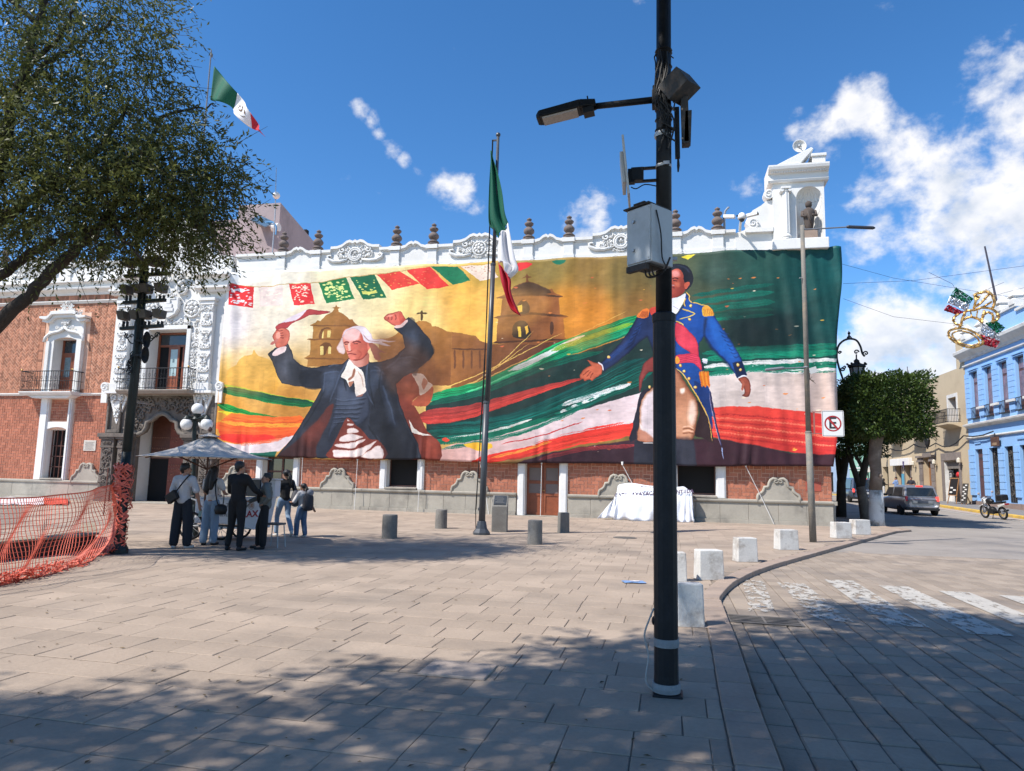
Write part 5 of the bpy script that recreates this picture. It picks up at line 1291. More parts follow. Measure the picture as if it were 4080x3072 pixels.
 PL([(2000,1862),(2200,1802),(2380,1772),(2560,1748),(2560,1880),(1990,1880)],(62,36,46),P0,3,sm=False); ST([(2150,1830),(2330,1790),(2540,1775)],8,(150,48,52),brush=.3,streak=.4,seed=63)
 # right of the second figure
 for k,(y,c,w) in enumerate(((1150,(14,88,74),8),(1180,(18,100,82),12),(1215,(20,96,78),14),(1245,(26,80,64),12),(1262,(12,110,86),7))): ST([(2760 - k * 10,y + 30),(2900,y + 8),(3080,y - 16 + k * 3)],w,c,brush=.34,streak=.3,seed=70 + k,soft=3)
 PL([(2780,1410),(3000,1392),(3345,1380),(3345,1480),(2780,1500)],(12,70,60),P0,12,sm=False,a=.8)
 for k,(y,c,w) in enumerate(((1395,(10,104,82),14),(1420,(12,122,92),13),(1452,(206,206,200),12),(1462,(10,110,84),7),(1478,(14,118,90),9),(1490,(214,206,200),9))): ST([(2800,y + 14),(2980,y),(3160,y - 6),(3350,y - 16)],w,c,brush=.32,streak=.3,seed=80 + k)
 PL([(2790,1506),(3000,1486),(3200,1492),(3345,1478),(3340,1662),(3100,1640),(2800,1632)],(212,197,190),P0,3,sm=False,col2=(196,172,160),g=((2800,1500),(3320,1640))); ST([(2790,1500),(3000,1482),(3340,1484)],4,(22,116,90),brush=.5,seed=90)
 PL([(2820,1624),(3000,1620),(3180,1638),(3340,1656),(3330,1820),(3180,1806),(3000,1776),(2820,1740)],(222,66,52),P0,3,sm=False,col2=(188,48,44),g=((3000,1630),(3200,1810)))
 for k in range(7): ST([(2830,1650 + k * 14),(3050,1664 + k * 16),(3330,1690 + k * 18)],4,(246,116,88) if k % 2 else (176,40,40),brush=.5,seed=95 + k)
 PL([(2560,1752),(2860,1750),(3000,1772),(3150,1806),(3330,1812),(3330,1880),(2560,1880)],(58,31,40),P0,5,sm=False)
 # paper flags
 rg = random.Random(5)
 def flag(q,o,col,hole,n,sz):
  PL(q,col,o,1,sm=False,tex=.1)
  for _ in range(n):
   s,t = rg.uniform(.1,.9),rg.uniform(.08,.92); a = np.array(q[0]) * (1 - s) + np.array(q[1]) * s; b = np.array(q[3]) * (1 - s) + np.array(q[2]) * s; c = a * (1 - t) + b * t
   w,h = sz * rg.uniform(.5,1.3),sz * rg.uniform(.25,.6); PL([(c[0] - w,c[1]),(c[0],c[1] - h),(c[0] + w,c[1]),(c[0],c[1] + h)],hole,o,.8)
 flag([(148,795),(345,820),(335,995),(140,970)],ZA,(226,44,46),(240,228,224),46,13); PL([(195,845),(230,832),(285,848),(240,866)],(240,228,224),ZA)
 flag([(388,825),(585,810),(590,975),(392,985)],ZA,(231,209,198),(241,226,208),24,12); flag([(635,800),(815,790),(850,965),(675,978)],ZA,(228,48,50),(244,214,190),50,12)
 flag([(880,790),(1110,750),(1180,925),(950,960)],ZA,(14,116,62),(222,226,140),66,14); flag([(1140,745),(1345,725),(1440,910),(1255,925)],ZA,(10,104,66),(212,216,120),20,12); PL([(1240,865),(1360,855),(1368,878),(1250,885)],(220,216,110),ZA,sm=False)
 flag([(1365,725),(1550,700),(1720,795),(1490,848)],ZA,(232,66,52),(244,150,80),14,9); flag([(1610,690),(1800,655),(1955,815),(1775,845)],ZA,(234,60,52),(240,110,80),16,8); flag([(1810,655),(2030,650),(2140,770),(1990,805)],ZA,(10,116,74),(10,100,66),6,8)
 flag([(75,650),(320,632),(390,742),(240,772)],ZC,(232,206,186),(190,140,110),24,8); PL([(552,625),(670,634),(630,668),(560,692)],(230,52,52),ZC); PL([(836,610),(945,604),(925,636),(880,638)],(14,110,80),ZC,2); PL([(265,1252),(330,1236),(402,1228),(330,1280)],(246,206,60),ZE,sm=False)
 ST([(148,797),(400,822),(640,800),(900,785),(1150,742),(1500,706),(1700,672)],2.5,(190,150,90),ZA)
 # drifting petals
 for _ in range(90):
  x,y = rg.uniform(1900,3330),rg.uniform(1080,1800); c = rg.choice([(226,128,62),(238,180,70),(214,100,60),(240,220,190)]); s = rg.uniform(2,7); PL([(x - s * 1.6,y),(x,y - s * .5),(x + s * 1.6,y - s * .3),(x,y + s * .5)],c,P0,1.2,a=.85)
 # --- the orator
 NAVY,NAVD,NAVL = (42,45,56),(22,24,31),(82,94,116)
 PL([(1480,745),(1575,705),(1650,760),(1710,890),(1580,1000),(1640,1120),(1730,1320),(1862,1440),(1866,1628),(1560,1620),(1380,1200),(1380,880)],(134,58,40),ZH,1.2,col2=(96,40,32),g=((1700,1100),(1420,1400)))
 PL([(1650,940),(1720,900),(1792,850),(1785,955),(1722,1052),(1570,1040)],(176,84,56),ZH); PL([(1578,712),(1690,722),(1735,775),(1745,800),(1790,842),(1720,905),(1650,938),(1645,850),(1600,770)],(228,208,194),ZH); PL([(1700,760),(1740,800),(1700,880),(1680,830)],(186,120,96),ZH,2)
 PL([(1540,1198),(1600,1290),(1680,1340),(1775,1362),(1690,1364),(1575,1330)],(228,216,204),ZH,sm=False)
 PL([(60,512),(130,440),(272,400),(312,480),(332,560),(400,620),(520,655),(690,622),(830,612),(900,552),(1108,506),(1132,600),(1250,588),(1390,545),(1498,440),(1470,310),(1388,235),(1540,120),(1625,190),(1775,380),(1802,500),(1740,582),(1600,690),(1490,742),(1410,830),(1440,1000),(1510,1200),(1610,1400),(1680,1612),(700,1600),(150,1590),(300,1400),(430,1200),(540,1010),(612,872),(420,852),(205,820),(140,700),(108,600)],NAVY,ZH,1.2,sm=False,edge=NAVD,ew=8,tex=.12)
 PL([(130,450),(270,405),(320,560),(400,640),(420,850),(210,818),(140,690),(110,590)],(64,62,66),ZH,3,sm=False,a=.75); PL([(410,680),(640,700),(610,870),(420,850)],(26,28,36),ZH,6,a=.8)
 PL([(1480,300),(1540,130),(1620,200),(1640,680),(1560,690)],(40,42,50),ZH,4,a=.6); PL([(1640,300),(1770,390),(1800,500),(1640,640)],(30,31,38),ZH,6,a=.7)
 PL([(180,1590),(330,1440),(500,1270),(660,1080),(740,1030),(700,1200),(560,1480),(540,1600)],(86,40,34),ZH,6,col2=(52,28,28),g=((600,1250),(260,1560))); PL([(440,1200),(620,900),(760,760),(720,1000),(480,1290)],(36,38,47),ZH,5)
 PL([(1240,850),(1400,900),(1440,1100),(1640,1590),(1260,1590),(1240,1400),(1120,1300),(1160,1000)],(31,33,42),ZH,5)
 PL([(820,750),(960,900),(1060,760),(1120,1000),(1112,1150),(985,1262),(888,1172),(745,1290),(690,1420),(690,1310),(738,1150),(770,930)],(58,64,80),ZH,2,edge=(34,38,50),ew=10)
 for k,y in enumerate((960,1010,1060,1110,1160,1210)): ST([(760 - k * 6,y + 10 + 7 * (k % 3)),(880,y + 34 - k * 7),(1090 - k * 18,y - 5 * (k % 2))],4,(88,98,118),ZH,4,brush=.42,a=.75,seed=100 + k); ST([(760 - k * 6,y + 30),(880,y + 46 - k * 6),(1090 - k * 18,y + 20)],5,(32,36,48),ZH,2,brush=.2,seed=110 + k)
 for q,w in (([(900,570),(820,700),(760,860),(700,1000)],10),([(1110,600),(1090,800),(1110,940),(1170,1050)],12),([(640,710),(760,690),(800,700)],7),([(650,720),(640,860),(620,960)],6),([(1270,840),(1300,950),(1360,1100),(1390,1250)],10),([(1130,690),(1230,680),(1280,720)],7),([(1290,660),(1400,590),(1480,480)],9),([(1180,640),(1230,660),(1260,780)],6),([(690,640),(740,620),(800,625)],8),([(1420,560),(1560,540),(1640,560)],8)): ST(q,w,NAVL,ZH,6,(1,.5),brush=.3,a=.65,seed=int(w * 7))
 for q in ([(940,590),(860,760),(880,900)],[(1120,620),(1130,820),(1180,1080)],[(650,880),(540,1100),(420,1290)],[(1250,680),(1230,860),(1290,1100)],[(1100,1250),(1200,1400),(1260,1590)]): ST(q,8,NAVD,ZH,3,a=.85)
 PL([(885,1175),(1000,1270),(1120,1390),(1252,1440),(1280,1606),(690,1600),(730,1470),(800,1330)],(118,50,38),ZH,1.5)
 for q in ([(888,1196),(912,1206),(890,1212)],[(885,1236),(955,1238),(950,1256),(892,1258)],[(888,1292),(960,1282),(1012,1330),(900,1342)],[(806,1392),(850,1360),(910,1342),(1030,1372),(1040,1392),(910,1424),(815,1422)],[(760,1452),(900,1440),(1085,1400),(1000,1460),(920,1502),(772,1482)],[(738,1508),(900,1520),(1050,1480),(1200,1422),(1100,1520),(1000,1588),(760,1590),(736,1556)],[(1020,1590),(1120,1520),(1240,1470),(1264,1600)]): PL(q,(230,212,206),ZH,1.5,edge=(196,160,148),ew=5)
 PL([(898,560),(980,560),(1110,490),(1116,612),(1010,650),(940,620)],(214,160,148),ZH,2,col2=(168,96,78),g=((930,560),(1110,560)))
 PL([(905,570),(960,622),(1010,660),(1056,700),(1086,850),(1084,908),(984,956),(966,830),(950,790),(912,856),(880,780),(822,742),(860,670)],(244,228,214),ZH,1.2); ST([(965,660),(945,740),(900,780)],12,(160,104,80),ZH,3); ST([(1000,690),(1040,760),(1060,850)],5,(206,170,150),ZH,2); PL([(905,800),(960,800),(915,854)],(170,110,84),ZH,2); PL([(984,956),(1060,925),(1040,950),(1000,962)],(150,96,80),ZH)
 PL([(836,330),(872,262),(930,224),(1010,222),(1080,270),(1118,340),(1130,420),(1108,480),(1070,545),(1000,580),(930,572),(896,520),(872,460),(852,410)],(232,140,118),ZH,1.2,col2=(176,76,58),g=((880,400),(1120,460)))
 PL([(850,320),(900,250),(980,232),(1040,280),(1000,360),(880,370)],(246,196,190),ZH,12,a=.9); PL([(1040,280),(1110,330),(1090,400),(1030,360)],(186,78,62),ZH,8,a=.7); PL([(900,400),(922,380),(930,460),(905,470)],(248,178,160),ZH,4); PL([(930,400),(1000,395),(1010,430),(940,470)],(196,92,76),ZH,6,a=.7)
 ST([(850,398),(880,384),(912,388)],7,(128,52,46),ZH,2); ST([(945,388),(990,374),(1040,392)],8,(120,46,42),ZH,2); ST([(860,408),(895,406)],4,(60,24,26),ZH); ST([(958,402),(1010,404)],4,(60,24,26),ZH); ST([(888,506),(925,500),(985,508)],5,(134,48,48),ZH); ST([(880,470),(905,478),(945,466)],4,(150,60,52),ZH,2); ST([(1000,470),(1040,500),(1010,550)],6,(160,66,52),ZH,5,a=.6); PL([(900,530),(960,525),(980,560),(930,566)],(220,120,102),ZH,5); ST([(950,572),(1040,560),(1100,500)],6,(132,54,42),ZH,3)
 PL([(1100,400),(1135,400),(1130,450),(1105,470)],(214,112,92),ZH,2)
 PL([(840,338),(880,260),(950,218),(1020,210),(1090,236),(1140,296),(1165,350),(1250,352),(1330,372),(1405,372),(1330,388),(1260,384),(1300,405),(1355,432),(1290,428),(1200,402),(1120,396),(1070,370),(1050,310),(1010,262),(950,240),(890,268),(862,320)],(228,212,216),ZH,1.2,edge=(196,170,172),ew=4); PL([(776,440),(800,390),(842,330),(850,400),(866,470),(850,510),(800,488)],(224,196,188),ZH,2,edge=(176,130,118),ew=5); PL([(1120,400),(1190,410),(1240,470),(1310,500),(1230,500),(1250,560),(1200,570),(1150,480)],(148,84,66),ZH,2); ST([(1060,300),(1120,370),(1230,380)],4,(172,130,130),ZH,2)
 SK = (204,96,76)
 PL([(1276,122),(1320,82),(1380,70),(1452,58),(1500,130),(1512,172),(1440,222),(1390,212),(1330,182),(1290,152)],SK,ZH,1.2,edge=(140,52,40),ew=7)
 for x in (1310,1350,1392): ST([(x,92),(x + 14,122),(x + 4,150)],5,(134,48,38),ZH,2)
 PL([(1300,110),(1340,90),(1380,96),(1340,118)],(232,140,118),ZH,4); PL([(1440,70),(1480,110),(1500,160),(1450,180),(1430,120)],(186,76,58),ZH,4); ST([(1392,222),(1460,214),(1526,150)],14,(222,186,176),ZH,1.5)
 PL([(106,320),(130,280),(160,240),(220,228),(276,262),(290,320),(272,392),(206,446),(140,430),(130,380)],(208,110,88),ZH,1.2,edge=(150,62,48),ew=7)
 for k in range(4): ST([(140 + k * 16,262 + k * 24),(180 + k * 12,270 + k * 24),(215 + k * 4,262 + k * 26)],4,(140,56,44),ZH,1.5)
 PL([(140,300),(180,280),(190,330),(150,350)],(236,158,138),ZH,5); ST([(92,404),(165,352)],15,(196,112,98),ZH,1.2,(.8,1)); PL([(104,504),(150,452),(250,428),(232,486),(130,526)],(226,196,190),ZH,1.2); PL([(140,232),(170,198),(240,165),(340,150),(420,82),(490,38),(560,46),(640,52),(716,72),(600,92),(500,102),(420,142),(320,182),(262,236),(200,236),(160,262)],(178,58,60),ZH,1.2,edge=(140,40,46),ew=5); PL([(200,178),(300,118),(430,58),(470,44),(430,96),(370,146),(300,164),(236,172)],(230,212,218),ZH,1.5)
 for q,c,a_ in (([(150,620),(300,520),(360,640),(330,780)],(92,96,108),.5),([(1500,330),(1600,260),(1640,420),(1560,480)],(78,88,108),.55),([(1330,640),(1480,560),(1560,600),(1420,690)],(96,112,138),.5),([(640,720),(800,700),(760,860),(660,940)],(84,98,122),.5),([(1120,700),(1260,700),(1240,800),(1130,900)],(80,92,114),.5),([(1260,860),(1330,980),(1400,1250),(1330,1200)],(74,86,108),.5),([(800,860),(1000,960),(960,1080),(800,1040)],(88,98,118),.5),
      ([(1500,820),(1620,860),(1600,1000),(1520,980)],(176,84,58),.6),([(1700,1400),(1840,1460),(1840,1600),(1700,1580)],(160,70,50),.5),([(420,1380),(560,1220),(620,1260),(500,1480)],(120,56,44),.5),([(280,560),(420,660),(420,820),(300,780)],(20,22,28),.5),([(1640,460),(1780,480),(1700,600),(1580,660)],(20,20,26),.6),([(1240,1240),(1400,1300),(1480,1590),(1300,1590)],(16,17,23),.6)): PL(q,c,ZH,26,a=a_)
 for q,c,a_ in (([(1750,1180),(2000,1150),(2200,1200),(2050,1330),(1800,1320)],(246,178,88),.35),([(1500,1330),(1700,1400),(1750,1560),(1560,1560)],(96,56,34),.5),([(1900,1500),(2150,1420),(2200,1480),(1950,1560)],(70,44,34),.35),([(2250,1180),(2400,1150),(2430,1350),(2260,1390)],(226,140,50),.4),([(900,1420),(1060,1400),(1080,1560),(900,1560)],(226,172,84),.4),([(2900,1250),(3150,1260),(3150,1380),(2920,1380)],(10,26,26),.6),([(1980,1850),(2300,1790),(2540,1780),(2540,1860)],(40,24,32),.5)): PL(q,c,P0,34,a=a_)
 # --- the officer
 BL,BLD,GOLD = (20,66,136),(20,34,70),(226,176,84)
 PL([(690,610),(800,560),(1000,520),(1090,600),(1092,1190),(870,1210),(850,1000),(790,830),(700,892),(600,1000),(470,1105),(335,1196),(286,1110),(400,1000),(500,900),(580,800),(640,700)],(28,44,84),ZG,1.2,sm=False,edge=(16,22,42),ew=9,tex=.15); ST([(720,680),(620,860),(460,1000),(330,1100)],24,(38,66,124),ZG,8,a=.7,streak=.4)
 for k in range(6): ST([(560 + k * 24,960 - k * 46),(610 + k * 22,930 - k * 46),(660 + k * 14,870 - k * 36)],5,(18,26,52),ZG,3,a=.7)
 PL([(770,1085),(860,1030),(905,1060),(900,1190),(810,1200),(745,1290),(705,1412),(696,1290),(730,1180)],(140,60,54),ZG,1.2,edge=(90,36,34),ew=7)
 PL([(740,330),(780,290),(905,250),(905,900),(780,860),(700,830),(640,862),(628,820),(680,620),(720,440)],(34,32,44),ZL,1.2,sm=False); PL([(748,470),(790,350),(840,300),(1000,250),(1000,860),(800,862),(716,826),(740,640)],(226,208,208),ZL,1.5,edge=(150,92,56),ew=11); PL([(720,730),(790,740),(905,820),(905,862),(780,862),(715,826)],(184,112,82),ZL,6,a=.8); ST([(745,660),(770,720),(840,730)],8,(236,220,214),ZL,4)
 PL([(1000,60),(1145,60),(1210,160),(1300,290),(1372,420),(1376,600),(1340,800),(1300,846),(1145,826),(1000,826)],(182,120,88),ZL,1.5,edge=(112,60,40),ew=14,col2=(204,146,112),g=((1150,300),(1340,600))); PL([(1300,420),(1352,440),(1352,620),(1300,680),(1270,560)],(240,208,188),ZL,12,a=.9); PL([(1190,280),(1240,270),(1230,320),(1190,330)],(244,222,206),ZL,6)
 for k in range(4): ST([(1220,700 + k * 22),(1280,690 + k * 24),(1330,720 + k * 18)],5,(120,66,42) if k % 2 else (240,190,160),ZL,3)
 PL([(1372,400),(1440,500),(1505,620),(1556,872),(1440,824),(1345,792),(1380,640),(1396,540)],(48,30,32),ZL,1.5); PL([(690,838),(800,868),(1145,830),(1340,848),(1368,1120),(676,1120)],(40,40,50),ZL,1.5,sm=False,tex=.2); PL([(1150,846),(1330,850),(1340,1110),(1200,1110)],(54,55,66),ZL,14,a=.7); ST([(780,872),(905,872)],5,(206,196,190),ZL)
 PL([(1070,640),(1090,596),(1170,490),(1186,430),(1196,352),(1256,460),(1370,486),(1452,512),(1492,600),(1545,700),(1680,880),(1780,1060),(1836,1236),(1734,1262),(1640,1110),(1480,960),(1384,822),(1332,900),(1342,1080),(1424,1350),(1444,1450),(1506,1668),(1424,1668),(1302,1432),(1200,1272),(1086,1166)],BL,ZG,1.2,sm=False,edge=(14,34,78),ew=8,tex=.12,col2=(24,74,150),g=((1150,900),(1600,800)))
 PL([(1430,640),(1500,660),(1660,900),(1740,1060),(1640,1060),(1500,900)],(34,96,178),ZG,14,a=.75); PL([(1384,660),(1420,640),(1400,820),(1500,960),(1640,1110),(1700,1190),(1560,1050),(1400,870)],(20,34,66),ZG,8,a=.8); PL([(1200,1160),(1320,1120),(1400,1350),(1380,1500),(1300,1400)],(24,70,140),ZG,8,a=.6)
 PL([(1680,1100),(1790,1090),(1840,1236),(1738,1264)],(18,32,66),ZG,3,sm=False)
 PL([(1340,200),(1420,230),(1500,260),(1530,470),(1545,720),(1500,610),(1410,430)],(22,50,106),ZL,2)
 for k in range(7): ST([(1540 + k * 26,760 + k * 46),(1580 + k * 24,790 + k * 44),(1650 + k * 18,800 + k * 40)],5,(16,44,96),ZG,3,a=.7)
 PL([(1030,420),(1110,410),(1195,368),(1182,440),(1110,560),(1082,584),(1030,540)],(228,224,234),ZG,1.2); ST([(1060,500),(1090,520),(1120,540)],4,(170,160,176),ZG,2)
 PL([(1000,130),(1060,110),(1146,120),(1172,200),(1184,262),(1186,340),(1130,396),(1060,416),(1000,400)],(178,80,60),ZG,1.2,col2=(128,50,40),g=((1050,250),(1190,320))); PL([(1052,140),(1120,134),(1130,190),(1060,196)],(224,140,130),ZG,8); ST([(1052,222),(1080,206),(1120,214)],6,(70,26,24),ZG,2); ST([(1060,234),(1110,236)],5,(52,22,22),ZG); ST([(1050,310),(1075,318)],8,(112,44,46),ZG,2); ST([(1050,290),(1072,286)],5,(196,150,150),ZG,2); PL([(1080,250),(1130,250),(1120,300),(1080,290)],(206,104,78),ZG,8)
 PL([(1030,74),(1090,58),(1160,66),(1220,96),(1262,160),(1274,220),(1250,296),(1200,340),(1192,300),(1236,262),(1214,244),(1186,256),(1170,214),(1162,150),(1130,116),(1080,114),(1030,134)],(24,26,36),ZG,1.2,tex=.3); PL([(1180,262),(1226,246),(1236,272),(1206,320),(1184,312)],(192,88,64),ZG,1.5); ST([(1100,76),(1180,96),(1230,150)],6,(52,62,84),ZG,5,a=.7)
 for q in ([(1200,356),(1236,400),(1232,440),(1258,478)],[(1196,420),(1176,470),(1186,510)],[(1150,530),(1286,590),(1124,642)],[(1260,468),(1370,494),(1440,512)],[(1088,662),(1150,684),(1172,714)],[(1090,1162),(1180,1240),(1290,1412),(1426,1664)]): ST(q,6,GOLD,ZG,1,sub=4)
 ST([(1440,470),(1500,600),(1540,860)],3.5,GOLD,ZL)
 PL([(1372,516),(1448,516),(1492,600),(1440,610),(1372,606)],(238,160,56),ZG,1); PL([(680,606),(735,546),(800,534),(804,600),(770,630),(690,626)],(224,116,46),ZG,1)
 for k in range(6): ST([(1385 + k * 17,530),(1390 + k * 19,606)],3,(172,90,30),ZG); ST([(735 + k * 11,560),(705 + k * 16,622)],3,(150,60,28),ZG)
 PL([(810,540),(900,510),(900,610),(840,610)],(196,60,46),ZG,2)
 PL([(1086,680),(1160,704),(1230,770),(1300,850),(1328,950),(1322,1064),(1200,972),(1086,862)],(206,58,76),ZG,1.2,edge=(160,36,54),ew=6); PL([(1086,1030),(1200,1010),(1306,1012),(1344,1062),(1362,1186),(1282,1112),(1180,1106),(1086,1112)],(218,62,88),ZG,1.2,edge=(168,36,58),ew=5)
 for k in range(4): ST([(1090,1040 + k * 18),(1200,1026 + k * 20),(1320,1036 + k * 22)],3,(166,36,60),ZG,1.5,brush=.2,seed=k)
 PL([(1088,1036),(1120,1060),(1124,1100),(1088,1114)],(226,150,54),ZG)
 for p in ((1244,506),(1232,645),(1136,1132),(1176,1192),(1228,1266),(1298,1360),(1742,1126),(1768,1180),(380,1044),(816,1360)): DOT(p,17,(150,96,40),ZG); DOT((p[0] - 2,p[1] - 3),13,(240,200,120),ZG)
 PL([(78,1232),(110,1180),(156,1148),(200,1128),(154,1074),(176,1072),(232,1096),(300,1108),(328,1160),(306,1212),(254,1250),(206,1290),(180,1276),(130,1294),(116,1276),(82,1268)],(198,100,70),ZG,1.2,sm=False,edge=(138,56,38),ew=6)
 for k in range(3): ST([(110 + k * 40,1236 + k * 12),(150 + k * 26,1200 + k * 16),(180 + k * 20,1180 + k * 12)],4,(136,54,38),ZG,1.5)
 ST([(270,1092),(318,1130),(330,1180)],8,(222,210,214),ZG); PL([(1744,1272),(1830,1250),(1872,1330),(1874,1400),(1846,1460),(1780,1440),(1812,1410),(1790,1330)],(150,74,54),ZG,1.2,edge=(96,42,32),ew=6); ST([(1780,1392),(1800,1330),(1780,1290)],12,(172,92,70),ZG,2); ST([(1750,1262),(1800,1240),(1836,1250)],7,(224,220,228),ZG)
 ST([(1388,1110),(1400,1080)],26,(190,190,198),ZG,1.5); ST([(1366,1070),(1420,1076)],14,(214,214,220),ZG,1.5); ST([(1370,1100),(1380,1180)],9,(30,32,44),ZG)
 for k in range(5): ST([(1346 + k * 20,1190),(1352 + k * 20,1260),(1368 + k * 18,1360 - 14 * (k % 2))],12,(236,142,44) if k % 2 else (214,110,34),ZG,2)
 ST([(1516,300),(1560,560),(1640,920)],10,(48,44,76),ZL); ST([(1506,320),(1552,580),(1630,910)],3,(150,140,170),ZL); ST([(1640,925),(1668,1052)],8,(150,166,206),ZL,1,(1,.3))
 # printed panels do not quite match in tone, and the seams between them show
 for x0,x1,y0,y1,f in ((1050,1335,1470,1620,1.05),(1335,1700,1475,1850,.96),(2240,2285,1420,1860,.95),(880,1050,1380,1850,1.03),(2870,3050,1560,1860,.95),(3050,3340,1540,1860,1.04),(2640,2870,1020,1500,1.03)):
  a,b = to_tex([(x0,y1),(x1,y0)],P0); ART[max(0,int(a[1])):max(0,int(b[1])),max(0,int(a[0])):max(0,int(b[0]))] *= f
 for xx in np.arange(-18.6,6.6,1.48):
  c = int((xx - BX0) * PPM); ART[:,c:c + 1] *= .93
 for zz in (4.42,5.72,7.9):
  c = int((zz - BZ0) * PPM); ART[c:c + 1] *= .94
paint_banner()
# the painterly look of the print: edges wander a little and the brush leaves grain
_wx,_wy = (fbm(TH,TW,30,30,61,4) - .5) * 7,(fbm(TH,TW,30,30,62,4) - .5) * 7
_yy,_xx = np.meshgrid(np.arange(TH),np.arange(TW),indexing='ij')
ART = ART[np.clip((_yy + _wy).round().astype(int),0,TH - 1),np.clip((_xx + _wx).round().astype(int),0,TW - 1)]
_g = fbm(TH,TW,18,7,63,4) - .5; _g2 = fbm(TH,TW,60,46,64,4) - .5
ART = ART * (1.06 + .16 * _g + .18 * _g2)[...,None] + (5 * _g2)[...,None]
def _blur(a,s):
 k = np.exp(-.5 * (np.arange(-4,5) / s) ** 2); k /= k.sum()
 for ax in (0,1): a = sum(np.roll(a,i - 4,ax) * k[i] for i in range(9))
 return a
ART = 1.25 * ART - .25 * _blur(ART,2.5)
np.clip(ART,3,252,out=ART)
def print_image(name,art,k):
 h,w = art.shape[:2]; im = bpy.data.images.new(name,w,h,alpha=False)
 l = art / 255.0; l = np.where(l <= .04045,l / 12.92,((l + .055) / 1.055) ** 2.4) * k
 s = np.where(l <= .0031308,l * 12.92,1.055 * l ** (1 / 2.4) - .055)
 px = np.ones((h,w,4),np.float32); px[...,:3] = s
 im.pixels.foreach_set(px.ravel()); im.update(); im.pack(); return im
def print_mat(name,art,k=.84,rough=.55):
 m = bpy.data.materials.new(name); m.use_nodes = True; nt = m.node_tree; b = nt.nodes['Principled BSDF']
 t = nt.nodes.new('ShaderNodeTexImage'); t.image = print_image(name,art,k); t.interpolation = 'Cubic'; t.extension = 'EXTEND'
 nt.links.new(t.outputs[0],b.inputs['Base Color']); b.inputs['Roughness'].default_value = rough; b.inputs['Specular IOR Level'].default_value = .3
 geo = nt.nodes.new('ShaderNodeNewGeometry'); n = nt.nodes.new('ShaderNodeTexNoise'); nt.links.new(geo.outputs['Position'],n.inputs[0]); n.inputs['Scale'].default_value = 2.2; n.inputs['Detail'].default_value = 5
 bp = nt.nodes.new('ShaderNodeBump'); bp.inputs['Strength'].default_value = .35; bp.inputs['Distance'].default_value = .05; nt.links.new(n.outputs[0],bp.inputs['Height']); nt.links.new(bp.outputs[0],b.inputs['Normal'])
 return m
M_print = print_mat('banner_print',ART)
BAN = thing('banner','huge cloth banner printed with two historical figures, churches and tricolour ribbons across the palace front','banner',(0,YF,0))
NU,NV = 260,84
def ban_xz(u,v):
 x0 = -20.02 + .2 * (1 - v); x1 = 6.42 - .52 * (1 - v) ** 1.3 + .06 * math.sin(v * 9)
 zb = 2.16 + .03 * math.sin(u * 21) - .05 * math.sin(u * math.pi)
 for t in (.055,.165,.265,.375,.475,.575,.765,.88): zb -= .035 * math.exp(-((u - t) / .012) ** 2) * -1
 zt = 10.60 - .05 * abs(math.sin(u * 26)) ** 2
 return x0 + (x1 - x0) * u,zb + (zt - zb) * v
from mathutils import noise as mnoise
verts,uvs = [],[]
for j in range(NV + 1):
 for i in range(NU + 1):
  u,v = i / NU,j / NV; x,z = ban_xz(u,v)
  y = -.34 - .10 * mnoise.noise((x * .35,z * .12,1.3)) - .05 * mnoise.noise((x * 1.6,z * .4,7.1)) - .02 * mnoise.noise((x * 3.5,z * 1.6,3.1))
  e = max(0,(x - 3.2) / 3.0)                         # loose folds towards the free right edge
  y -= min(1,e) * (.13 * math.sin(x * 6.2 + z * .5 + .8 * math.sin(z * .7)) * (1 - .4 * v) + .05 * math.sin(x * 13 + z * 1.4))
  l = max(0,1 - (x + 20.0) / 1.6); y -= l * .07 * math.sin(x * 8 + z * .8)
  for t in (.055,.165,.265,.375,.475,.575,.765,.88):      # puckers at the tie points
   d = abs(u - t) * 26; y -= .10 * math.exp(-(d / .35) ** 2) * max(0,1 - v * 6) * math.cos(d * 16)
  if x > 5.9: y = min(y,-.25)
  verts.append((x,min(y,-.23 if z > 2.6 else -.2),z)); uvs.append(((x - BX0) / (BX1 - BX0),(z - BZ0) / (BZ1 - BZ0)))
me = bpy.data.meshes.new('cloth')
me.from_pydata(verts,[],[(j * (NU + 1) + i,j * (NU + 1) + i + 1,(j + 1) * (NU + 1) + i + 1,(j + 1) * (NU + 1) + i) for j in range(NV) for i in range(NU)])
ul = me.uv_layers.new(name='UVMap'); li = np.zeros(len(me.loops),np.int32); me.loops.foreach_get('vertex_index',li)
ul.data.foreach_set('uv',np.array(uvs,np.float32)[li].ravel()); me.materials.append(M_print); me.polygons.foreach_set('use_smooth',[True] * len(me.polygons)); me.update()
cl = link('cloth',me,BAN); so = cl.modifiers.new('solid','SOLIDIFY'); so.thickness = .006; so.offset = 1
# tie ropes down to the pavement and over the parapet
M_rope = mat('white_rope',(.72,.70,.66),.8,.1,bump=.1)
for t,ex,ez in ((.055,-.1,.9),(.165,.05,.3),(.265,0,.2),(.375,.0,.3),(.475,.45,.12),(.575,0,.3),(.700,.9,.5),(.765,1.3,.5),(.88,.95,.1)):
 x,z = ban_xz(t,0); m = MB(); m.tube([(x,-.32,z + .08),(x,-.34,z - .05)],[.05,.03],6)
 if t not in (.765,): m.tube([(x,-.33,z - .03),(x + ex * .5,-.36,z * .5 + ez * .4),(x + ex,-.42,.02 if ez < .4 else ez)],.011,5)
 m.ob('tie_rope',M_rope,BAN)
m = MB()
for k in range(30): x = -19.7 + k * .87; m.tube([(x,-.3,10.56),(x + .18,-.24,10.64),(x + .36,-.3,10.57)],.014,4)
m.ob('top_lashing',M_rope,BAN)
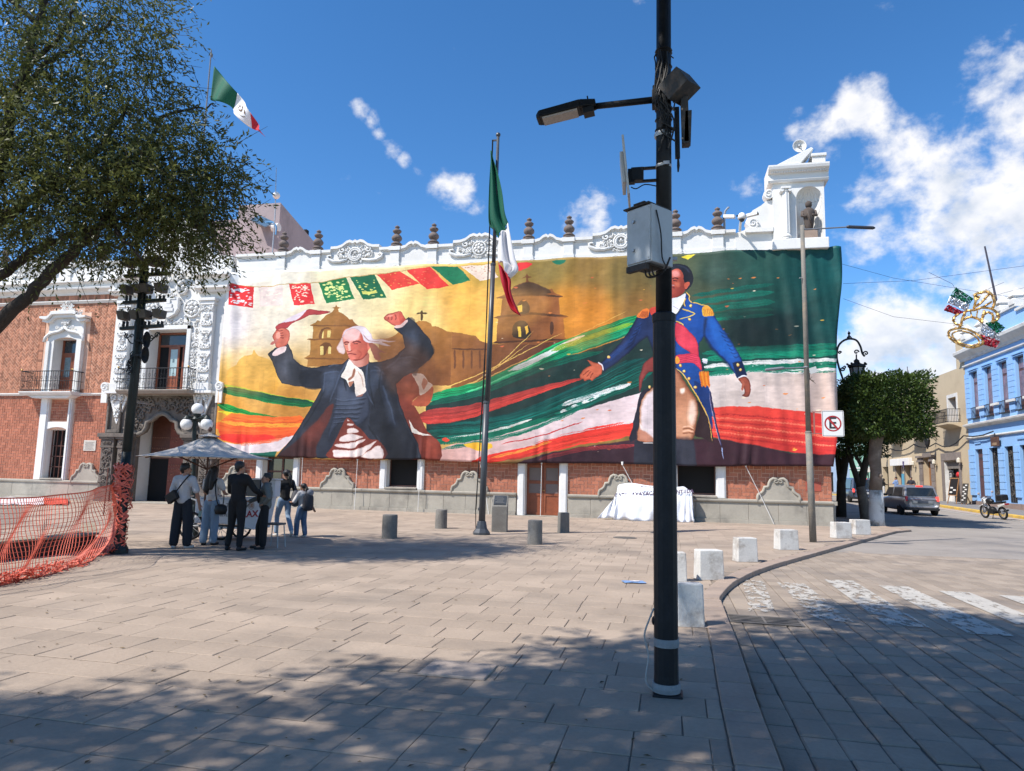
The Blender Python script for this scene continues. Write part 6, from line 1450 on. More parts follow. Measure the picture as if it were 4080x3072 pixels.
# ------------------------------------------------------------------ street furniture
M_blk = mat('black_pole_paint',(.008,.009,.011),.55,.35,3,40,.12,spec=.28,stain=(.028,.028,.03),stain_scale=4,stain_amt=.4)
M_cab = mat('grey_cabinet',(.43,.46,.48),.55,.06,3,30,.05,stain=(.22,.22,.21),stain_scale=3,stain_amt=.4)
M_cable = mat('black_cable',(.015,.015,.016),.5,.1,bump=0)
M_steel = mat('galvanised_band',(.35,.36,.37),.45,.2,8,40,.1,metal=.6)
M_conc = mat('white_concrete',(.58,.56,.52),.9,.14,2.5,35,.5,spots=.25,stain=(.28,.24,.20),stain_scale=2.6,stain_amt=.8)
M_stonec = mat('bollard_stone',(.17,.158,.14),.92,.2,3,30,.45,stain=(.27,.25,.22),stain_scale=2.5,stain_amt=.6)
# --- the black multi-purpose pole in the foreground
b0 = G(2655,2765); YP = b0.y
def PV(px,py,dy=0): return W(px,py,YP + dy) - Vector((b0.x,b0.y,0))
MP = thing('utility_pole','tall black octagonal utility pole with lamp arm and grey cabinet in the near foreground','utility pole',(b0.x,b0.y,0))
m = MB(); j = PV(2645,1255); m.tube([(0,0,-.02),(0,0,.14),tuple(j * .5),tuple(j)],[.098,.090,.090,.086],14); lo_ = m.ob('lower_tube',M_blk,MP,bevel=.0)
m = MB(); tp = PV(2644,-260); m.tube([tuple(j - Vector((0,0,.06))),tuple(j),tuple(j + Vector((0,0,.02)))],[.092,.096,.066],14); m.ob('collar',M_blk,MP)
m = MB(); m.tube([tuple(j),tuple(tp)],[.064,.060],14); m.ob('upper_tube',M_blk,MP,smooth=True)
m = MB(); m.lathe([(.104,.02),(.108,.05),(.103,.085)],(0,0,0),16); m.lathe([(.093,.02),(.096,.05),(.093,.08)],PV(2655,2585),16); m.ob('tape_wrap',mat('grey_tape',(.22,.24,.25),.6,.15,12,60,.2),MP)
m = MB(); m.box(-.10,.12,-.11,.1,-.01,.016); m.ob('base_plate',M_blk,MP,bevel=.008)
m = MB(); a = PV(2628,2540); m.tube(smooth_pts([(-.10,-.03,0.03),(-.15,-.05,.1),(-.13,-.04,.28),(-.16,-.05,.42),(-.12,-.04,.55),(-.09,-.02,.62)],4),.007,5); m.ob('loose_wire',mat('grey_wire',(.35,.34,.32),.6,bump=0),MP)
cb = PV(2612,2475); m = MB(); m.ball((cb.x - .01,.02,cb.z),.035,sx=.6); m.ob('cap',M_blk,MP)
# cabinet
c0,c1 = PV(2497,1055,-.2),PV(2592,830,-.2)
def cab():
 m = MB(); l,r_ = PV(2497,960,-.26),PV(2596,960,-.26)
 zt,zb = PV(2545,822,-.24).z,PV(2545,1050,-.24).z
 m.box(0,.33,0,.26,0,zt - zb); return m,l,zb,zt - zb
m,l,zb,hh = cab()
kn = PV(2597,960,-.30); l = Vector((kn.x - .25 * math.cos(R(38)),0,0))
ct = thing('control_cabinet','grey metal control cabinet strapped to the black utility pole','cabinet',(b0.x + l.x - .0,b0.y - .30 + .25 * math.sin(R(38)),zb),R(-38))
del_o = m
m = MB(); m.box(0,.25,0,.26,0,hh); bx = m.ob('housing',M_cab,ct,bevel=.008)
m = MB(); m.box(.008,.242,-.012,-.0005,.012,hh - .012); dr = m.ob('door',M_cab,bx,bevel=.004)
for zz in (.75,.25): m = MB(); m.cyl((.08,-.012,hh * zz),(.08,-.03,hh * zz),.013); m.ob('lock',M_steel,ct)
m = MB()
for x in (.02,.23):
 for z in (.03,hh * .5,hh - .03): m.ball((x,-.013,z),.004,n=6,m=4)
m.ob('rivet',M_steel,ct)
m = MB(); m.box(-.02,.24,-.025,.24,hh + .001,hh + .012); m.box(.09,.2,-.03,.16,hh + .013,hh + .024); m.ob('rain_lid',mat('rusty_lid',(.045,.04,.038),.8,.3,10,40,.2),ct)
m = MB(); m.box(.0,.20,-.01,.03,-.05,-.002); m.box(.02,.21,.03,.19,-.014,-.002); m.ob('underside_bracket',mat('rusty_lid',(.05,.04,.035),.8),ct)
m = MB()
for k in range(3): m.tube(smooth_pts([(.1 + .035 * k,.1,-.01),(.1 + .035 * k,.12,-.07),(.17 + .02 * k,.13,-.085),(.26,.14,-.05),(.3,.16,.05)],4),.008,5)
m.tube(smooth_pts([(.255,.05,hh * .9),(.275,.08,hh * .5),(.27,.1,hh * .1),(.29,.13,-.03)],4),.006,5); m.ob('cable',M_cable,ct)
m = MB(); q = PV(2648,1040); m.lathe([(.068,-.012),(.07,0),(.068,.012)],q,14); m.box(q.x + .05,q.x + .1,-.06,-.02,q.z - .012,q.z + .014)
q = PV(2643,665); m.lathe([(.066,-.012),(.068,0),(.066,.012)],q,14); m.box(q.x - .0,q.x + .05,-.085,-.055,q.z - .014,q.z + .014); m.ob('clamp_band',M_steel,MP)
# lamp arm to the left with an LED head
m = MB(); a0,a1 = PV(2622,396),PV(2368,424); m.tube([tuple(a0),tuple(a1)],[.028,.026],10); arm = m.ob('lamp_arm',M_blk,MP,smooth=True)
m = MB(); m.box(a0.x - .05,a0.x + .02,-.05,.05,a0.z - .07,a0.z + .07); m.cyl((a0.x - .03,-.03,a0.z + .05),(a0.x - .03,-.03,a0.z + .11),.015); m.ob('arm_clamp',M_blk,MP,bevel=.006)
h0,h1 = PV(2372,428),PV(2142,486)
d = (h1 - h0); L_ = d.length; d.normalize(); up = Vector((-d.z,0,d.x)); up = -up if up.z < 0 else up
def head(mb,s0,s1,w0,w1,t0,t1):
 v = []
 for s,w,t in ((s0,w0,t0),(s1,w1,t1)):
  c = h0 + d * (s * L_)
  v += [c + Vector((0,y,0)) * w + up * z * t for y,z in ((-1,0),(-.9,.7),(-.35,1),(.35,1),(.9,.7),(1,0))]
 mb.add(v,[(0,1,2,3,4,5),(11,10,9,8,7,6)] + [(i,i + 6,(i + 1) % 6 + 6,(i + 1) % 6) for i in range(6)])
m = MB(); head(m,-.02,.24,.05,.085,.07,.095); head(m,.24,.94,.085,.085,.095,.085); head(m,.94,1.0,.085,.06,.085,.05); lh = m.ob('lamp_head',M_blk,MP,bevel=.006)
m = MB(); c = h0 + d * (.60 * L_) - up * .004; m.obox(c,d * (.30 * L_),Vector((0,.066,0)),up * .012); m.ob('led_lens',mat('led_lens',(.42,.37,.33),.5,.2,60,120,.4),lh)
m = MB(); c = h0 + d * (.12 * L_) - up * .02; m.obox(c,d * (.09 * L_),Vector((0,.05,0)),up * .03); m.cyl(tuple(h0 + d * .05 + up * .08),tuple(h0 + d * .05 + up * .12),.006,n=6); m.ob('hinge_block',M_blk,lh)
# panel antenna and bracket
an = thing('panel_antenna','thin pale flat panel antenna seen edge on, bracketed left of the black pole','antenna',(b0.x,b0.y,0))
t_,bt = PV(2484,580),PV(2508,808); m = MB(); ax = (bt - t_) * .5; n_ = ax.normalized().cross(Vector((0,1,0))); dv = ray(2500,700); dv = Vector((dv[0],dv[1],0)).normalized(); n_ = ax.normalized().cross(dv); m.obox((t_ + bt) * .5,ax,dv * .2 + Vector((.006,0,0)),n_ * .009); m.ob('panel',mat('antenna_white',(.48,.49,.48),.5,.05,bump=.05),an,bevel=.004)
t2,b2 = PV(2478,632),PV(2490,752); m = MB(); ax = (b2 - t2) * .5; m.obox((t2 + b2) * .5 + Vector((-.004,0,0)),ax,dv * .14,n_ * .014); m.ob('radome',mat('antenna_white',(.48,.49,.48),.5),an,bevel=.006)
m = MB()
for py in (672,722): q0,q1 = PV(2560,py),PV(2622,py - 4); m.box(q0.x,q1.x,-.02,.02,q0.z - .008,q0.z + .008)
q0 = PV(2540,698); m.box(q0.x - .05,q0.x + .05,-.04,.04,q0.z - .055,q0.z + .055); q1 = PV(2512,700); m.box(q1.x - .02,q1.x + .035,-.03,.03,q1.z - .07,q1.z + .05); m.tube(smooth_pts([PV(2514,745),PV(2535,752),PV(2570,735),PV(2618,742)],4),.006,5); m.ob('bracket',M_blk,an,bevel=.004)
# box loudspeaker, radio units and cable bundle on the right of the upper tube
cu = thing('pole_radio_units','dark slanted camera box and slim radio units on the right of the black pole','radio unit',(b0.x,b0.y,0))
q = PV(2706,362); m = MB(); m.obox(q + Vector((.0,-.06,0)),Vector((.075,-.05,.05)),Vector((.055,.09,.01)),Vector((-.045,.02,.075))); m.ob('camera_box',mat('weathered_dark_box',(.045,.045,.045),.7,.3,8,40,.2,stain=(.16,.11,.08),stain_scale=14,stain_amt=.5),cu,bevel=.005)
for (x0,y0,x1,y1,w) in ((2726,395,2732,580,.03),(2742,450,2738,575,.028)):
 a_,b_ = PV(x0,y0),PV(x1,y1); m = MB(); m.obox((a_ + b_) * .5,(b_ - a_) * .5,Vector((w,.0,.0)),Vector((0,.05,0))); m.ob('radio_unit',mat('weathered_dark_box',(.045,.045,.045),.7),cu,bevel=.005)
for (x,y) in ((2717,447),(2718,563)): q = PV(x,y); m = MB(); m.box(q.x - .008,q.x + .008,-.056,-.05,q.z - .008,q.z + .008); m.ob('label_patch',mat('patch_beige',(.35,.28,.22),.7,bump=0),cu)
a_,b_ = PV(2696,430),PV(2700,630); m = MB(); m.obox((a_ + b_) * .5,(b_ - a_) * .5,Vector((.02,0,0)),Vector((0,.02,0))); m.tube([PV(2702,630),PV(2703,660),PV(2702,685)],[.008,.012,.006],6); m.ob('mount_rail',M_blk,cu)
m = MB(); r3 = random.Random(4)
for k in range(16):
 y0,y1 = r3.uniform(210,470),r3.uniform(420,640); x0 = r3.uniform(2618,2668); pts = [PV(x0,y0),PV(x0 + r3.uniform(-14,14),(2 * y0 + y1) / 3),PV(r3.uniform(2612,2690),(y0 + 2 * y1) / 3),PV(r3.uniform(2620,2695),y1)]
 m.tube(smooth_pts([Vector((p.x,-.07 - r3.random() * .02,p.z)) for p in pts],5),r3.uniform(.004,.008),5)
for y in (205,215,270,320,330,395,440,480,520): q = PV(2644,y); m.lathe([(.062,-.008),(.073,0),(.062,.008)],q,12)
m.tube(smooth_pts([PV(2622,215),PV(2608,225),PV(2612,250),PV(2613,285)],4),.006,5); m.tube(smooth_pts([PV(2660,205),PV(2672,222),PV(2684,232)],4),.005,5); m.ob('cable_bundle',M_cable,MP)
m = MB(); q = PV(2640,540); m.lathe([(.066,-.02),(.07,0),(.066,.02)],q,12); m.tube(smooth_pts([PV(2615,480),PV(2635,505),PV(2660,520),PV(2680,525)],4),.011,6); m.ob('silver_strap',M_steel,MP)
# --- white concrete cubes along the kerb
cubes = [(2748,2500,2405,118,'nearest white concrete block, shaded, partly behind the black utility pole'),(2688,2318,2270,96,'white concrete block standing just behind the shaded nearest block'),
   (2826,2312,2250,112,'tallest looking white concrete block at the bend of the kerb'),(2972,2240,2190,91,'white concrete block third along the sunlit kerb after the pole'),
   (3137,2192,2150,88,'white concrete block left of the grey sign pole'),(3356,2146,2112,74,'white concrete block right of the grey sign pole'),(3433,2131,2098,73,'farthest white concrete block beside the whitewashed tree')]
for i,(px,pb,pm,wpx,lab) in enumerate(cubes):
 g = G(px,pb); dist = float(np.dot(np.array(g) - CAM,CF)); w = wpx / FPX * dist * .93
 hts = [.46,.45,.47,.47,.47,.46,.46]
 t = thing('concrete_block',lab,'bollard',(g.x,g.y + w * .33,0),R([10,12,20,20,20,20,20][i]),'white concrete blocks along the kerb')
 m = MB(); e = .012; h = hts[i] + .0; m.frustum((-w / 2,w / 2,-w * .33,w * .33),(-w / 2 + e,w / 2 - e,-w * .33 + e,w * .33 - e),-.01,h); m.ob('block',M_conc,t,bevel=.016)
 m = MB(); m.prism_z([(-w / 2 - .05,-w * .36),(w / 2 + .06,-w * .38),(w / 2 + .04,w * .36),(-w / 2 - .04,w * .37)],.001,.007 + .001 * i); m.ob('mortar_bed',mat('mortar_patch',(.3,.25,.21),.95,.2,4,30,.4),t)
# --- round stone bollards
for (px,pb,pt,wpx,lab,sq) in ((1545,2146,2050,62,'stout round stone bollard in the tree shade left of the flagpole',0),(1753,2106,2030,48,'small round stone bollard in the sun just left of the flagpole',0),(2128,2170,2072,60,'stout round stone bollard right of the plaque, nearest the viewer',0),(2243,2122,2042,48,'round stone bollard in front of the street door, with a white post behind',0)):
 g = G(px,pb); dist = float(np.dot(np.array(g) - CAM,CF)); r_ = wpx / FPX * dist / 2; h = (pb - pt) / FPX * dist * .98
 t = thing('stone_bollard',lab,'bollard',(g.x,g.y + r_ * .5,0),RNG.uniform(0,3),'round stone bollards on the plaza')
 m = MB(); m.lathe([(r_ * 1.02,-.02),(r_,.05),(r_ * .985,h * .5),(r_ * .97,h - .03),(r_ * .93,h),(.01,h + .004)],n=24); m.ob('shaft',M_stonec,t,smooth=False,bevel=.01)
# --- plaque pedestal by the flagpole
g = G(1978,2120); t = thing('plaque_pedestal','slanted grey stone pedestal with a dark plaque beside the flagpole','pedestal',(g.x + .02,g.y + .3,0),R(10))
m = MB(); m.prism_x([(-.26,-.02),(-.26,.72),(.24,1.02),(.24,-.02)],-.22,.22); m.ob('block',M_stonec,t,bevel=.015)
m = MB(); m.obox((0,-.01,.877),(.175,0,0),(0,.2,.12),(0,-.006,.01)); pq = m.ob('plaque',mat('dark_plaque',(.045,.05,.055),.35,.2,5,30,.05),t)
m = MB()
for k in range(6): m.obox((0 - .02 * (k % 2),-.15 + .05 * k - .011,.795 + .03 * k + .019),(.13 - .02 * (k % 3),0,0),(0,.008,.005),(0,-.001,.002))
m.ob('inscription',mat('plaque_letters',(.16,.16,.16),.4,bump=0),pq)
# --- flagpole with the long hanging flag
fb = G(1918,2130); YFp = fb.y
def FV(px,py,dy=0): return W(px,py,YFp + dy) - Vector((fb.x,fb.y,0))
M_pole2 = mat('flagpole_paint',(.05,.055,.062),.4,.15,4,30,.05,spec=.5)
M_flg = mat('cloth_green',(.004,.092,.050),.7,.05,2,60,.1); M_flw = mat('cloth_white',(.72,.70,.70),.7,.04,2,60,.1); M_flr = mat('cloth_red',(.46,.016,.03),.7,.05,2,60,.1)
fp = thing('flagpole','tall dark stepped flagpole standing in front of the banner','flagpole',(fb.x,fb.y,0))
P = [Vector((0,0,0)),FV(1938,1605),FV(1942,1600),FV(1965,1055),FV(1967,1050),FV(1985,540)]
m = MB(); m.tube(P[:2],[.095,.085],12); m.tube([P[2],P[3]],[.075,.066],12); m.tube([P[4],P[5]],[.058,.042],12); m.ob('pole',M_pole2,fp,smooth=True)
m = MB()
for q,r_ in ((P[1],.095),(P[3],.078)): m.lathe([(r_ * .8,-.03),(r_,-.02),(r_,.03),(r_ * .75,.05)],q,12)
m.lathe([(.07,-.03),(.075,.03),(.04,.06)],FV(1914,2030),10); m.ob('collar',M_pole2,fp)
m = MB(); m.lathe([(.24,0),(.24,.06),(.16,.16),(.13,.3),(.12,.36)],n=8); m.ob('base',M_pole2,fp,bevel=.01)
m = MB(); m.ball(P[5] + Vector((0,0,.02)),.07); m.box(P[5].x - .18,P[5].x,-.02,.02,P[5].z - .16,P[5].z - .12); m.ob('truck',M_pole2,fp)
m = MB(); m.tube([P[5] + Vector((-.16,-.04,-.14)),FV(1930,1500),FV(1895,2030),FV(1896,2105)],.012,4); m.tube([P[5] + Vector((-.14,-.04,-.14)),FV(1940,1250),FV(1897,2030)],.012,4); m.ob('halyard',M_cable,fp)
fl = thing('hanging_flag','long green, white and red flag hanging limp in folds from the tall flagpole','flag',(fb.x,fb.y,0))
rowsL = [((1958,600),(1962,610)),((1952,760),(1990,640)),((1944,900),(2012,800)),((1948,930),(2022,872)),((1980,990),(2030,895)),((1986,1060),(2052,980)),((1984,1048),(2066,1078)),((1990,1100),(2040,1110)),((2003,1160),(2036,1140)),((2014,1200),(2050,1200)),((2030,1232),(2072,1256))]
def interp(rows,t):
 f = t * (len(rows) - 1); i = min(int(f),len(rows) - 2); f -= i
 return [np.array(rows[i][k]) * (1 - f) + np.array(rows[i + 1][k]) * f for k in (0,1)]
grn_l = [(1956,600),(1946,740),(1943,880),(1960,912),(1983,945)]; grn_r = [(1960,612),(1986,690),(2004,770),(2014,850),(2028,893)]
wht_l = [(1983,945),(1978,1000),(1981,1040),(1995,1040),(2010,1080)]; wht_r = [(2028,893),(2038,950),(2054,1030),(2066,1078),(2032,1112)]
red_l = [(1981,1040),(1990,1110),(2008,1170),(2030,1228),(2060,1250)]; red_r = [(2012,1080),(2036,1116),(2036,1160),(2050,1205),(2074,1257)]
for nm,Lr,Rr_,mt_,ph in (('green_band',grn_l,grn_r,M_flg,0),('white_band',wht_l,wht_r,M_flw,.6),('red_band',red_l,red_r,M_flr,1.1)):
 Ls,Rs = smooth_pts(Lr,6),smooth_pts(Rr_,6); rows = []
 for a_,b_ in zip(Ls,Rs):
  row = []
  for k in range(13):
   s = k / 12; p = a_ * (1 - s) + b_ * s; q = FV(p[0],p[1],-.12)
   q.y += .09 * math.sin(s * 11 + ph + len(rows) * .06) + .04 * math.sin(s * 23 + ph); q.x += .012 * math.sin(s * 11 + 1.5); row.append(q)
  rows.append(row)
 m = MB(); m.grid(rows); o = m.ob(nm,mt_,fl,smooth=True); so = o.modifiers.new('s','SOLIDIFY'); so.thickness = .004
# --- rooftop flag, upper left
YR = YF + 9
rb = W(822,560,YR); rp = thing('rooftop_flagpole','thin rooftop flagpole behind the left tree','flagpole',(rb.x,rb.y,10.4))
m = MB(); tpz = W(842,200,YR); m.tube([Vector((-.3,0,0)),tpz - Vector((rb.x,rb.y,10.4))],[.07,.04],8); m.ob('pole',mat('flagpole_grey',(.16,.17,.19),.5,bump=0),rp)
m = MB(); q = W(843,220,YR) - Vector((rb.x,rb.y,10.4)); m.ball(q,.09,sz=1.6); m.ob('finial',mat('flagpole_grey',(.16,.17,.19),.5),rp)
rf = thing('rooftop_flag','tricolour flag with an eagle emblem flying from the rooftop pole at upper left','flag',(rb.x,rb.y,0))
edge_t = [(853,262),(890,308),(930,352),(965,396),(992,436),(1018,480),(1036,512),(1048,536)]
edge_b = [(838,398),(866,408),(912,418),(935,455),(982,498),(1020,516),(1040,530),(1050,540)]
Ts,Bs = smooth_pts(edge_t,8),smooth_pts(edge_b,8); n_ = len(Ts)
for nm,i0,i1,mt_ in (('green_band',0,int(n_ * .335),M_flg),('white_band',int(n_ * .335),int(n_ * .63),M_flw),('red_band',int(n_ * .63),n_ - 1,M_flr)):
 rows = []
 for i in range(i0,i1 + 1):
  row = []
  for k in range(11):
   s = k / 10; p = Ts[i] * (1 - s) + Bs[i] * s; q = W(p[0],p[1],YR) - Vector((rb.x,rb.y,0)); q.y += .22 * math.sin(i * .34 + s * 1.6) * min(1,i / 8); row.append(q)
  rows.append(row)
 m = MB(); m.grid(rows); o = m.ob(nm,mt_,rf,smooth=True); so = o.modifiers.new('s','SOLIDIFY'); so.thickness = .006
 if nm == 'white_band': wrows = rows
M_emb = mat('emblem_brown',(.14,.085,.05),.8,.3,8,30,0); m = MB(); r5 = random.Random(2); nr = len(wrows)
def wpt(u,v,off=-.02):
 i = min(int(u * (nr - 1)),nr - 2); fr = u * (nr - 1) - i; k = min(int(v * 10),9); fk = v * 10 - k
 q = wrows[i][k] * (1 - fr) * (1 - fk) + wrows[i + 1][k] * fr * (1 - fk) + wrows[i][k + 1] * (1 - fr) * fk + wrows[i + 1][k + 1] * fr * fk
 return q + Vector((0,off,0))
for strip,w in (([(.42,.2),(.5,.3),(.56,.42),(.52,.55),(.4,.62)],.07),([(.5,.3),(.62,.26),(.72,.34),(.74,.48)],.06),([(.25,.4),(.3,.6),(.45,.75),(.65,.74),(.78,.6)],.03),([(.4,.48),(.5,.6),(.6,.62)],.05),([(.3,.34),(.36,.44),(.44,.5)],.04)):
 S = smooth_pts([(a_ * 1.0,b_) for a_,b_ in strip],5); rows = [[wpt(min(.97,max(.03,p[0] + dd * w)),p[1] + dd * w * .3) for dd in (-.5,0,.5)] for p in S]; m.grid(rows)
o = m.ob('eagle_emblem',M_emb,rf); so = o.modifiers.new('s','SOLIDIFY'); so.thickness = .008
# --- grey street lamp and sign pole by the road
rb2 = G(3240,2160); YS = rb2.y
def RV(px,py,dy=0): return W(px,py,YS + dy) - Vector((rb2.x,rb2.y,0))
M_wp = mat('weathered_pole',(.19,.175,.15),.75,.25,3,30,.25,stain=(.28,.2,.12),stain_scale=3,stain_amt=.5)
lp = thing('street_lamp','weathered grey street lamp pole near the corner with two slim lamp arms','street lamp',(rb2.x,rb2.y,0))
m = MB(); m.tube([Vector((0,0,-.02)),RV(3221,1720)],[.092,.086],14); m.tube([RV(3221,1720),RV(3206,1200),RV(3196,898)],[.070,.064,.056],14); m.ob('pole',M_wp,lp,smooth=True)
m = MB(); m.lathe([(.088,-.03),(.09,0),(.072,.03)],RV(3221,1722),14); m.ob('collar',M_wp,lp)
m = MB(); m.tube([RV(3196,915),RV(3370,905)],[.022,.02],8); a1_ = m.ob('lamp_arm',mat('lamp_grey',(.16,.17,.19),.5,bump=0),lp)
m = MB(); m.tube([RV(3372,904),RV(3380,904),RV(3478,908),RV(3487,908)],[.03,.05,.05,.02],8); m.ob('lamp_head',mat('lamp_dark',(.035,.04,.05),.4,bump=0),lp)
m = MB(); m.tube([RV(3208,1464,-.05),RV(3122,1468,-.1)],.02,8); m.tube([RV(3124,1466,-.1),RV(3116,1467,-.1),RV(3052,1474,-.1),RV(3048,1474,-.1)],[.03,.045,.045,.02],8); m.ob('low_lamp_arm',mat('lamp_grey',(.16,.17,.19),.5),lp)
m = MB(); q = RV(3212,1462); m.lathe([(.07,-.015),(.073,0),(.07,.015)],q,12); m.tube([RV(3196,1106,-.06),RV(3185,1108,-.1)],.016,5); m.ob('band',M_steel,lp)
m = MB(); q = RV(3240,1475,-.05); m.obox(q,(.09,0,.03),(0,.01,0),(-.02,0,.08)); m.ob('small_plate',mat('antenna_white',(.5,.5,.5),.5),lp)
m = MB()
for k in range(14): r_ = random.Random(k); m.tube([RV(3225,1510),RV(3225 + r_.uniform(-8,26),1505 + r_.uniform(-26,26),r_.uniform(-.1,.1))],.005,4)
m.ob('dry_twigs',mat('twig_dark',(.05,.04,.03),.9,bump=0),lp)
sgn = thing('no_parking_sign','square white no parking sign with a struck out E in a red ring','sign',(rb2.x,rb2.y,0))
qa,qb = RV(3270,1637),RV(3361,1741); cx,cz = (qa.x + qb.x) / 2,(qa.z + qb.z) / 2; sw_,sh_ = (qb.x - qa.x) / 2,(qa.z - qb.z) / 2
m = MB(); r_ = .04; cor = []
for sx,sz in ((1,1),(-1,1),(-1,-1),(1,-1)):
 for k in range(5): a_ = math.atan2(sz,sx) - math.pi / 4 + k * math.pi / 8; cor.append((cx + sx * (sw_ - r_) + r_ * math.cos(a_),cz + sz * (sh_ - r_) + r_ * math.sin(a_)))
m.prism(cor[::-1],-.106,-.10); pl_ = m.ob('plate',mat('sign_white',(.72,.71,.69),.5,.04,bump=0),sgn)
def ring(m,r0,r1,y,n=32):
 v = [(cx + r * math.cos(2 * math.pi * k / n),y,cz + r * math.sin(2 * math.pi * k / n)) for r in (r0,r1) for k in range(n)]; m.add(v,[(k,k + n,(k + 1) % n + n,(k + 1) % n) for k in range(n)])
M_sr = mat('sign_red',(.36,.02,.025),.5,.05,bump=0); M_sb = mat('sign_black',(.03,.03,.035),.5,bump=0)
m = MB(); ring(m,sw_ * .64,sw_ * .78,-.1075); m.obox((cx,-.1095,cz),(sw_ * .47,0,-sh_ * .47),(0,.0006,0),(.018,0,.018)); m.ob('ring',M_sr,pl_)
text('letter_e','E',sh_ * 1.25,M_sb,pl_,frame_m((cx - .01,-.1082,cz - .0),(1,0,0),(0,0,1)),extr=.0005,bold=.006)
m = MB(); o_ = sw_ * .94
for a_,b_,c_,d_ in ((-o_,o_,sh_ * .93,sh_ * .96),(-o_,o_,-sh_ * .96,-sh_ * .93)): m.box(cx + a_,cx + b_,-.1078,-.107,cz + c_,cz + d_)
for s in (-1,1): m.box(cx + s * o_ * .985 - .005,cx + s * o_ * .985 + .005,-.1078,-.107,cz - sh_ * .93,cz + sh_ * .93)
m.ob('border',M_sb,pl_)
m = MB()
for py in (1642,1728): q0,q1 = RV(3232,py),RV(3300,py + 2); m.box(q0.x,q1.x,-.098,-.085,q0.z - .012,q0.z + .012)
q0,q1 = RV(3240,1640),RV(3248,1728); m.box(q0.x - .01,q0.x + .02,-.09,-.02,q1.z,q0.z); m.ob('sign_bracket',mat('bracket_red',(.3,.12,.1),.6),sgn)
# --- left: pole with tiers of floodlights
lb = G(470,2205); YL = lb.y
def LV(px,py,dy=0): return W(px,py,YL + dy) - Vector((lb.x,lb.y,0))
M_dkg = mat('dark_green_pole',(.014,.022,.022),.5,.3,3,30,.15); M_flood = mat('floodlight_case',(.085,.085,.082),.5,.25,8,40,.1)
tp_ = thing('floodlight_pole','dark pole at left carrying three tiers of floodlights','floodlight pole',(lb.x,lb.y,0))
m = MB(); m.tube([Vector((.0,0,-.02)),LV(478,2130),LV(505,1800)],[.10,.095,.085],12); m.tube([LV(505,1800),LV(545,1420),LV(578,1040)],[.085,.085,.075],12); m.ob('pole',M_dkg,tp_,smooth=True)
m = MB(); m.lathe([(.17,0),(.17,.08),(.11,.2)],n=10); m.ob('base',M_dkg,tp_)
for j,(x0,x1,yb,heads) in enumerate(((498,676,1097,(522,566,614,640)),(494,658,1203,(512,560,590,645)),(482,648,1306,(500,548,586,638)))):
 m = MB(); q0,q1 = LV(x0,yb + 4),LV(x1,yb - 8); m.obox((q0 + q1) * .5,(q1 - q0) * .5,(0,.04,0),(0,0,.03)); tier = m.ob('crossbar',M_dkg,tp_)
 for k,hx in enumerate(heads):
  q = LV(hx,yb - 44 - (hx - x0) * .06); w,hgt = .070,.080; m = MB(); yy = -.02 + .02 * (k % 2)
  m.frustum((q.x - w,q.x + w,yy - .10,yy + .08),(q.x - w * 1.12,q.x + w * 1.12,yy - .16,yy + .1),q.z - hgt,q.z + hgt); m.ob('floodlight',M_flood,tp_,bevel=.01)
 m = MB()
 for hx in heads: q = LV(hx,yb - 14); m.box(q.x - .05,q.x - .035,-.03,.03,q.z - .05,q.z + .06); m.box(q.x + .035,q.x + .05,-.03,.03,q.z - .05,q.z + .06)
 pc = LV({0: 572,1: 560,2: 552}[j],yb + 30)
 for s in (-1,1):
  e = LV((x0 if s < 0 else x1) + s * -14,yb + 30); m.tube(smooth_pts([Vector((pc.x,0,pc.z - .12)),Vector(((pc.x + e.x) / 2,0,pc.z - .2 + .05)),Vector((e.x,0,e.z + .06))],4),.012,5); m.tube(spiral((e.x + s * -.05,0,e.z),.07,1.2,0,10,s),.011,5); m.tube(spiral((e.x - s * .16,0,e.z - .02),.05,1.1,0,9,-s),.01,5)
 m.ob('scroll_bracket',M_dkg,tp_)
for i,(px,py) in enumerate(((572,1357),(566,1415))):
 q = LV(px,py,-.1); sp = thing('horn_speaker',('upper' if i == 0 else 'lower') + ' round black horn loudspeaker on the left floodlight pole','loudspeaker',(lb.x + q.x,lb.y - .1,q.z),0,'horn loudspeakers on the floodlight pole')
 m = MB(); rot = MB(); rot.lathe([(.03,-.12),(.06,-.1),(.07,.0),(.15,.1),(.17,.12),(.165,.13),(.05,.03),(.01,.02)],n=16); rot.v = [(z * .9 + .0,x * .6 - z * .4,y) for x,y,z in rot.v]; rot.ob('horn',M_blk,sp,smooth=True); m.box(-.2,-.05,-.02,.02,-.02,.02); m.ob('arm',M_blk,sp)
m = MB(); r6 = random.Random(9)
for k in range(12): y0 = r6.uniform(1050,1500); x0 = 578 - (y0 - 1040) * .087; m.tube(smooth_pts([LV(x0 + r6.uniform(-8,8),y0,-.1),LV(x0 - 6 + r6.uniform(-12,10),y0 + 70,-.11),LV(x0 - 14 + r6.uniform(-6,6),y0 + 150,-.1)],4),.008,4)
for k in range(10): m.tube([LV(528,1400 + k * 8,-.08),LV(528 - r6.uniform(4,30),1410 + k * 9,-.12),LV(522 - r6.uniform(0,20),1440 + k * 6,-.1)],.012,4)
m.ob('cables',M_cable,tp_)
m = MB(); w0,w1 = LV(520,1592),LV(435,1590); m.tube([w0,w0 + Vector((-1.5,2.5,.15)),Vector((-26.0 - lb.x,YF - lb.y - .1,4.75))],.012,4); m.ob('guy_wire',M_cable,tp_)
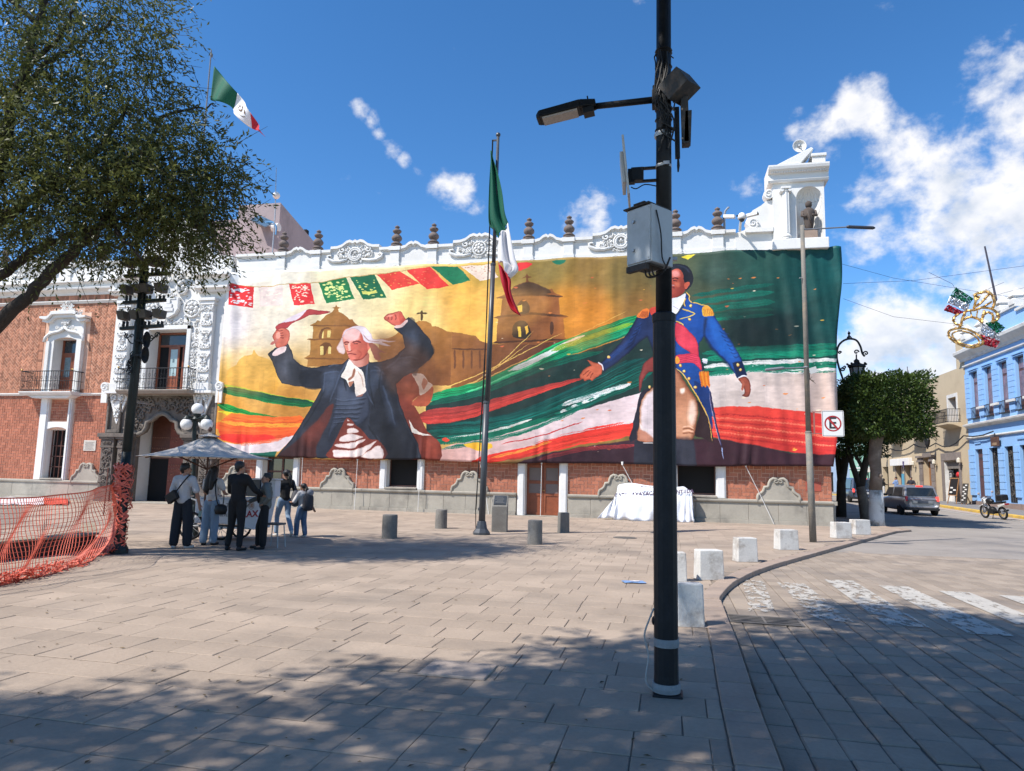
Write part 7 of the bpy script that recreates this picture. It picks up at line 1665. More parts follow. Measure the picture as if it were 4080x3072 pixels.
# --- four globe lamp
gb = G(762,2185); gb = G(766,2140); YG = gb.y
def GV(px,py,dy=0): return W(px,py,YG + dy) - Vector((gb.x,gb.y,0))
gl = thing('globe_lamp','black cast lamp post with four white globes behind the cart parasol','street lamp',(gb.x,gb.y,0))
m = MB(); m.tube([Vector((0,0,0)),GV(775,1700),GV(783,1650)],[.055,.05,.045],10); m.lathe([(.14,0),(.14,.1),(.09,.3),(.07,.7),(.055,.75)],n=10); q = GV(783,1660); m.lathe([(.05,-.1),(.10,-.06),(.06,0),(.09,.06),(.05,.16),(.1,.22),(.05,.26)],q,10); m.ob('post',M_dkg,gl)
M_globe = mat('opal_globe',(.75,.74,.74),.2,.03,bump=0,spec=.6)
for k,(px,py,dy) in enumerate(((788,1630,0),(743,1690,-.1),(824,1690,-.12),(815,1688,.3))):
 q = GV(px,py,dy); m = MB(); m.ball(q,(.118 if k else .12) * gb.length / 15.6,n=18,m=12); gg = m.ob('globe',M_globe,gl,smooth=True)
 if k:
  c_ = GV(783,1668); m = MB(); m.tube(smooth_pts([c_,(c_ + q) * .5 + Vector((0,0,.1)),q + Vector((0,0,.2))],4),.025,6); m.lathe([(.06,.09),(.09,.13),(.04,.2)],q,10); m.tube(spiral(tuple((c_ + q) * .5),.07,1.2,0,9),.018,5); m.ob('globe_arm',M_dkg,gl)
 else: m = MB(); m.lathe([(.05,-.22),(.08,-.16),(.09,-.11),(.06,-.1)],q,10); m.ob('globe_arm',M_dkg,gl)
# --- parasol over the vendor's cart
pb = G(800,2168); pb.y += .2; YU = pb.y
def UV_(px,py,dy=0): return W(px,py,YU + dy) - Vector((pb.x,pb.y,0))
um = thing('cart_parasol','wide faded grey canvas parasol shading the vendor cart','parasol',(pb.x,pb.y,0))
apex = UV_(836,1730); l_,r_ = UV_(600,1838),UV_(1066,1812); hx = (r_.x - l_.x) / 2; cx_ = (l_.x + r_.x) / 2; ze = (l_.z + r_.z) / 2
M_canvas = mat('faded_canvas',(.50,.45,.40),.85,.12,4,60,.15,stain=(.40,.38,.37),stain_scale=3.2,stain_amt=.6)
cor = [(cx_ - hx,-hx * .62),(cx_ + hx * .1,-hx * .98),(cx_ + hx,-hx * .55),(cx_ + hx * .95,hx * .6),(cx_,hx * .95),(cx_ - hx * .95,hx * .62)]
cor = [(cx_ + hx * math.cos(a_) * 1.0,hx * math.sin(a_)) for a_ in np.linspace(R(188),R(188 + 360),9)[:-1]]
n_ = len(cor); rows = []
for k in range(n_):
 a_,b_ = Vector((*cor[k],ze)),Vector((*cor[(k + 1) % n_],ze))
 for i in range(6):
  t = i / 6; e = a_.lerp(b_,t); e.z -= .03 * math.sin(math.pi * t) * -1; rows.append([Vector((apex.x,0,apex.z)).lerp(e,s) + Vector((0,0,-.10 * math.sin(math.pi * s) * (1 - .25 * math.cos(2 * math.pi * t)) - .02 * math.sin(math.pi * t) * s)) for s in (.08,.2,.35,.5,.65,.8,.92,1.0)])
rows.append(rows[0]); m = MB(); m.grid(rows); o = m.ob('canopy',M_canvas,um,smooth=True); so = o.modifiers.new('s','SOLIDIFY'); so.thickness = .006
m = MB(); rows = [[Vector((apex.x + rr * math.cos(a_),rr * math.sin(a_),apex.z + .03 - rr * .36)) for rr in (.02,.1,.2,.24)] for a_ in np.linspace(0,2 * math.pi,17)]; m.grid(rows); o2 = m.ob('vent_cap',M_canvas,um,smooth=True); m = MB(); m.lathe([(.03,.05),(.05,.1),(.02,.16)],apex,8); m.ob('finial',M_wood2,um)
m = MB()
for x,y in cor: m.tube([Vector((apex.x,0,apex.z - .04)),Vector((apex.x + (x - apex.x) * .5,y * .5,(apex.z + ze) / 2 - .13)),Vector((x,y,ze - .02))],.012,4)
m.ob('ribs',M_wood2,um)
m = MB()
for x,y in cor: m.tube([Vector((apex.x,0,ze - .25)),Vector((apex.x + (x - apex.x) * .55,y * .55,(apex.z + ze) / 2 - .17))],.011,4)
m.cyl((apex.x,0,.75),(apex.x,0,apex.z),.022); m.ob('mast',M_wood2,um)
# --- vendor cart
cg = G(900,2150); cg.y += .15
cart = thing('vendor_cart','white ice cream push cart with bicycle style wheels under the parasol','vendor cart',(cg.x,cg.y,0),R(4))
def CVx(px): return W(px,2050,cg.y - .3).x - cg.x
x0,x1,x2 = CVx(784),CVx(962),CVx(1035)
M_cart = mat('white_cart_paint',(.58,.58,.60),.5,.06,3,30,.05,stain=(.38,.37,.36),stain_scale=2.5,stain_amt=.4)
m = MB(); m.prism_x([(-.38,.36),(-.38,.92),(.38,.92),(.38,.30)],x0,x1); bd = m.ob('body',M_cart,cart,bevel=.03)
m = MB(); m.prism([(x1 + .004,.34),(x1 + .05,.98),(x2,.98),(x2 - .12,.26)][::-1],-.42,.36); nb = m.ob('front_box',M_cart,cart,bevel=.02)
m = MB(); m.obox(((x1 + x2) / 2 - .03,-.425,.83),(.15,0,.16),(0,.003,0),(.012,0,-.012)); m.ob('seam',M_stonec,nb)
m = MB(); m.box(x0 + .06,x1 - .06,-.30,.30,.925,.96); m.lathe([(.14,.0),(.14,.05),(.03,.08)],((x0 + x1) / 2 - .3,0,.95),14); m.lathe([(.14,.0),(.14,.05),(.03,.08)],((x0 + x1) / 2 + .25,0,.95),14); m.ob('lid',M_steel,cart,smooth=False)
m = MB(); m.box(x1 - .25,x1 + .25,-.1,.2,.99,1.38); gx = m.ob('display_case',mat('case_dark',(.03,.035,.05),.3,bump=0,spec=.6),cart); m = MB(); m.box(x1 + .26,x1 + .6,-.05,.22,.99,1.36); m.box(x1 - .3,x1 + .64,-.12,.24,1.37,1.40); m.ob('display_frame',M_cart,cart)
for i,wx in enumerate((CVx(782),CVx(880),CVx(905))):
 wy = (-.46,-.30,.3)[i]; rr = (.31,.26,.26)[i]; wz = rr
 m = MB(); m.tube([(wx + rr * math.cos(a_) * .93,wy,wz + rr * math.sin(a_) * .93) for a_ in np.linspace(0,6.2832,25)],.028,6); w = m.ob('wheel',mat('tyre_rubber',(.015,.015,.015),.8,bump=.1),cart,smooth=True)
 m = MB()
 for k in range(10): a_ = k * .628; m.tube([(wx,wy,wz),(wx + rr * .9 * math.cos(a_),wy,wz + rr * .9 * math.sin(a_))],.006,4)
 m.cyl((wx,wy - .05,wz),(wx,wy + .05,wz),.03); m.ob('spokes',M_steel,w)
m = MB(); m.box(x0 + .1,x2 - .2,-.3,.3,.26,.30); m.box(x0 - .05,x0 + .02,-.47,.35,.26,.32); m.tube([(x0,-.25,.85),(x0 - .35,-.25,.95),(x0 - .35,.25,.95),(x0,.25,.85)],.018,6); m.ob('chassis',M_steel,cart)
M_red = mat('sign_red_letters',(.30,.03,.04),.6,bump=0); M_let = mat('dark_letters',(.08,.08,.1),.6,bump=0)
text('lettering','TLAX',.20,M_red,nb,frame_m(((x1 + x2) / 2 - .05,-.424,.60),(1,0,.08),(0,0,1)),bold=.006); text('small_lettering','TLAX',.13,M_let,bd,frame_m((x1 - .22,-.384,.78),(1,0,0),(0,0,1))); text('small_lettering','NIEVES',.09,M_let,bd,frame_m((x1 - .42,-.384,.56),(1,0,0),(0,0,1)))
m = MB(); ex,ez_ = (x1 + x2) / 2 + .02,.80
for rr in (.09,.06): m.tube([(ex + rr * .75 * math.cos(a_),-.424,ez_ + rr * math.sin(a_)) for a_ in np.linspace(0,6.283,13)],.006,4)
m.box(ex - .02,ex + .03,-.427,-.422,ez_ - .04,ez_ + .04); m.ob('emblem',mat('emblem_tan',(.35,.22,.16),.6,bump=0),nb)
sl = G(1060,2190); st_ = thing('vendor_stool','grey folding stool standing behind the boy at the right of the cart','stool',(sl.x - .12,sl.y + .5,0))
m = MB(); m.box(-.16,.16,-.15,.15,.46,.50); m.ob('seat',mat('grey_seat',(.12,.12,.12),.7),st_)
legs(st_,M_steel,.013,*[[(sx * .13,sy * .12,.46),(sx * .17,sy * .15,0)] for sx in (-1,1) for sy in (-1,1)])
# --- orange safety net at left, its wrapped post, the bed behind it
M_net = mat('orange_net',(.68,.14,.085),.5,.15,6,20,0)
nt_ = thing('safety_net','orange plastic safety netting sagging between posts at lower left','barrier net',(lb.x,lb.y,0))
pA_t,pA_b = Vector((lb.x + .02,lb.y - .1,1.62)),Vector((lb.x + .02,lb.y - .12,.05))
farL_b = G(-700,2560); farL_t = Vector((farL_b.x,farL_b.y,.95))
top = [G(460,2200),G(250,2215),G(0,2215),G(-600,2215)]
bl = [Vector((lb.x,lb.y,0)),G(400,2215),G(300,2260),G(150,2300),G(0,2332),G(-250,2380),G(-600,2440)]
tl = [(475,1920),(440,1930),(400,1944),(300,1966),(150,1980),(0,1986),(-250,1984),(-600,1975)]
BL_ = smooth_pts([tuple(p) for p in bl],10); nB = len(BL_)
tl = smooth_pts(tl,10); mN = MB(); NC = 104; NRW = 17
grid = []
for i in range(NC + 1):
 u = i / NC; f = u * (nB - 1); k = min(int(f),nB - 2); f -= k; b_ = Vector(BL_[k]) * (1 - f) + Vector(BL_[k + 1]) * f
 f = u * (len(tl) - 1); k = min(int(f),len(tl) - 2); f -= k; tpx = tl[k] * (1 - f) + tl[k + 1] * f
 dpt = float(np.dot(np.array(b_) - CAM,CF)) + .25 * min(1,u * 6); t_ = A(tpx[0],tpx[1],dpt)
 col = []
 for j in range(NRW + 1):
  v = j / NRW; p = b_.lerp(t_,v); p += Vector((.0,.05 * math.sin(u * 55 + v * 4) * math.sin(math.pi * v),0)); p.y += .35 * math.sin(math.pi * v) * math.sin(math.pi * min(1,u * 2)); p.x += .05 * math.sin(v * 9 + u * 30); p -= Vector((lb.x,lb.y,0)); p.z = max(p.z,.01); col.append(p)
 grid.append(col)
def ribbon(m,pts,w,ax):
 for a_,b_ in zip(pts[:-1],pts[1:]): m.add([a_ - ax * w,b_ - ax * w,b_ + ax * w,a_ + ax * w],[(0,1,2,3)])
for i in range(0,NC + 1,1): ribbon(mN,grid[i],.0055,Vector((.9,.4,0)).normalized())
for j in range(NRW + 1): ribbon(mN,[grid[i][j] for i in range(NC + 1)],.0035 if 0 < j < NRW else .010,Vector((0,0,1)))
stuff(mN.ob('netting',M_net,nt_))
mN = MB(); r7 = random.Random(12)   # gathered hem lying on the ground, and the wad round the post
for k in range(600):
 u = r7.random() ** .8; f = u * (nB - 1); i = min(int(f),nB - 2); f -= i; b_ = Vector(BL_[i]) * (1 - f) + Vector(BL_[i + 1]) * f - Vector((lb.x,lb.y,0))
 c_ = b_ + Vector((r7.uniform(-.1,.1),r7.uniform(-.28,.10),r7.uniform(.005,.15))); d_ = Vector((r7.uniform(-1,1),r7.uniform(-1,1),r7.uniform(-.5,.5))).normalized() * r7.uniform(.03,.12); n2 = d_.cross(Vector((r7.random(),r7.random(),1))).normalized() * .012
 mN.add([c_ - d_ - n2,c_ + d_ - n2,c_ + d_ + n2,c_ - d_ + n2],[(0,1,2,3)])
for k in range(420):
 z = 1.62 * (1 - r7.random() ** 1.6); rr = .07 + .09 * (z > .8) * r7.random() + .05 * r7.random(); a_ = r7.uniform(0,6.3); c_ = Vector((rr * math.cos(a_) - .05 * (z > 1) + .03,rr * math.sin(a_) - .02,z)); d_ = Vector((-math.sin(a_),math.cos(a_),r7.uniform(-1.4,1.4))).normalized() * r7.uniform(.03,.10); n2 = Vector((math.cos(a_),math.sin(a_),.3)).cross(d_).normalized() * .012
 mN.add([c_ - d_ - n2,c_ + d_ - n2,c_ + d_ + n2,c_ - d_ + n2],[(0,1,2,3)])
stuff(mN.ob('bunched_netting',M_net,nt_))
q = G(412,2055); p2 = thing('net_post','thin rusty post holding the middle of the orange net','post',(q.x,q.y,0)); m = MB(); m.tube([(0,0,0),(.02,0,1.55)],.02,6); m.ob('rod',mat('rusty_rod',(.14,.06,.045),.8),p2); m = MB(); m.box(-.04,.04,-.04,.04,-.01,.02); m.ob('foot',mat('rusty_rod',(.14,.06,.045),.8),p2)
kb = thing('planter_bed','low dark brick edged planter bed seen through the orange net','planter',(0,0,0))
e0,e1,e2 = G(355,2192),G(0,2232),G(-500,2290); e3 = G(350,2150)
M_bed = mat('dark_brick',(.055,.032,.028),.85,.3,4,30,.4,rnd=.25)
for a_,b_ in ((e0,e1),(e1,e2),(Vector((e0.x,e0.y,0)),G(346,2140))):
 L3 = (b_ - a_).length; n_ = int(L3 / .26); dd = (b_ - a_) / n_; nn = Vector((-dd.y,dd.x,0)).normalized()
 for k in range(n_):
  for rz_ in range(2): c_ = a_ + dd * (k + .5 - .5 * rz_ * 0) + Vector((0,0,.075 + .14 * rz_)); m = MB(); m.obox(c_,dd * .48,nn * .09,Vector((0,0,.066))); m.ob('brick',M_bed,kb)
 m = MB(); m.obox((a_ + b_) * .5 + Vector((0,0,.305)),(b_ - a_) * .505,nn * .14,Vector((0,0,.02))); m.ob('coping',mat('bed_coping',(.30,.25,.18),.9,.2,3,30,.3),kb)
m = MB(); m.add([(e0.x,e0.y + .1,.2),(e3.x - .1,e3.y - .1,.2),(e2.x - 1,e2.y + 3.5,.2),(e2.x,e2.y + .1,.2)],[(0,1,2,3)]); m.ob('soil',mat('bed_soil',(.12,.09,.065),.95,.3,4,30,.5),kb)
sh = thing('printed_sheet','crumpled white plastic sheet with red print lying on the paving behind the orange net','plastic sheet',(0,0,0))
rows = []
for i in range(30):
 u = i / 29; rows.append([G(-80 + 350 * u,2014 - 5 * k) + Vector((0,0,.03 + .07 * (1 + math.sin(u * 37 + k * 1.3)) * (.4 + RNG.random() * .6) * (1 - abs(k - 3) / 4))) for k in range(7)])
for r_ in rows:
 for p in r_: p.z = max(.02,p.z)
m = MB(); m.grid(rows[:22]); m.ob('sheet',mat('sheet_white',(.74,.73,.74),.4,.05,5,20,.1),sh,smooth=True); m = MB(); m.grid(rows[21:]); m.ob('red_print',mat('sheet_red',(.6,.06,.03),.4,.1,5,20,.1),sh,smooth=True)
# --- draped object in front of the palace with printed letters
da,db_ = G(2470,2068),G(2765,2080); dy0 = da.y - .0
dr = thing('draped_sign','bulky sign draped in a white printed cloth against the palace plinth','draped object',(0,0,0))
def DV(px,py,dy=0): return W(px,py,26.4 + dy)
TOPP = [(2462,1935),(2475,1929),(2520,1925),(2580,1934),(2640,1939),(2700,1940),(2725,1939),(2742,1950),(2757,1956)]
BOTP = [(2440,2062),(2455,2064),(2510,2068),(2580,2073),(2640,2076),(2700,2078),(2735,2080),(2760,2080),(2765,2081)]
Tp,Bp = smooth_pts(TOPP,8),smooth_pts(BOTP,8); rows = []
dep_b = [27.85] * len(Bp)
for i,(a_,b_) in enumerate(zip(Tp,Bp)):
 u = i / (len(Tp) - 1); row = []; yb = dep_b[i]
 row.append(W(a_[0],a_[1],yb + .3) + Vector((.02,.26,-.03)))
 for k in range(15):
  s = k / 14; p = a_ * (1 - s) + b_ * s; yy = yb + .30 * (1 - s) ** 1.5; q = W(p[0],p[1],yy)
  fold = .10 * s * s * math.sin(u * 26 - s * 9 + 3 * math.sin(u * 5)) + .05 * s * math.sin(u * 60 + s * 4); q.y -= fold + (.18 * s * math.exp(-((u - .35) / .2) ** 2)); q.z = max(q.z,.015) if s < .98 else .012; row.append(q)
 rows.append(row)
m = MB(); m.grid(rows); M_drape = mat('white_cloth',(.72,.73,.76),.8,.04,3,50,.2); o = m.ob('cloth',M_drape,dr,smooth=True); so = o.modifiers.new('s','SOLIDIFY'); so.thickness = .005
rows = []
for k in range(12):
 u = k / 11; tpt,bpt = (2462 - 6 * u,1937 + 40 * u),(2448 - 70 * u,2062 + 4 * u); rows.append([W(tpt[0] * (1 - s) + bpt[0] * s,tpt[1] * (1 - s) + (bpt[1]) * s - 0,27.85 + .3 * (1 - s) + .06 * math.sin(u * 12 + s * 5)) for s in np.linspace(.05,1,9)])
for r_ in rows:
 for p in r_: p.z = max(.015,p.z)
m = MB(); m.grid(rows); o = m.ob('trailing_cloth',M_drape,dr,smooth=True); so = o.modifiers.new('s','SOLIDIFY'); so.thickness = .005
m = MB(); q0,q1 = rows[0][0],W(2740,1960,28.1); m.box(q0.x + .1,q1.x - .1,dep_b[0] + .36,dep_b[0] + .56,.0,min(q0.z,q1.z) - .12); m.ob('covered_frame',M_void,dr)
M_ltr = mat('purple_print',(.115,.075,.135),.7,.05,bump=0)
def cloth_at(px):      # where the cloth face stands at picture column px, row of the lettering
 best = min(range(len(Tp)),key=lambda i: abs(Tp[i][0] * .6 + Bp[i][0] * .4 - px)); return best
def letters(s,px0,px1,py0,py1,hpx):
 n = len(s)
 for k,ch in enumerate(s):
  if ch == ' ': continue
  t = k / (n - 1); px,py = px0 + (px1 - px0) * t,py0 + (py1 - py0) * t
  i = cloth_at(px); q0 = rows_face[i][4]; q = W(px,py,rows_face[i][4].y - .012); q2 = W(px + 10,py + (py1 - py0) / (px1 - px0) * 10,q.y)
  text('letter',ch,hpx / FPX * 27.5 * 1.42,M_ltr,dr,frame_m(q,q2 - q,(0,0,1)),extr=.002,bold=.006)
rows_face = []
for i,(a_,b_) in enumerate(zip(Tp,Bp)):
 rows_face.append([W(*(a_ * (1 - s) + b_ * s),dep_b[i] + .3 * (1 - s) ** 1.5) - Vector((0,.1 * s * s * math.sin(i / (len(Tp) - 1) * 26 - s * 9 + 3 * math.sin(i / (len(Tp) - 1) * 5)) + .05 * s * math.sin(i / (len(Tp) - 1) * 60 + s * 4) + .18 * s * math.exp(-((i / (len(Tp) - 1) - .35) / .2) ** 2),0)) for s in np.linspace(0,1,15)])
letters('CATL AXAYACATL IDENTIDA',2455,2757,1974,1957,13.5)
letters('· · · · ·',2500,2522,1936,1937,8); letters('MPIO TLAX',2556,2604,1939,1941,4)
# --- thin white banner stand behind the bollard, by the street door
wb = G(2243,2052); ws = thing('white_post','slender white printed banner roll standing upright by the street door','banner roll',(wb.x,wb.y,0))
m = MB(); tpp = W(2228,1795,wb.y) - Vector((wb.x,wb.y,0)); m.obox(tpp * .5 + Vector((-.0,0,0)),(.085,-.03,0),(.02,.06,0),tuple(tpp * .5)); m.ob('roll',mat('roll_white',(.68,.67,.70),.6,.04,3,30,.1),ws,bevel=.02)
m = MB()
for k in range(3): q = tpp * (.70 - .05 * k); m.box(q.x - .03,q.x + .02,q.y - .075,q.y - .066,q.z - .02,q.z + .02)
m.ob('print',M_ltr,ws)
# --- security cameras, loudspeaker dish and lamp hook on the corner parapet
sc_ = thing('security_camera','white dome and bullet cameras on a bracket at the roof corner','security camera',(2.78,YF - .2,11.45))
m = MB(); m.tube([(0,.1,0),(0,-.1,.2),(0,-.75,.35)],.05,8); m.ob('bracket',M_white,sc_)
m = MB(); m.lathe([(.03,.35),(.09,.32),(.15,.22),(.16,.1),(.12,.08)],(0,-.75,.1),14); m.ob('dome_housing',M_white,sc_,smooth=True); m = MB(); m.ball((0,-.75,.18),.11); m.ob('dome_glass',M_glass,sc_,smooth=True)
for s in (-1,1): m = MB(); m.obox((s * .42 - .05,-.8,.33 - .03 * (s < 0)),(.2,-.1,s * .03 - .02),(.03,.07,0),(0,0,.065)); b_ = m.ob('bullet_camera',M_white,sc_,bevel=.015); m = MB(); m.cyl((s * .2,-.76,.33),(s * .1,-.75,.32),.03); m.cyl((s * .42 - .05 + s * .2,-.8 - .1 * s,.31),(s * .42 - .05 + s * .225,-.8 - .11 * s,.31),.05); m.ob('lens',M_blk,b_)
dsh = thing('dish_speaker','white round dish loudspeaker on top of the niche tower pediment','loudspeaker',(5.06,YF - .3,14.7))
pr = MB(); pr.lathe([(.03,-.15),(.08,-.12),(.14,0),(.25,.1),(.262,.1),(.16,.03),(.02,-.02)],n=20); pr.v = [(x - z * .05,-z,y) for x,y,z in pr.v]; pr.ob('dish',M_white,dsh,smooth=True); m = MB(); m.ball((0,-.02,.03),.07); m.tube([(0,0,0),(.04,-.12,-.1),(.08,-.14,-.14)],.025,5); m.ob('driver',M_steel,dsh); m = MB(); m.tube([(.0,.1,-.5),(0,.1,0)],.02,5); m.tube([(.15,.1,-.45),(.1,.1,-.1)],.015,5); m.ob('stand',M_steel,dsh)
hk = thing('roof_pipe','grey hooked vent pipe beside the last urn on the parapet','pipe',(2.22,YF + .25,11.5)); m = MB(); m.tube([(0,0,0),(0,0,.75),(.04,0,.95),(.14,0,1.08),(.2,0,1.1)],.045,8); m.ob('pipe',mat('pipe_grey',(.22,.25,.29),.5,bump=0),hk,smooth=True); m = MB(); m.box(-.08,.08,-.08,.08,0,.04); m.ob('flange',M_steel,hk)
# --- wrought iron lantern on the palace side wall
YW = 31.5
def WV(px,py,dy=0): return W(px,py,YW + dy)
wl = thing('corner_lantern','ornate wrought iron lantern hanging from a scrolled bracket at the palace corner','lantern',(0,0,0))
path = [(3345,1650),(3368,1600),(3372,1560),(3358,1510),(3343,1465),(3334,1420),(3340,1380),(3360,1358),(3385,1350),(3412,1356),(3428,1380),(3436,1408),(3446,1420)]
m = MB(); m.tube([WV(*p) for p in smooth_pts(path,5)],.042,6)
for c_,rr,a0,fl_ in (((3412,1403),9,0,1),((3450,1408),9,R(180),-1),((3356,1470),8,0,-1),((3364,1462),7,R(180),1),((3346,1405),6,0,1)): m.tube(spiral(tuple(WV(*c_)),rr / 2833 * 32,1.1,a0,12,fl_),.03,5)
m.tube([WV(3383,1350),WV(3382,1318)],[.05,.015],6); m.tube([WV(3372,1356),WV(3377,1343),WV(3383,1335),WV(3390,1343),WV(3398,1352)],.025,5); m.ball(WV(3383,1328),.06); m.ob('bracket',M_blackiron,wl)
q = WV(3414,1470); m = MB(); m.tube([WV(3412,1412),WV(3412,1436)],.03,5); m.lathe([(.04,.42),(.12,.34),(.1,.27),(.22,.2),(.34,.17),(.36,.08),(.30,.05)],q,8); m.lathe([(.22,-.42),(.14,-.5),(.08,-.55),(.03,-.62)],q,8)
for k in range(8): a_ = k * .785; m.tube([q + Vector((.29 * math.cos(a_),.29 * math.sin(a_),.06)),q + Vector((.21 * math.cos(a_),.21 * math.sin(a_),-.44))],.022,4); m.ball(q + Vector((.36 * math.cos(a_),.36 * math.sin(a_),.2)),.05,n=6,m=4)
m.ob('cage',M_blackiron,wl); m = MB(); m.lathe([(.26,.05),(.18,-.42)],q,8); m.ob('lantern_glass',mat('lantern_glass',(.3,.31,.33),.2,.1,bump=0,spec=.6),wl)
# --- festive light figures hung across the street
YD = 33.0
def XV(zx,zy,dy=0): return W(3740 + zx / 5.553,1120 + zy / 5.553,YD + dy)
M_gold = mat('gold_tinsel',(.62,.40,.15),.35,.4,30,80,.5,metal=.6,rnd=.3); M_tg = mat('green_tinsel',(.008,.16,.075),.35,.4,30,60,.4,rnd=.6); M_ts = mat('silver_tinsel',(.62,.63,.66),.3,.2,30,60,.4,metal=.5,rnd=.5); M_tr = mat('red_tinsel',(.42,.02,.04),.35,.3,30,60,.4,rnd=.6)
fd_ = thing('festive_bell','gold tinsel bell frame with green, silver and red tinsel flags hung over the street','festive decoration',(0,0,0))
m = MB(); r8 = random.Random(3)
def rope(pts,w,cl=False):
 P = [XV(p[0],p[1],.05 * math.sin(i)) for i,p in enumerate(smooth_pts(pts,5,cl))]
 if cl: P.append(P[0])
 m.tube(P,w,5)
 for p in P:
  for _ in range(3): c_ = p + Vector((r8.uniform(-1,1),r8.uniform(-1,1),r8.uniform(-1,1))) * w * 1.3; d_ = Vector((r8.uniform(-1,1),r8.uniform(-1,1),r8.uniform(-1,1))) * w * .9; m.add([c_ - d_,c_ + d_.cross(Vector((0,0,1))),c_ + d_],[(0,1,2)])
rope([(220,1180),(240,1100),(400,1050),(600,1060),(800,1140),(940,1260),(980,1360),(900,1430),(740,1470),(560,1440),(380,1360),(250,1260)],.05,True); rope([(300,1180),(400,1110),(560,1110),(760,1190),(880,1300),(880,1390),(740,1420),(560,1390),(380,1310)],.035,True)
rope([(430,1050),(500,970),(400,960),(330,870),(360,780),(440,730)],.05); rope([(500,970),(520,850),(560,740),(620,660),(800,640),(960,590),(1180,620),(1300,720),(1330,800),(1260,880),(1180,900)],.055); rope([(540,860),(680,800),(860,830),(960,920),(960,840),(1010,660)],.055); rope([(780,600),(820,420),(800,300),(920,260),(1040,230),(1160,280),(1220,400),(1230,520),(1180,600)],.055); rope([(820,560),(940,480),(1040,370),(1120,290)],.05); rope([(960,580),(1060,530),(1170,460)],.045); rope([(830,320),(860,400),(900,340)],.045); rope([(1010,740),(1090,690),(1190,740),(1200,860)],.05); rope([(700,660),(730,780)],.03); rope([(860,660),(840,800)],.03)
m.ob('bell_frame',M_gold,fd_)
def tinsel(nm,q,mt_,n):
 mm = MB(); r9 = random.Random(len(nm) + int(q[0][0]))
 C_ = [XV(*p) for p in q]; mm.tube([*C_,C_[0]],.02,4)
 for _ in range(n):
  s,t = r9.random(),r9.random(); c_ = C_[0].lerp(C_[1],s).lerp(C_[3].lerp(C_[2],s),t) + Vector((0,r9.uniform(-.06,.06),0)); d_ = Vector((r9.uniform(-1,1),r9.uniform(-1,1),r9.uniform(-1,1))).normalized() * r9.uniform(.03,.075); e_ = d_.cross(Vector((r9.uniform(-1,1),r9.uniform(-1,1),r9.uniform(-1,1)))).normalized() * .025; mm.add([c_ - d_,c_ + e_,c_ + d_,c_ - e_],[(0,1,2,3)])
 mm.ob(nm,mt_,fd_)
tinsel('green_tinsel',[(380,150),(760,390),(680,520),(270,320)],M_tg,420); tinsel('silver_tinsel',[(270,340),(680,530),(620,650),(200,470)],M_ts,420); tinsel('red_tinsel',[(210,530),(560,690),(420,740),(120,640)],M_tr,300)
tinsel('green_tinsel',[(1040,930),(1270,900),(1460,1030),(1320,1170)],M_tg,420); tinsel('silver_tinsel',[(960,940),(1300,1170),(1340,1330),(920,1180)],M_ts,420); tinsel('red_tinsel',[(920,1190),(1350,1340),(1260,1470),(1000,1400)],M_tr,380)
ov = thing('overhead_wires','thin wires strung across the street from the palace corner to the blue house','wires',(0,0,0)); m = MB()
for (x0,y0,x1,y1,x2,y2,z_) in ((3355,1052,3560,1108,4080,1192,0),(3360,1130,3640,1118,4300,1030,0),(3360,1190,3560,1262,3800,1290,0),(3970,1176,4000,1167,4300,1090,4)): m.tube([W(x0,y0,31 + z_),W(x1,y1,33 + z_),W(x2,y2,36 + z_)],.007,4)
m.tube([XV(360,160),XV(300,60),W(3700,1085,33)],.008,4); m.tube([XV(1050,230),W(3940,1150,33.5),W(4000,1125,34.5)],.008,4); m.ob('wire',M_cable,ov)
# --- behind the parapet: pinkish stair tower, solar heater, mast with ball, glass dome
YT = YF + 16
tq = lambda px,py,dy=0: W(px,py,YT + dy)
rt = thing('rooftop_tower','bare mauve plastered roof block behind the parapet on the left','building',(0,0,0))
a_,b_,c_ = tq(1008,985),tq(1112,808),tq(1265,905,9)
xl,xm = tq(940,985).x,tq(1112,900).x; z1 = tq(1112,808).z; zr_ = W(1262,905,YT + 9).z; xr_ = W(1262,905,YT + 9).x
M_mauve = mat('mauve_plaster',(.36,.29,.29),.9,.08,.5,20,.2,stain=(.22,.19,.19),stain_scale=.4,stain_amt=.6)
v = [(xl,YT,9),(xm,YT,9),(xr_,YT + 9,9),(xl - 1,YT + 9,9),(xl,YT,z1),(xm,YT,z1),(xr_,YT + 9,z1 + .0),(xl - 1,YT + 9,z1)]
m = MB(); m.add(v,[(0,1,5,4),(1,2,6,5),(2,3,7,6),(3,0,4,7),(4,5,6,7)]); m.ob('wall',M_mauve,rt)
m = MB()
for px in (1205,1222): q0 = W(px,985,YT + 6.5 + (px - 1205) * .05); m.box(q0.x - .12,q0.x + .12,q0.y - .4,q0.y,10.6,q0.z + 1.4)
m.ob('narrow_window',M_void,rt)
YT2 = YT - 3; m = MB(); q0,q1 = W(990,990,YT2),W(1110,930,YT2); m.add([(q0.x - 3,YT2,9),(q1.x,YT2,9),(q1.x,YT2,W(1105,918,YT2).z),(q0.x,YT2,W(1000,870,YT2).z),(q0.x - 3,YT2,W(1000,870,YT2).z)],[(0,1,2,3,4)]); o = m.ob('low_wall',M_mauve,rt)
so_ = thing('solar_heater','rooftop solar panel with white tank and blue pipe in front of the mauve block','solar heater',(0,0,0)); YH = YT2 - .3
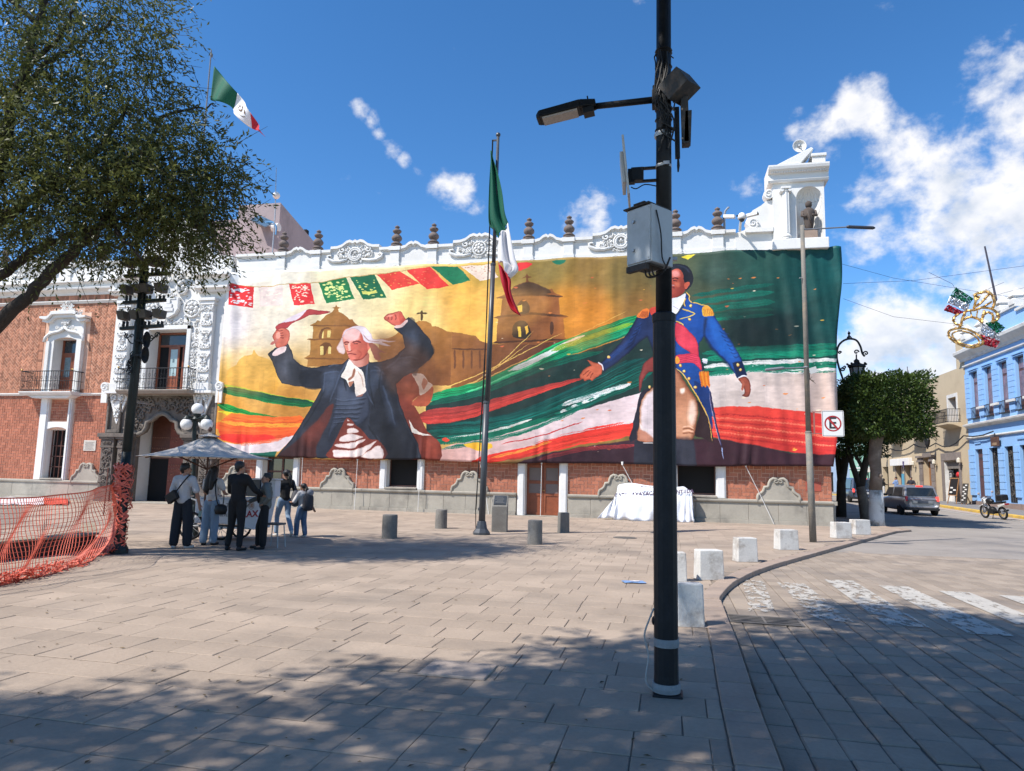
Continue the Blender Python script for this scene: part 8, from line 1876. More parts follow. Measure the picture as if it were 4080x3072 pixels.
q0,q1 = W(1015,868,YH),W(1075,895,YH); m = MB(); m.obox((q0 + q1) * .5,(q1 - q0) * .5,(0,.5,.35),(0,-.02,.03)); m.ob('panel',mat('solar_glass',(.10,.16,.22),.15,.1,bump=0,spec=.6),so_); m = MB(); m.tube(smooth_pts([W(1050,888,YH),W(1085,885,YH),W(1100,905,YH),W(1098,935,YH)],4),.06,6); m.ob('pipe',mat('pipe_blue',(.10,.28,.5),.5,bump=0),so_); q = W(1092,900,YH); m = MB(); m.cyl(q + Vector((-.3,.3,0)),q + Vector((.2,.3,0)),.28); m.ob('tank',M_white,so_)
ms = thing('roof_ball_mast','thin rooftop mast with a white ball at its middle','mast',(0,0,0)); m = MB(); q0,q1 = W(1096,850,YT - 4),W(1101,668,YT - 4); m.tube([Vector((q0.x,q0.y,10.5)),q0,q1],[.05,.045,.02],6); m.ob('rod',M_steel,ms); m = MB(); m.ball(W(1101,779,YT - 4),.24); m.ob('ball',M_white,ms,smooth=True)
gd = thing('glass_dome','grey glass courtyard dome showing behind the grey cabinet','dome',(W(2600,930,YF + 12).x,YF + 12,10.5)); rr = 2.9; m = MB(); m.lathe([(rr * 1.0,0),(rr * .97,1.0),(rr * .8,2.1),(rr * .52,2.9),(rr * .25,3.3)],n=16); m.ob('glazing',mat('dome_glass',(.13,.16,.18),.2,.2,1,6,0,spec=.6),gd); m = MB(); m.lathe([(rr * .3,3.3),(rr * .3,3.6),(rr * .36,3.62),(.05,4.1)],n=12)
for k in range(16): a_ = k * .3927; m.tube([(p * rr * math.cos(a_),p * rr * math.sin(a_),z) for p,z in ((1.005,0),(.975,1.0),(.805,2.1),(.525,2.9),(.26,3.32))],.05,4)
m.ob('ribs',mat('dome_rib',(.05,.055,.06),.5,bump=0),gd)
# ------------------------------------------------------------------ trees
def fast_mesh(name,V,F,m):
 V = np.asarray(V,np.float32).reshape(-1,3); F = np.asarray(F,np.int32); k = F.shape[1]
 me = bpy.data.meshes.new(name); me.vertices.add(len(V)); me.vertices.foreach_set('co',V.ravel()); me.loops.add(F.size); me.loops.foreach_set('vertex_index',F.ravel())
 me.polygons.add(len(F)); me.polygons.foreach_set('loop_start',np.arange(0,F.size,k,dtype=np.int32))
 try: me.polygons.foreach_set('loop_total',np.full(len(F),k,np.int32))
 except Exception: pass
 me.materials.append(m); me.update(calc_edges=True); return me
def unit(a): return a / np.maximum(np.linalg.norm(a,axis=1,keepdims=True),1e-9)
def leaves(name,C,axis,L,Wd,m,rs,parent,bend=.25,flat=0.0):
 n = len(C); ax = unit(axis); rnd = unit(rs.normal(size=(n,3)) + np.array([0,0,flat])); sd = unit(np.cross(ax,rnd)); nm = np.cross(ax,sd)
 l = (L * (.6 + .8 * rs.random((n,1)))); w = Wd * (.7 + .6 * rs.random((n,1)))
 V = np.stack([C,C + ax * l * .45 + sd * w + nm * l * bend * .5,C + ax * l,C + ax * l * .45 - sd * w + nm * l * bend * .5],1)
 F = np.arange(4 * n).reshape(n,4); return link(name,fast_mesh(name,V,F,m),parent)
M_bark = mat('dark_bark',(.045,.036,.030),.95,.3,5,40,.6)
M_leafA = leaf_mat('feathery_leaf',(.058,.074,.020),(.155,.168,.048),.40)
M_leafB = leaf_mat('laurel_leaf',(.018,.042,.010),(.075,.115,.022),.25)
LT = thing('plaza_tree','large feathery leaved tree leaning in from the left with dark forked limbs','tree',(0,0,0))
rs = np.random.default_rng(21)
def limb(m,pts,r0,r1,n=8):
 P = [Vector(p) for p in smooth_pts([tuple(p) for p in pts],5)]; k = len(P) - 1
 P = [p + Vector((rs.normal() * .02,rs.normal() * .02,rs.normal() * .02)) for p in P]
 m.tube(P,[r0 + (r1 - r0) * (i / k) for i in range(k + 1)],n)
tb = G(-760,2330); m = MB()
limb(m,[tb,tb + Vector((.1,.1,1.3)),A(-640,1700,12.0)],.34,.25,12)
m.tube([tb - Vector((0,0,.05)),tb + Vector((0,0,.35))],[.5,.34],12); limb(m,[A(-650,1750,12.0),A(-600,1300,12.2),A(-420,900,12.6),A(-300,500,13)],.22,.10)
LTm = m.ob('trunk',M_bark,LT,smooth=True)
for pts,r0,r1 in ((((-640,1720,12.0),(-300,1520,12.1),(0,1284,12.2),(120,1169,12.3),(269,1025,12.4),(384,912,12.5),(470,800,12.8),(560,640,13),(640,470,13.2)),.15,.03),(((-620,1500,12.0),(-300,1260,12.3),(0,1106,12.5),(120,1012,12.6),(230,955,12.6),(384,905,12.7),(560,850,13),(760,760,13.4)),.11,.02),
     (((-600,1300,12.2),(-250,1000,12.5),(-40,760,12.7),(20,560,12.8),(50,400,13),(110,260,13),(150,90,13),(210,-80,13)),.14,.05),(((-300,1100,12.3),(40,850,12.5),(160,770,12.6),(285,694,12.7),(420,560,13),(500,420,13)),.10,.03),
     (((440,880,12.5),(500,960,12.2),(570,1040,12.0)),.05,.02),(((50,400,13),(180,260,13.2),(330,160,13.4),(470,60,13.4)),.06,.02),(((100,262,13),(220,170,12.8),(300,40,12.8)),.05,.02),(((640,470,13.2),(780,430,13.4),(860,420,13.5)),.03,.01),(((560,850,13),(740,900,13),(900,880,13.2)),.04,.012),(((150,90,13),(60,20,13),(-40,-100,13)),.05,.03),(((285,694,12.7),(480,660,12.4),(700,620,12.8)),.04,.012)):
 m = MB(); limb(m,[A(*p) for p in pts],r0,r1); m.ob('limb',M_bark,LT,smooth=True)
blobs = [(300,90,13,320,.5),(560,60,13,130,.6),(80,330,13,320,.42),(440,330,13,250,.85),(590,220,13.2,100,.8),(250,600,13,320,.9),(520,600,13,270,1.2),(760,500,13.6,100,.4),(820,600,13.5,140,.9),(740,720,13,200,1.6),(860,790,13,105,1.1),(890,700,13.4,80,.5),(600,830,13,230,1.8),
   (300,800,12.6,250,1.3),(60,780,12.6,240,1.2),(860,920,13,110,.9),(700,950,13,110,1.1),(480,950,12.6,100,.8),(200,940,12.3,100,.7),(60,980,12.3,90,.6),(880,1000,13,45,.4),(30,1090,12,55,.5),(330,1040,12,50,.5),(700,400,13.4,80,.6),(-220,300,13,380,.8),(-300,760,13,330,.8),(-100,-240,13.4,360,.7),(320,-230,13.6,300,.8)]
Cs,Ax = [],[]
for px,py,dp,rp,den in blobs:
 r_ = rp / FPX * dp; n = int(den * 45 * (r_ / .45) ** 2.15)
 d = unit(rs.normal(size=(n,3))) * (rs.random((n,1)) ** .45) * r_; d[:,1] *= 1.5
 d *= (.82 + .36 * rs.random((n,1)))
 c = np.array(A(px,py,dp)) + d; out = unit(d + np.array([0,0,-.35]) * r_)
 for q,o in zip(c,out):
  ax = o + rs.normal(size=3) * .5; ax /= np.linalg.norm(ax); k = rs.integers(9,17); t = np.linspace(0,1,k)[:,None]; ln = .30 + .35 * rs.random() + (.6 * rs.random() if rs.random() < .14 else 0)
  Cs.append(q + ax * t * ln + np.array([0,0,-.10]) * t * t + rs.normal(size=(k,3)) * .018); Ax.append(np.tile(ax,(k,1)) + rs.normal(size=(k,3)) * .65)
Cs,Ax = np.concatenate(Cs),np.concatenate(Ax)
print('leaves',len(Cs)); leaves('crown',Cs,Ax,.105,.0165,M_leafA,rs,LT)
m = MB()
for k in range(0,len(Cs),90): p = Vector(Cs[k]); a_ = Vector(Ax[k]).normalized(); m.tube([p - a_ * .25,p + a_ * .45],[.007,.003],3)
m.ob('twigs',M_bark,LT)
for k in range(26):     # dead hanging vines on the limb
 pass
# shade tree over the viewer's head
def canopy_tree(name,label,base,blobs3,seed,L,Wd,per):
 T = thing(name,label,'tree',base); rs2 = np.random.default_rng(seed); m = MB()
 limb(m,[(0,0,0),(.1,.05,2.2),(.2,.1,4.6)],.30,.2,10); m.ob('trunk',M_bark,T,smooth=True); C2,A2 = [],[]
 for c,r_,den in blobs3:
  c = np.array(c) - np.array(base); m = MB(); limb(m,[(.2,.1,4.4),tuple(np.array([.2,.1,4.4]) * .5 + c * .5 + np.array([0,0,.3])),tuple(c)],.12,.03,6); m.ob('limb',M_bark,T,smooth=True)
  n = int(den * per * r_ * r_); d = unit(rs2.normal(size=(n,3))) * rs2.random((n,1)) ** .4 * r_ * np.array([1,1,.55]); k = 14
  for q in d + c:
   ax = unit(rs2.normal(size=(1,3)) + np.array([[0,0,-.2]]))[0]; t = np.linspace(0,1,k)[:,None]; C2.append(q + ax * t * .5 + rs2.normal(size=(k,3)) * .05); A2.append(np.tile(ax,(k,1)) + rs2.normal(size=(k,3)) * .7)
 leaves('crown',np.concatenate(C2),np.concatenate(A2),L,Wd,M_leafA,rs2,T)
canopy_tree('shade_tree','tall tree behind the viewer whose crown dapples the near paving with shade',(-6.5,-4.0,0),
   [((-7.6,-.8,8.2),1.5,.5),((-5.4,.2,8.0),1.5,.6),((-3.6,1.0,8.4),1.5,.9),((-1.9,2.9,8.4),1.3,.95),((-.8,1.4,7.8),1.6,.85),((.9,2.2,8.6),1.5,.9),((2.4,3.0,8.4),1.35,.75),((3.0,1.2,8.2),1.5,.8),((-6.2,-2.4,8.6),1.7,.5),((-3.4,-1.2,8.2),1.8,.85),((.9,-.2,8.2),1.6,.9),((-1.5,-1.0,8.8),1.5,.9),((5.0,2.4,9.0),1.5,.6),((-9.6,-1.6,8.4),1.6,.8),((-8.6,-.6,8.2),1.2,.5),((-6.7,1.0,8.2),1.1,.55),((-5.2,2.2,8.4),1.2,.7),((-3.6,3.2,8.4),1.4,1.1),((-2.5,5.2,8.8),1.35,1.0),((-1.1,4.7,8.6),1.4,1.1),((.5,4.3,8.6),1.45,1.1),((2.2,4.0,8.6),1.4,1.0),((-4.6,1.6,8.2),1.4,1.0),((-2.2,.6,8.2),1.4,1.0)],5,.13,.030,215)
# clipped laurel trees on the street side of the palace
def box_tree(base,half,z0,z1,trunk,label,seed,n=15000,lean=(0,0)):
 T = thing('clipped_tree',label,'tree',base,0,'clipped street trees beside the palace'); rs2 = np.random.default_rng(seed)
 P = []
 while sum(len(p) for p in P) < n:
  q = rs2.uniform(-1,1,size=(4000,3)); d = np.max(np.abs(q),axis=1); keep = (rs2.random(4000) < np.clip((d - .45) * 2.2,.05,1)) & ((np.abs(q) ** 5).sum(1) < 1.75); P.append(q[keep])
 q = np.concatenate(P)[:n]; out = unit(np.sign(q) * np.abs(q) ** 4 + 1e-6)
 bump = 1 + .05 * np.sin(q[:,:1] * 9 + q[:,2:] * 7) + .04 * np.sin(q[:,1:2] * 11 + 2) + rs2.normal(size=(n,1)) * .025
 sz = np.array([half[0],half[1],(z1 - z0) / 2]); C2 = q * sz * bump + np.array([lean[0],lean[1],(z0 + z1) / 2]); leaves('crown',C2,out + rs2.normal(size=(n,3)) * .55,.13,.034,M_leafB,rs2,T,flat=.5)
 return T
t1 = G(3493,2094,.0); M_wash = mat('whitewash',(.58,.56,.52),.9,.12,3,30,.4,stain=(.2,.17,.14),stain_scale=3.5,stain_amt=.8); M_tbark = mat('grey_bark',(.16,.125,.10),.95,.25,4,35,.6,stain=(.3,.24,.2),stain_scale=3,stain_amt=.5)
cx1 = W(3530,1620,t1.y).x - t1.x
T1 = box_tree((t1.x,t1.y,0),(1.42,1.35),3.45,5.8,None,'nearest clipped box tree with a peeling whitewashed trunk at the kerb',31,17000,(cx1,.2))
m = MB(); m.tube([(-.02,0,-.02),(-.0,0,.25),(.03,0,.8),(.02,0,1.35)],[.34,.29,.27,.245],12); m.ob('whitewashed_base',M_wash,T1,smooth=True)
m = MB(); m.tube([(.02,0,1.33),(.06,.02,2.1),(.02,0,2.5),(.10,.03,3.2),(.3,.1,3.8)],[.24,.21,.23,.24,.2],12); m.ball((.16,-.2,1.9),.08); m.ob('trunk',M_tbark,T1,smooth=True)
t2 = G(3452,2068,.0); T2 = box_tree((t2.x,t2.y,0),(1.3,1.5),3.5,5.9,None,'clipped box tree with a forked dark trunk behind the whitewashed one',32,12000,(.2,0))
m = MB(); m.tube([(0,0,0),(-.12,0,1.0),(-.2,0,1.45)],[.26,.22,.2],10); m.ob('trunk',M_tbark,T2,smooth=True); m = MB(); m.tube([(-.2,0,1.4),(-.5,0,2.4),(-.75,0,3.6)],[.15,.12,.11],8); m.tube([(-.2,0,1.4),(.02,.1,2.3),(.4,.1,3.7)],[.19,.16,.12],8); m.tube([(0,.1,2.2),(-.4,.1,3.0),(-.5,.1,3.6)],[.09,.07,.06],7); m.ob('fork',M_bark,T2,smooth=True)
t3 = W(3342,2035,36.5); T3 = box_tree((t3.x + .1,36.5,0),(1.3,2.4),2.9,5.7,None,'dark shaded clipped tree closest to the palace side wall',33,10000,(.35,0))
m = MB(); m.tube([(0,0,0),(.05,0,1.6),(.35,0,3.2)],[.24,.2,.17],10); m.tube([(.05,0,1.5),(-.05,.2,3.2)],[.16,.12],8); m.ob('trunk',M_bark,T3,smooth=True)
# ------------------------------------------------------------------ people: each body is one continuous remeshed figure, clothing over it
PENDING = []
def capsule(m,p0,p1,r0,r1,n=10,sq=None):
 p0,p1 = Vector(p0),Vector(p1); d = p1 - p0; L_ = max(d.length,1e-4); d = d / L_
 pts,rr = [],[]
 for a in (80,55,28): pts.append(p0 - d * r0 * math.sin(R(a))); rr.append(r0 * math.cos(R(a)))
 for t in (0,.5,1): pts.append(p0 + d * L_ * t); rr.append(r0 + (r1 - r0) * t)
 for a in (28,55,80): pts.append(p1 + d * r1 * math.sin(R(a))); rr.append(r1 * math.cos(R(a)))
 m.tube(pts,rr,n)
def chain(m,pts,rs_):
 for i in range(len(pts) - 1): capsule(m,pts[i],pts[i + 1],rs_[i],rs_[i + 1])
def later(m,name,mt,parent,voxel,it=4,fac=.5):
 me = m.mesh(name,mt); o = bpy.data.objects.new(name,me); COL.objects.link(o)
 r_ = o.modifiers.new('r','REMESH'); r_.mode = 'VOXEL'; r_.voxel_size = voxel; r_.use_smooth_shade = True
 s = o.modifiers.new('s','SMOOTH'); s.factor = fac; s.iterations = it
 PENDING.append((o,name,mt,parent))
def flush():
 dg = bpy.context.evaluated_depsgraph_get(); res = []
 for o,name,mt,parent in PENDING:
  me = bpy.data.meshes.new_from_object(o.evaluated_get(dg)); me.name = name; me.materials.clear(); me.materials.append(mt); me.polygons.foreach_set('use_smooth',[True] * len(me.polygons)); res.append((me,name,parent))
 for o,*_ in PENDING: bpy.data.objects.remove(o)
 for me,name,parent in res: link(name,me,parent)
 PENDING.clear()
M_skin = mat('skin',(.36,.19,.125),.55,.05,4,30,.05); M_hair = mat('black_hair',(.012,.010,.010),.5,.3,20,80,.3,spec=.5); M_eye = mat('eye_dark',(.02,.015,.012),.2,bump=0)
def lerp(a,b,t): return tuple(a[i] + (b[i] - a[i]) * t for i in range(3))
def hand(m,wrist,tip,side,curl=.5):
 w,t = Vector(wrist),Vector(tip); d = (t - w).normalized(); x = Vector((1,0,0)) if abs(d.x) < .8 else Vector((0,1,0)); s = (x - d * x.dot(d)).normalized(); s = Vector((0,1,0)) - d * d.y if abs(d.z) > .7 else s; s.normalize(); nrm = d.cross(s).normalized() * (1 if side > 0 else -1)
 pe = w + d * .085; capsule(m,w + s * .014,pe + s * .022,.021,.02,8); capsule(m,w - s * .014,pe - s * .024,.021,.02,8)
 for k,(o,L_) in enumerate(((.034,.062),(.011,.072),(-.012,.067),(-.034,.052))):
  b = pe + s * o; mid = b + d * L_ * .5 + nrm * L_ * .15 * curl; e = mid + d * L_ * .38 + nrm * L_ * .45 * curl; capsule(m,b,mid,.0105,.010,7); capsule(m,mid,e,.010,.0085,7)
 tb_ = w + d * .03 + s * .03; tm = tb_ + d * .035 + s * .03 + nrm * .012; capsule(m,tb_,tm,.013,.011,7); capsule(m,tm,tm + d * .03 + s * .004 + nrm * .012,.011,.009,7)
def person(label,loc,face,h,J=None,build=1.0,headturn=0.0,skin=M_skin,hairstyle='short',top=None,top_r=1.18,sleeve=.55,bottom=None,flare=1.0,shoe=None,bottom_len=1.0,group=None,female=False):
 """J overrides joints in a 1.70 m body that faces +y, x to its right; returns the person's Empty"""
 T = thing('person',label,'person',loc,face,group); k = h / 1.70; T.scale = (k,k,k)
 D = dict(pelvis=(0,0,.94),waist=(0,0,1.08),chest=(0,.0,1.27),neck=(0,-.01,1.44),head=(0,.015,1.585))
 for s,n in ((-1,'L'),(1,'R')):
  D.update({'sh' + n: (s * .175,-.01,1.395),'el' + n: (s * .225,-.04,1.12),'wr' + n: (s * .235,.02,.875),'ti' + n: (s * .235,.06,.72),'hp' + n: (s * .085,0,.92),'kn' + n: (s * .095,.015,.50),'an' + n: (s * .10,-.02,.085),'to' + n: (s * .12,.13,.03)})
 D.update(J or {}); b = build; fm = .9 if female else 1.0
 m = MB()
 capsule(m,D['pelvis'],D['waist'],.115 * b,.105 * b * fm); capsule(m,lerp(D['pelvis'],D['hpL'],.8),lerp(D['pelvis'],D['hpR'],.8),.095 * b,.095 * b)
 capsule(m,D['waist'],D['chest'],.108 * b * fm,.125 * b); capsule(m,lerp(D['chest'],D['shL'],.55),lerp(D['chest'],D['shR'],.55),.105 * b,.105 * b); capsule(m,lerp(D['neck'],D['shL'],.25),D['shL'],.05,.052 * b); capsule(m,lerp(D['neck'],D['shR'],.25),D['shR'],.05,.052 * b)
 hd = Vector(D['head']); capsule(m,D['neck'],hd - Vector((0,.01,.07)),.052,.05)
 c_,s_ = math.cos(headturn),math.sin(headturn); hv = lambda x,y,z: hd + Vector((x * c_ - y * s_,x * s_ + y * c_,z))
 m.ball(hv(0,-.012,.03),.088,.90,1.06,1.0,16,12); capsule(m,hv(0,.03,-.055),hv(0,.055,-.075),.055,.040); capsule(m,hv(0,.05,.0),hv(0,.045,-.04),.055,.05); capsule(m,hv(0,.098,-.002),hv(0,.112,-.022),.010,.013); capsule(m,hv(-.02,.094,-.058),hv(.02,.094,-.058),.009,.009)
 for sx in (-1,1): capsule(m,hv(sx * .082,-.005,.012),hv(sx * .085,-.008,-.022),.014,.011,7)
 for n,sd in (('L',-1),('R',1)):
  chain(m,[D['sh' + n],lerp(D['sh' + n],D['el' + n],.5),D['el' + n]],[.050 * b,.045 * b,.038 * b]); chain(m,[D['el' + n],lerp(D['el' + n],D['wr' + n],.35),D['wr' + n]],[.038 * b,.037 * b,.026]); hand(m,D['wr' + n],D['ti' + n],sd)
  chain(m,[D['hp' + n],lerp(D['hp' + n],D['kn' + n],.45),D['kn' + n]],[.088 * b,.075 * b,.053 * b]); chain(m,[D['kn' + n],lerp(D['kn' + n],D['an' + n],.35),D['an' + n]],[.053 * b,.055 * b,.035]); capsule(m,lerp(D['an' + n],D['to' + n],.0),D['to' + n],.036,.028)
 later(m,'body',skin,T,.0095,3)
 m = MB()
 for sx in (-1,1): m.ball(hv(sx * .034,.096,.012),.011,1.2,.6,.7,8,6)
 m.ob('eyes',M_eye,T,smooth=True)
 # hair
 m = MB()
 if hairstyle == 'short':
  m.ball(hv(0,-.028,.052),.098,.96,1.06,.92,14,10)
  for i in range(14): a = i * .9; capsule(m,hv(.05 * math.cos(a),-.03 + .055 * math.sin(a),.10),hv(.07 * math.cos(a),-.02 + .075 * math.sin(a),.125 - .02 * (i % 3)),.028,.016,6)
  capsule(m,hv(0,-.075,.0),hv(0,-.07,-.05),.06,.035)
 elif hairstyle == 'long':
  m.ball(hv(0,-.02,.045),.104,.98,1.06,.96,14,10); chain(m,[hv(-.03,-.06,.0),hv(-.06,-.10,-.20),hv(-.08,-.13,-.38),hv(-.05,-.12,-.46)],[.08,.09,.075,.03]); chain(m,[hv(.04,-.06,.0),hv(.05,-.11,-.18),hv(.03,-.13,-.34)],[.075,.08,.05]); capsule(m,hv(-.08,.0,.0),hv(-.10,-.05,-.2),.035,.04)
 elif hairstyle == 'tail':
  m.ball(hv(0,-.02,.045),.101,.96,1.05,.95,14,10); chain(m,[hv(0,-.11,.03),hv(0,-.16,-.06),hv(.01,-.17,-.22),hv(.01,-.15,-.30)],[.04,.05,.045,.02])
 later(m,'hair',M_hair,T,.012,2,.4)
 # top
 m = MB(); tr = top_r
 hem = lerp(D['pelvis'],D['waist'],.35 if not female else .9)
 capsule(m,hem,D['waist'],.112 * b * tr,.104 * b * tr * fm); capsule(m,D['waist'],D['chest'],.106 * b * tr * fm,.118 * b * tr); capsule(m,lerp(D['chest'],D['shL'],.55),lerp(D['chest'],D['shR'],.55),.098 * b * tr,.098 * b * tr); capsule(m,lerp(hem,D['hpL'],.45),lerp(hem,D['hpR'],.45),.085 * b * tr,.085 * b * tr)
 capsule(m,lerp(D['neck'],D['chest'],.1),lerp(D['neck'],D['chest'],.5),.062,.085)
 for n in 'LR':
  capsule(m,lerp(D['neck'],D['sh' + n],.35),D['sh' + n],.052 * tr,.056 * b * tr)
  if sleeve <= 1: e = lerp(D['sh' + n],D['el' + n],sleeve); capsule(m,D['sh' + n],e,.055 * b * tr,.056 * b * tr)
  else: chain(m,[D['sh' + n],D['el' + n],lerp(D['el' + n],D['wr' + n],.92)],[.056 * b * tr,.046 * b * tr,.036 * tr])
 later(m,'top',top,T,.013,3)
 m = MB()
 capsule(m,lerp(D['pelvis'],D['waist'],.5),D['pelvis'],.108 * b * fm,.118 * b); capsule(m,lerp(D['pelvis'],D['hpL'],.8),lerp(D['pelvis'],D['hpR'],.8),.102 * b,.102 * b)
 for n in 'LR': e = lerp(D['kn' + n],D['an' + n],.93 * bottom_len); chain(m,[D['hp' + n],lerp(D['hp' + n],D['kn' + n],.5),D['kn' + n],e],[.100 * b,.088 * b * (1 + .25 * (flare - 1)),.068 * b * flare,.058 * flare])
 later(m,'trousers',bottom,T,.013,3)
 m = MB()
 for n in 'LR': a,t = Vector(D['an' + n]),Vector(D['to' + n]); hl = Vector((a.x,a.y,max(.035,a.z - .05))); capsule(m,hl - (t - hl).normalized() * .02,t,.042,.034); capsule(m,a,hl,.042,.042)
 later(m,'shoes',shoe,T,.011,2)
 return T
def strap(m,pts,w=.014): m.tube([Vector(p) for p in smooth_pts(pts,5)],w,5)
FT = lambda c: mat('cloth_%s' % c[0],c[1],.85,.12,6,60,.2)
GSH,DKB,JEAN,JEAN2,BLK,OLV,WHT,BLKT = FT(('grey_shirt',(.44,.44,.45))),FT(('dark_denim',(.018,.021,.028))),FT(('pale_denim',(.21,.29,.39))),FT(('mid_denim',(.075,.12,.20))),FT(('black',(.010,.010,.011))),FT(('olive_grey',(.12,.13,.12))),FT(('white_print',(.58,.55,.53))),FT(('black_top',(.012,.012,.013)))
SHW,SHB,BAG = mat('shoe_white',(.55,.53,.5),.7),mat('shoe_black',(.015,.015,.016),.6),mat('bag_black',(.012,.012,.013),.5,.2,8,40,.2)
yw = -YAW
def at_(px,py,back=.0): g = G(px,py); return (g.x,g.y + back,0)
grp = 'people waiting at the vendor cart'
p = person('young man in grey short sleeved shirt and baggy dark trousers with a sling bag',at_(716,2184),R(8),1.68,dict(elR=(.27,.0,1.13),wrR=(.30,.08,.89),tiR=(.31,.12,.74),elL=(-.24,-.02,1.12),wrL=(-.20,.12,.93),tiL=(-.14,.22,.86),anL=(-.13,-.02,.085),toL=(-.17,.11,.03),anR=(.13,.02,.085),toR=(.19,.14,.03),knL=(-.115,.01,.5),knR=(.12,.02,.5)),1.0,R(-38),top=GSH,top_r=1.28,sleeve=.85,bottom=DKB,flare=1.55,shoe=SHW,group=grp)
m = MB(); strap(m,[(.10,-.15,1.40),(.03,-.19,1.28),(-.08,-.185,1.12),(-.16,-.14,.98)],.018); strap(m,[(.10,-.15,1.40),(.12,-.02,1.48),(.08,.12,1.36)],.018); m.obox((-.15,-.17,1.03),(.10,-.02,.07),(.01,.045,0),(-.045,0,.08)); m.ob('sling_bag',BAG,p,bevel=.02)
m = MB(); m.obox((.31,.12,.70),(.03,0,0),(0,.01,0),(.0,.02,.07)); m.ob('drink_pouch',mat('drink_green',(.25,.34,.28),.4),p,bevel=.006)
p = person('young woman with long dark hair, white patterned crop top and pale wide jeans, from behind',at_(832,2172),R(6),1.63,dict(elR=(.24,.06,1.14),wrR=(.20,.24,1.10),tiR=(.12,.34,1.12),elL=(-.22,.06,1.14),wrL=(-.14,.24,1.06),tiL=(-.06,.33,1.08),anL=(-.12,-.04,.085),anR=(.07,.03,.085),toR=(.10,.18,.03),toL=(-.15,.1,.03),knL=(-.11,.0,.5),knR=(.08,.03,.5)),.93,R(-6),hairstyle='long',top=WHT,top_r=1.22,sleeve=.6,bottom=JEAN,flare=1.45,shoe=SHB,female=True,group=grp)
m = MB(); strap(m,[(.12,-.10,1.43),(.15,-.17,1.25),(.19,-.16,1.0),(.22,-.12,.88)],.014); strap(m,[(.12,-.10,1.43),(.14,.08,1.38),(.2,.12,1.1),(.24,.04,.88)],.012); m.lathe([(.02,-.13),(.12,-.12),(.15,-.03),(.13,.06),(.05,.10)],(.25,-.06,.80),12,1,.62); m.ob('shoulder_bag',BAG,p,smooth=True)
p = person('man in a black jacket and slim black trousers standing with his back to the viewer',at_(934,2193),R(-2),1.74,dict(elR=(.29,.10,1.17),wrR=(.30,.33,1.06),tiR=(.32,.45,1.02),elL=(-.24,.08,1.13),wrL=(-.16,.28,1.06),tiL=(-.10,.38,1.06),anL=(-.16,-.01,.085),toL=(-.21,.12,.03),knL=(-.12,.02,.5),anR=(.11,-.02,.085),toR=(.15,.12,.03)),1.03,R(-14),top=BLK,top_r=1.26,sleeve=2,bottom=BLKT,flare=1.02,shoe=SHB,group=grp)
p = person('boy in a grey green hoodie and black trousers turning his face towards the viewer',at_(1046,2186),R(118),1.52,dict(elR=(.20,.16,1.14),wrR=(.10,.36,1.06),tiR=(.06,.48,1.06),elL=(-.38,-.10,1.16),wrL=(-.20,.02,1.02),tiL=(-.12,.10,.98),anL=(-.14,.0,.085),toL=(-.17,.15,.03),anR=(.10,.10,.085),toR=(.10,.26,.03),knR=(.10,.10,.5),knL=(-.12,.0,.5)),.98,R(22),top=OLV,top_r=1.34,sleeve=2,bottom=BLKT,flare=1.4,shoe=SHB,group=grp)
m = MB(); m.ball((.0,.155,1.18),.13,.95,.32,1.25); m.ob('dark_chest_panel',BLK,p,smooth=True); m = MB(); m.lathe([(.075,-.04),(.095,0),(.085,.05)],(0,-.02,1.45),12); m.ob('hood_collar',OLV,p,smooth=True)
g2 = 'woman and child walking off together'
p = person('woman in a black top and pale blue jeans striding away with a grey shoulder bag',at_(1108,2140,.2),R(52),1.60,dict(anR=(.06,-.42,.16),knR=(.08,-.08,.53),toR=(.07,-.33,.04),anL=(-.09,.22,.085),knL=(-.09,.22,.51),toL=(-.1,.38,.03),elR=(.24,-.12,1.12),wrR=(.30,-.20,.92),tiR=(.32,-.24,.78),elL=(-.22,.10,1.12),wrL=(-.16,.26,1.0),tiL=(-.12,.36,.95)),.95,R(24),hairstyle='tail',top=BLKT,top_r=1.24,sleeve=2,bottom=JEAN,flare=1.0,shoe=SHW,female=False,group=g2)
m = MB(); m.lathe([(.03,-.24),(.13,-.2),(.15,-.05),(.11,.12),(.04,.2)],(.22,-.16,1.0),12,.8,.9); strap(m,[(.2,-.14,1.2),(.17,-.1,1.42),(.16,.05,1.38)],.016); m.ob('shoulder_bag',mat('bag_grey',(.09,.09,.10),.7),p,smooth=True)
p = person('small child in jeans and white sleeves carrying a large dark backpack',at_(1190,2141,.1),R(70),1.28,dict(anR=(.08,-.10,.085),toR=(.10,.03,.03),anL=(-.09,.12,.085),toL=(-.10,.28,.03),knL=(-.09,.12,.5),elR=(.26,-.06,1.12),wrR=(.30,-.18,.92),tiR=(.32,-.24,.80),elL=(-.24,.12,1.14),wrL=(-.22,.28,1.1),tiL=(-.2,.4,1.12)),1.02,R(10),hairstyle='tail',top=WHT,top_r=1.28,sleeve=1,bottom=JEAN2,flare=1.35,shoe=SHW,group=g2)
m = MB(); m.lathe([(.05,-.28),(.17,-.26),(.19,-.1),(.18,.16),(.12,.28),(.03,.32)],(0,-.26,1.12),14,1,.72); m.ob('backpack',mat('backpack_dark',(.035,.035,.042),.8),p,smooth=True); m = MB(); m.ball((.02,-.30,1.42),.13,1,.7,.9); m.ob('backpack_lid',mat('backpack_lid',(.22,.22,.24),.8,.4,12),p,smooth=True)
zs = lambda y: road_z(y) + .17
g3 = 'people outside the beige house'
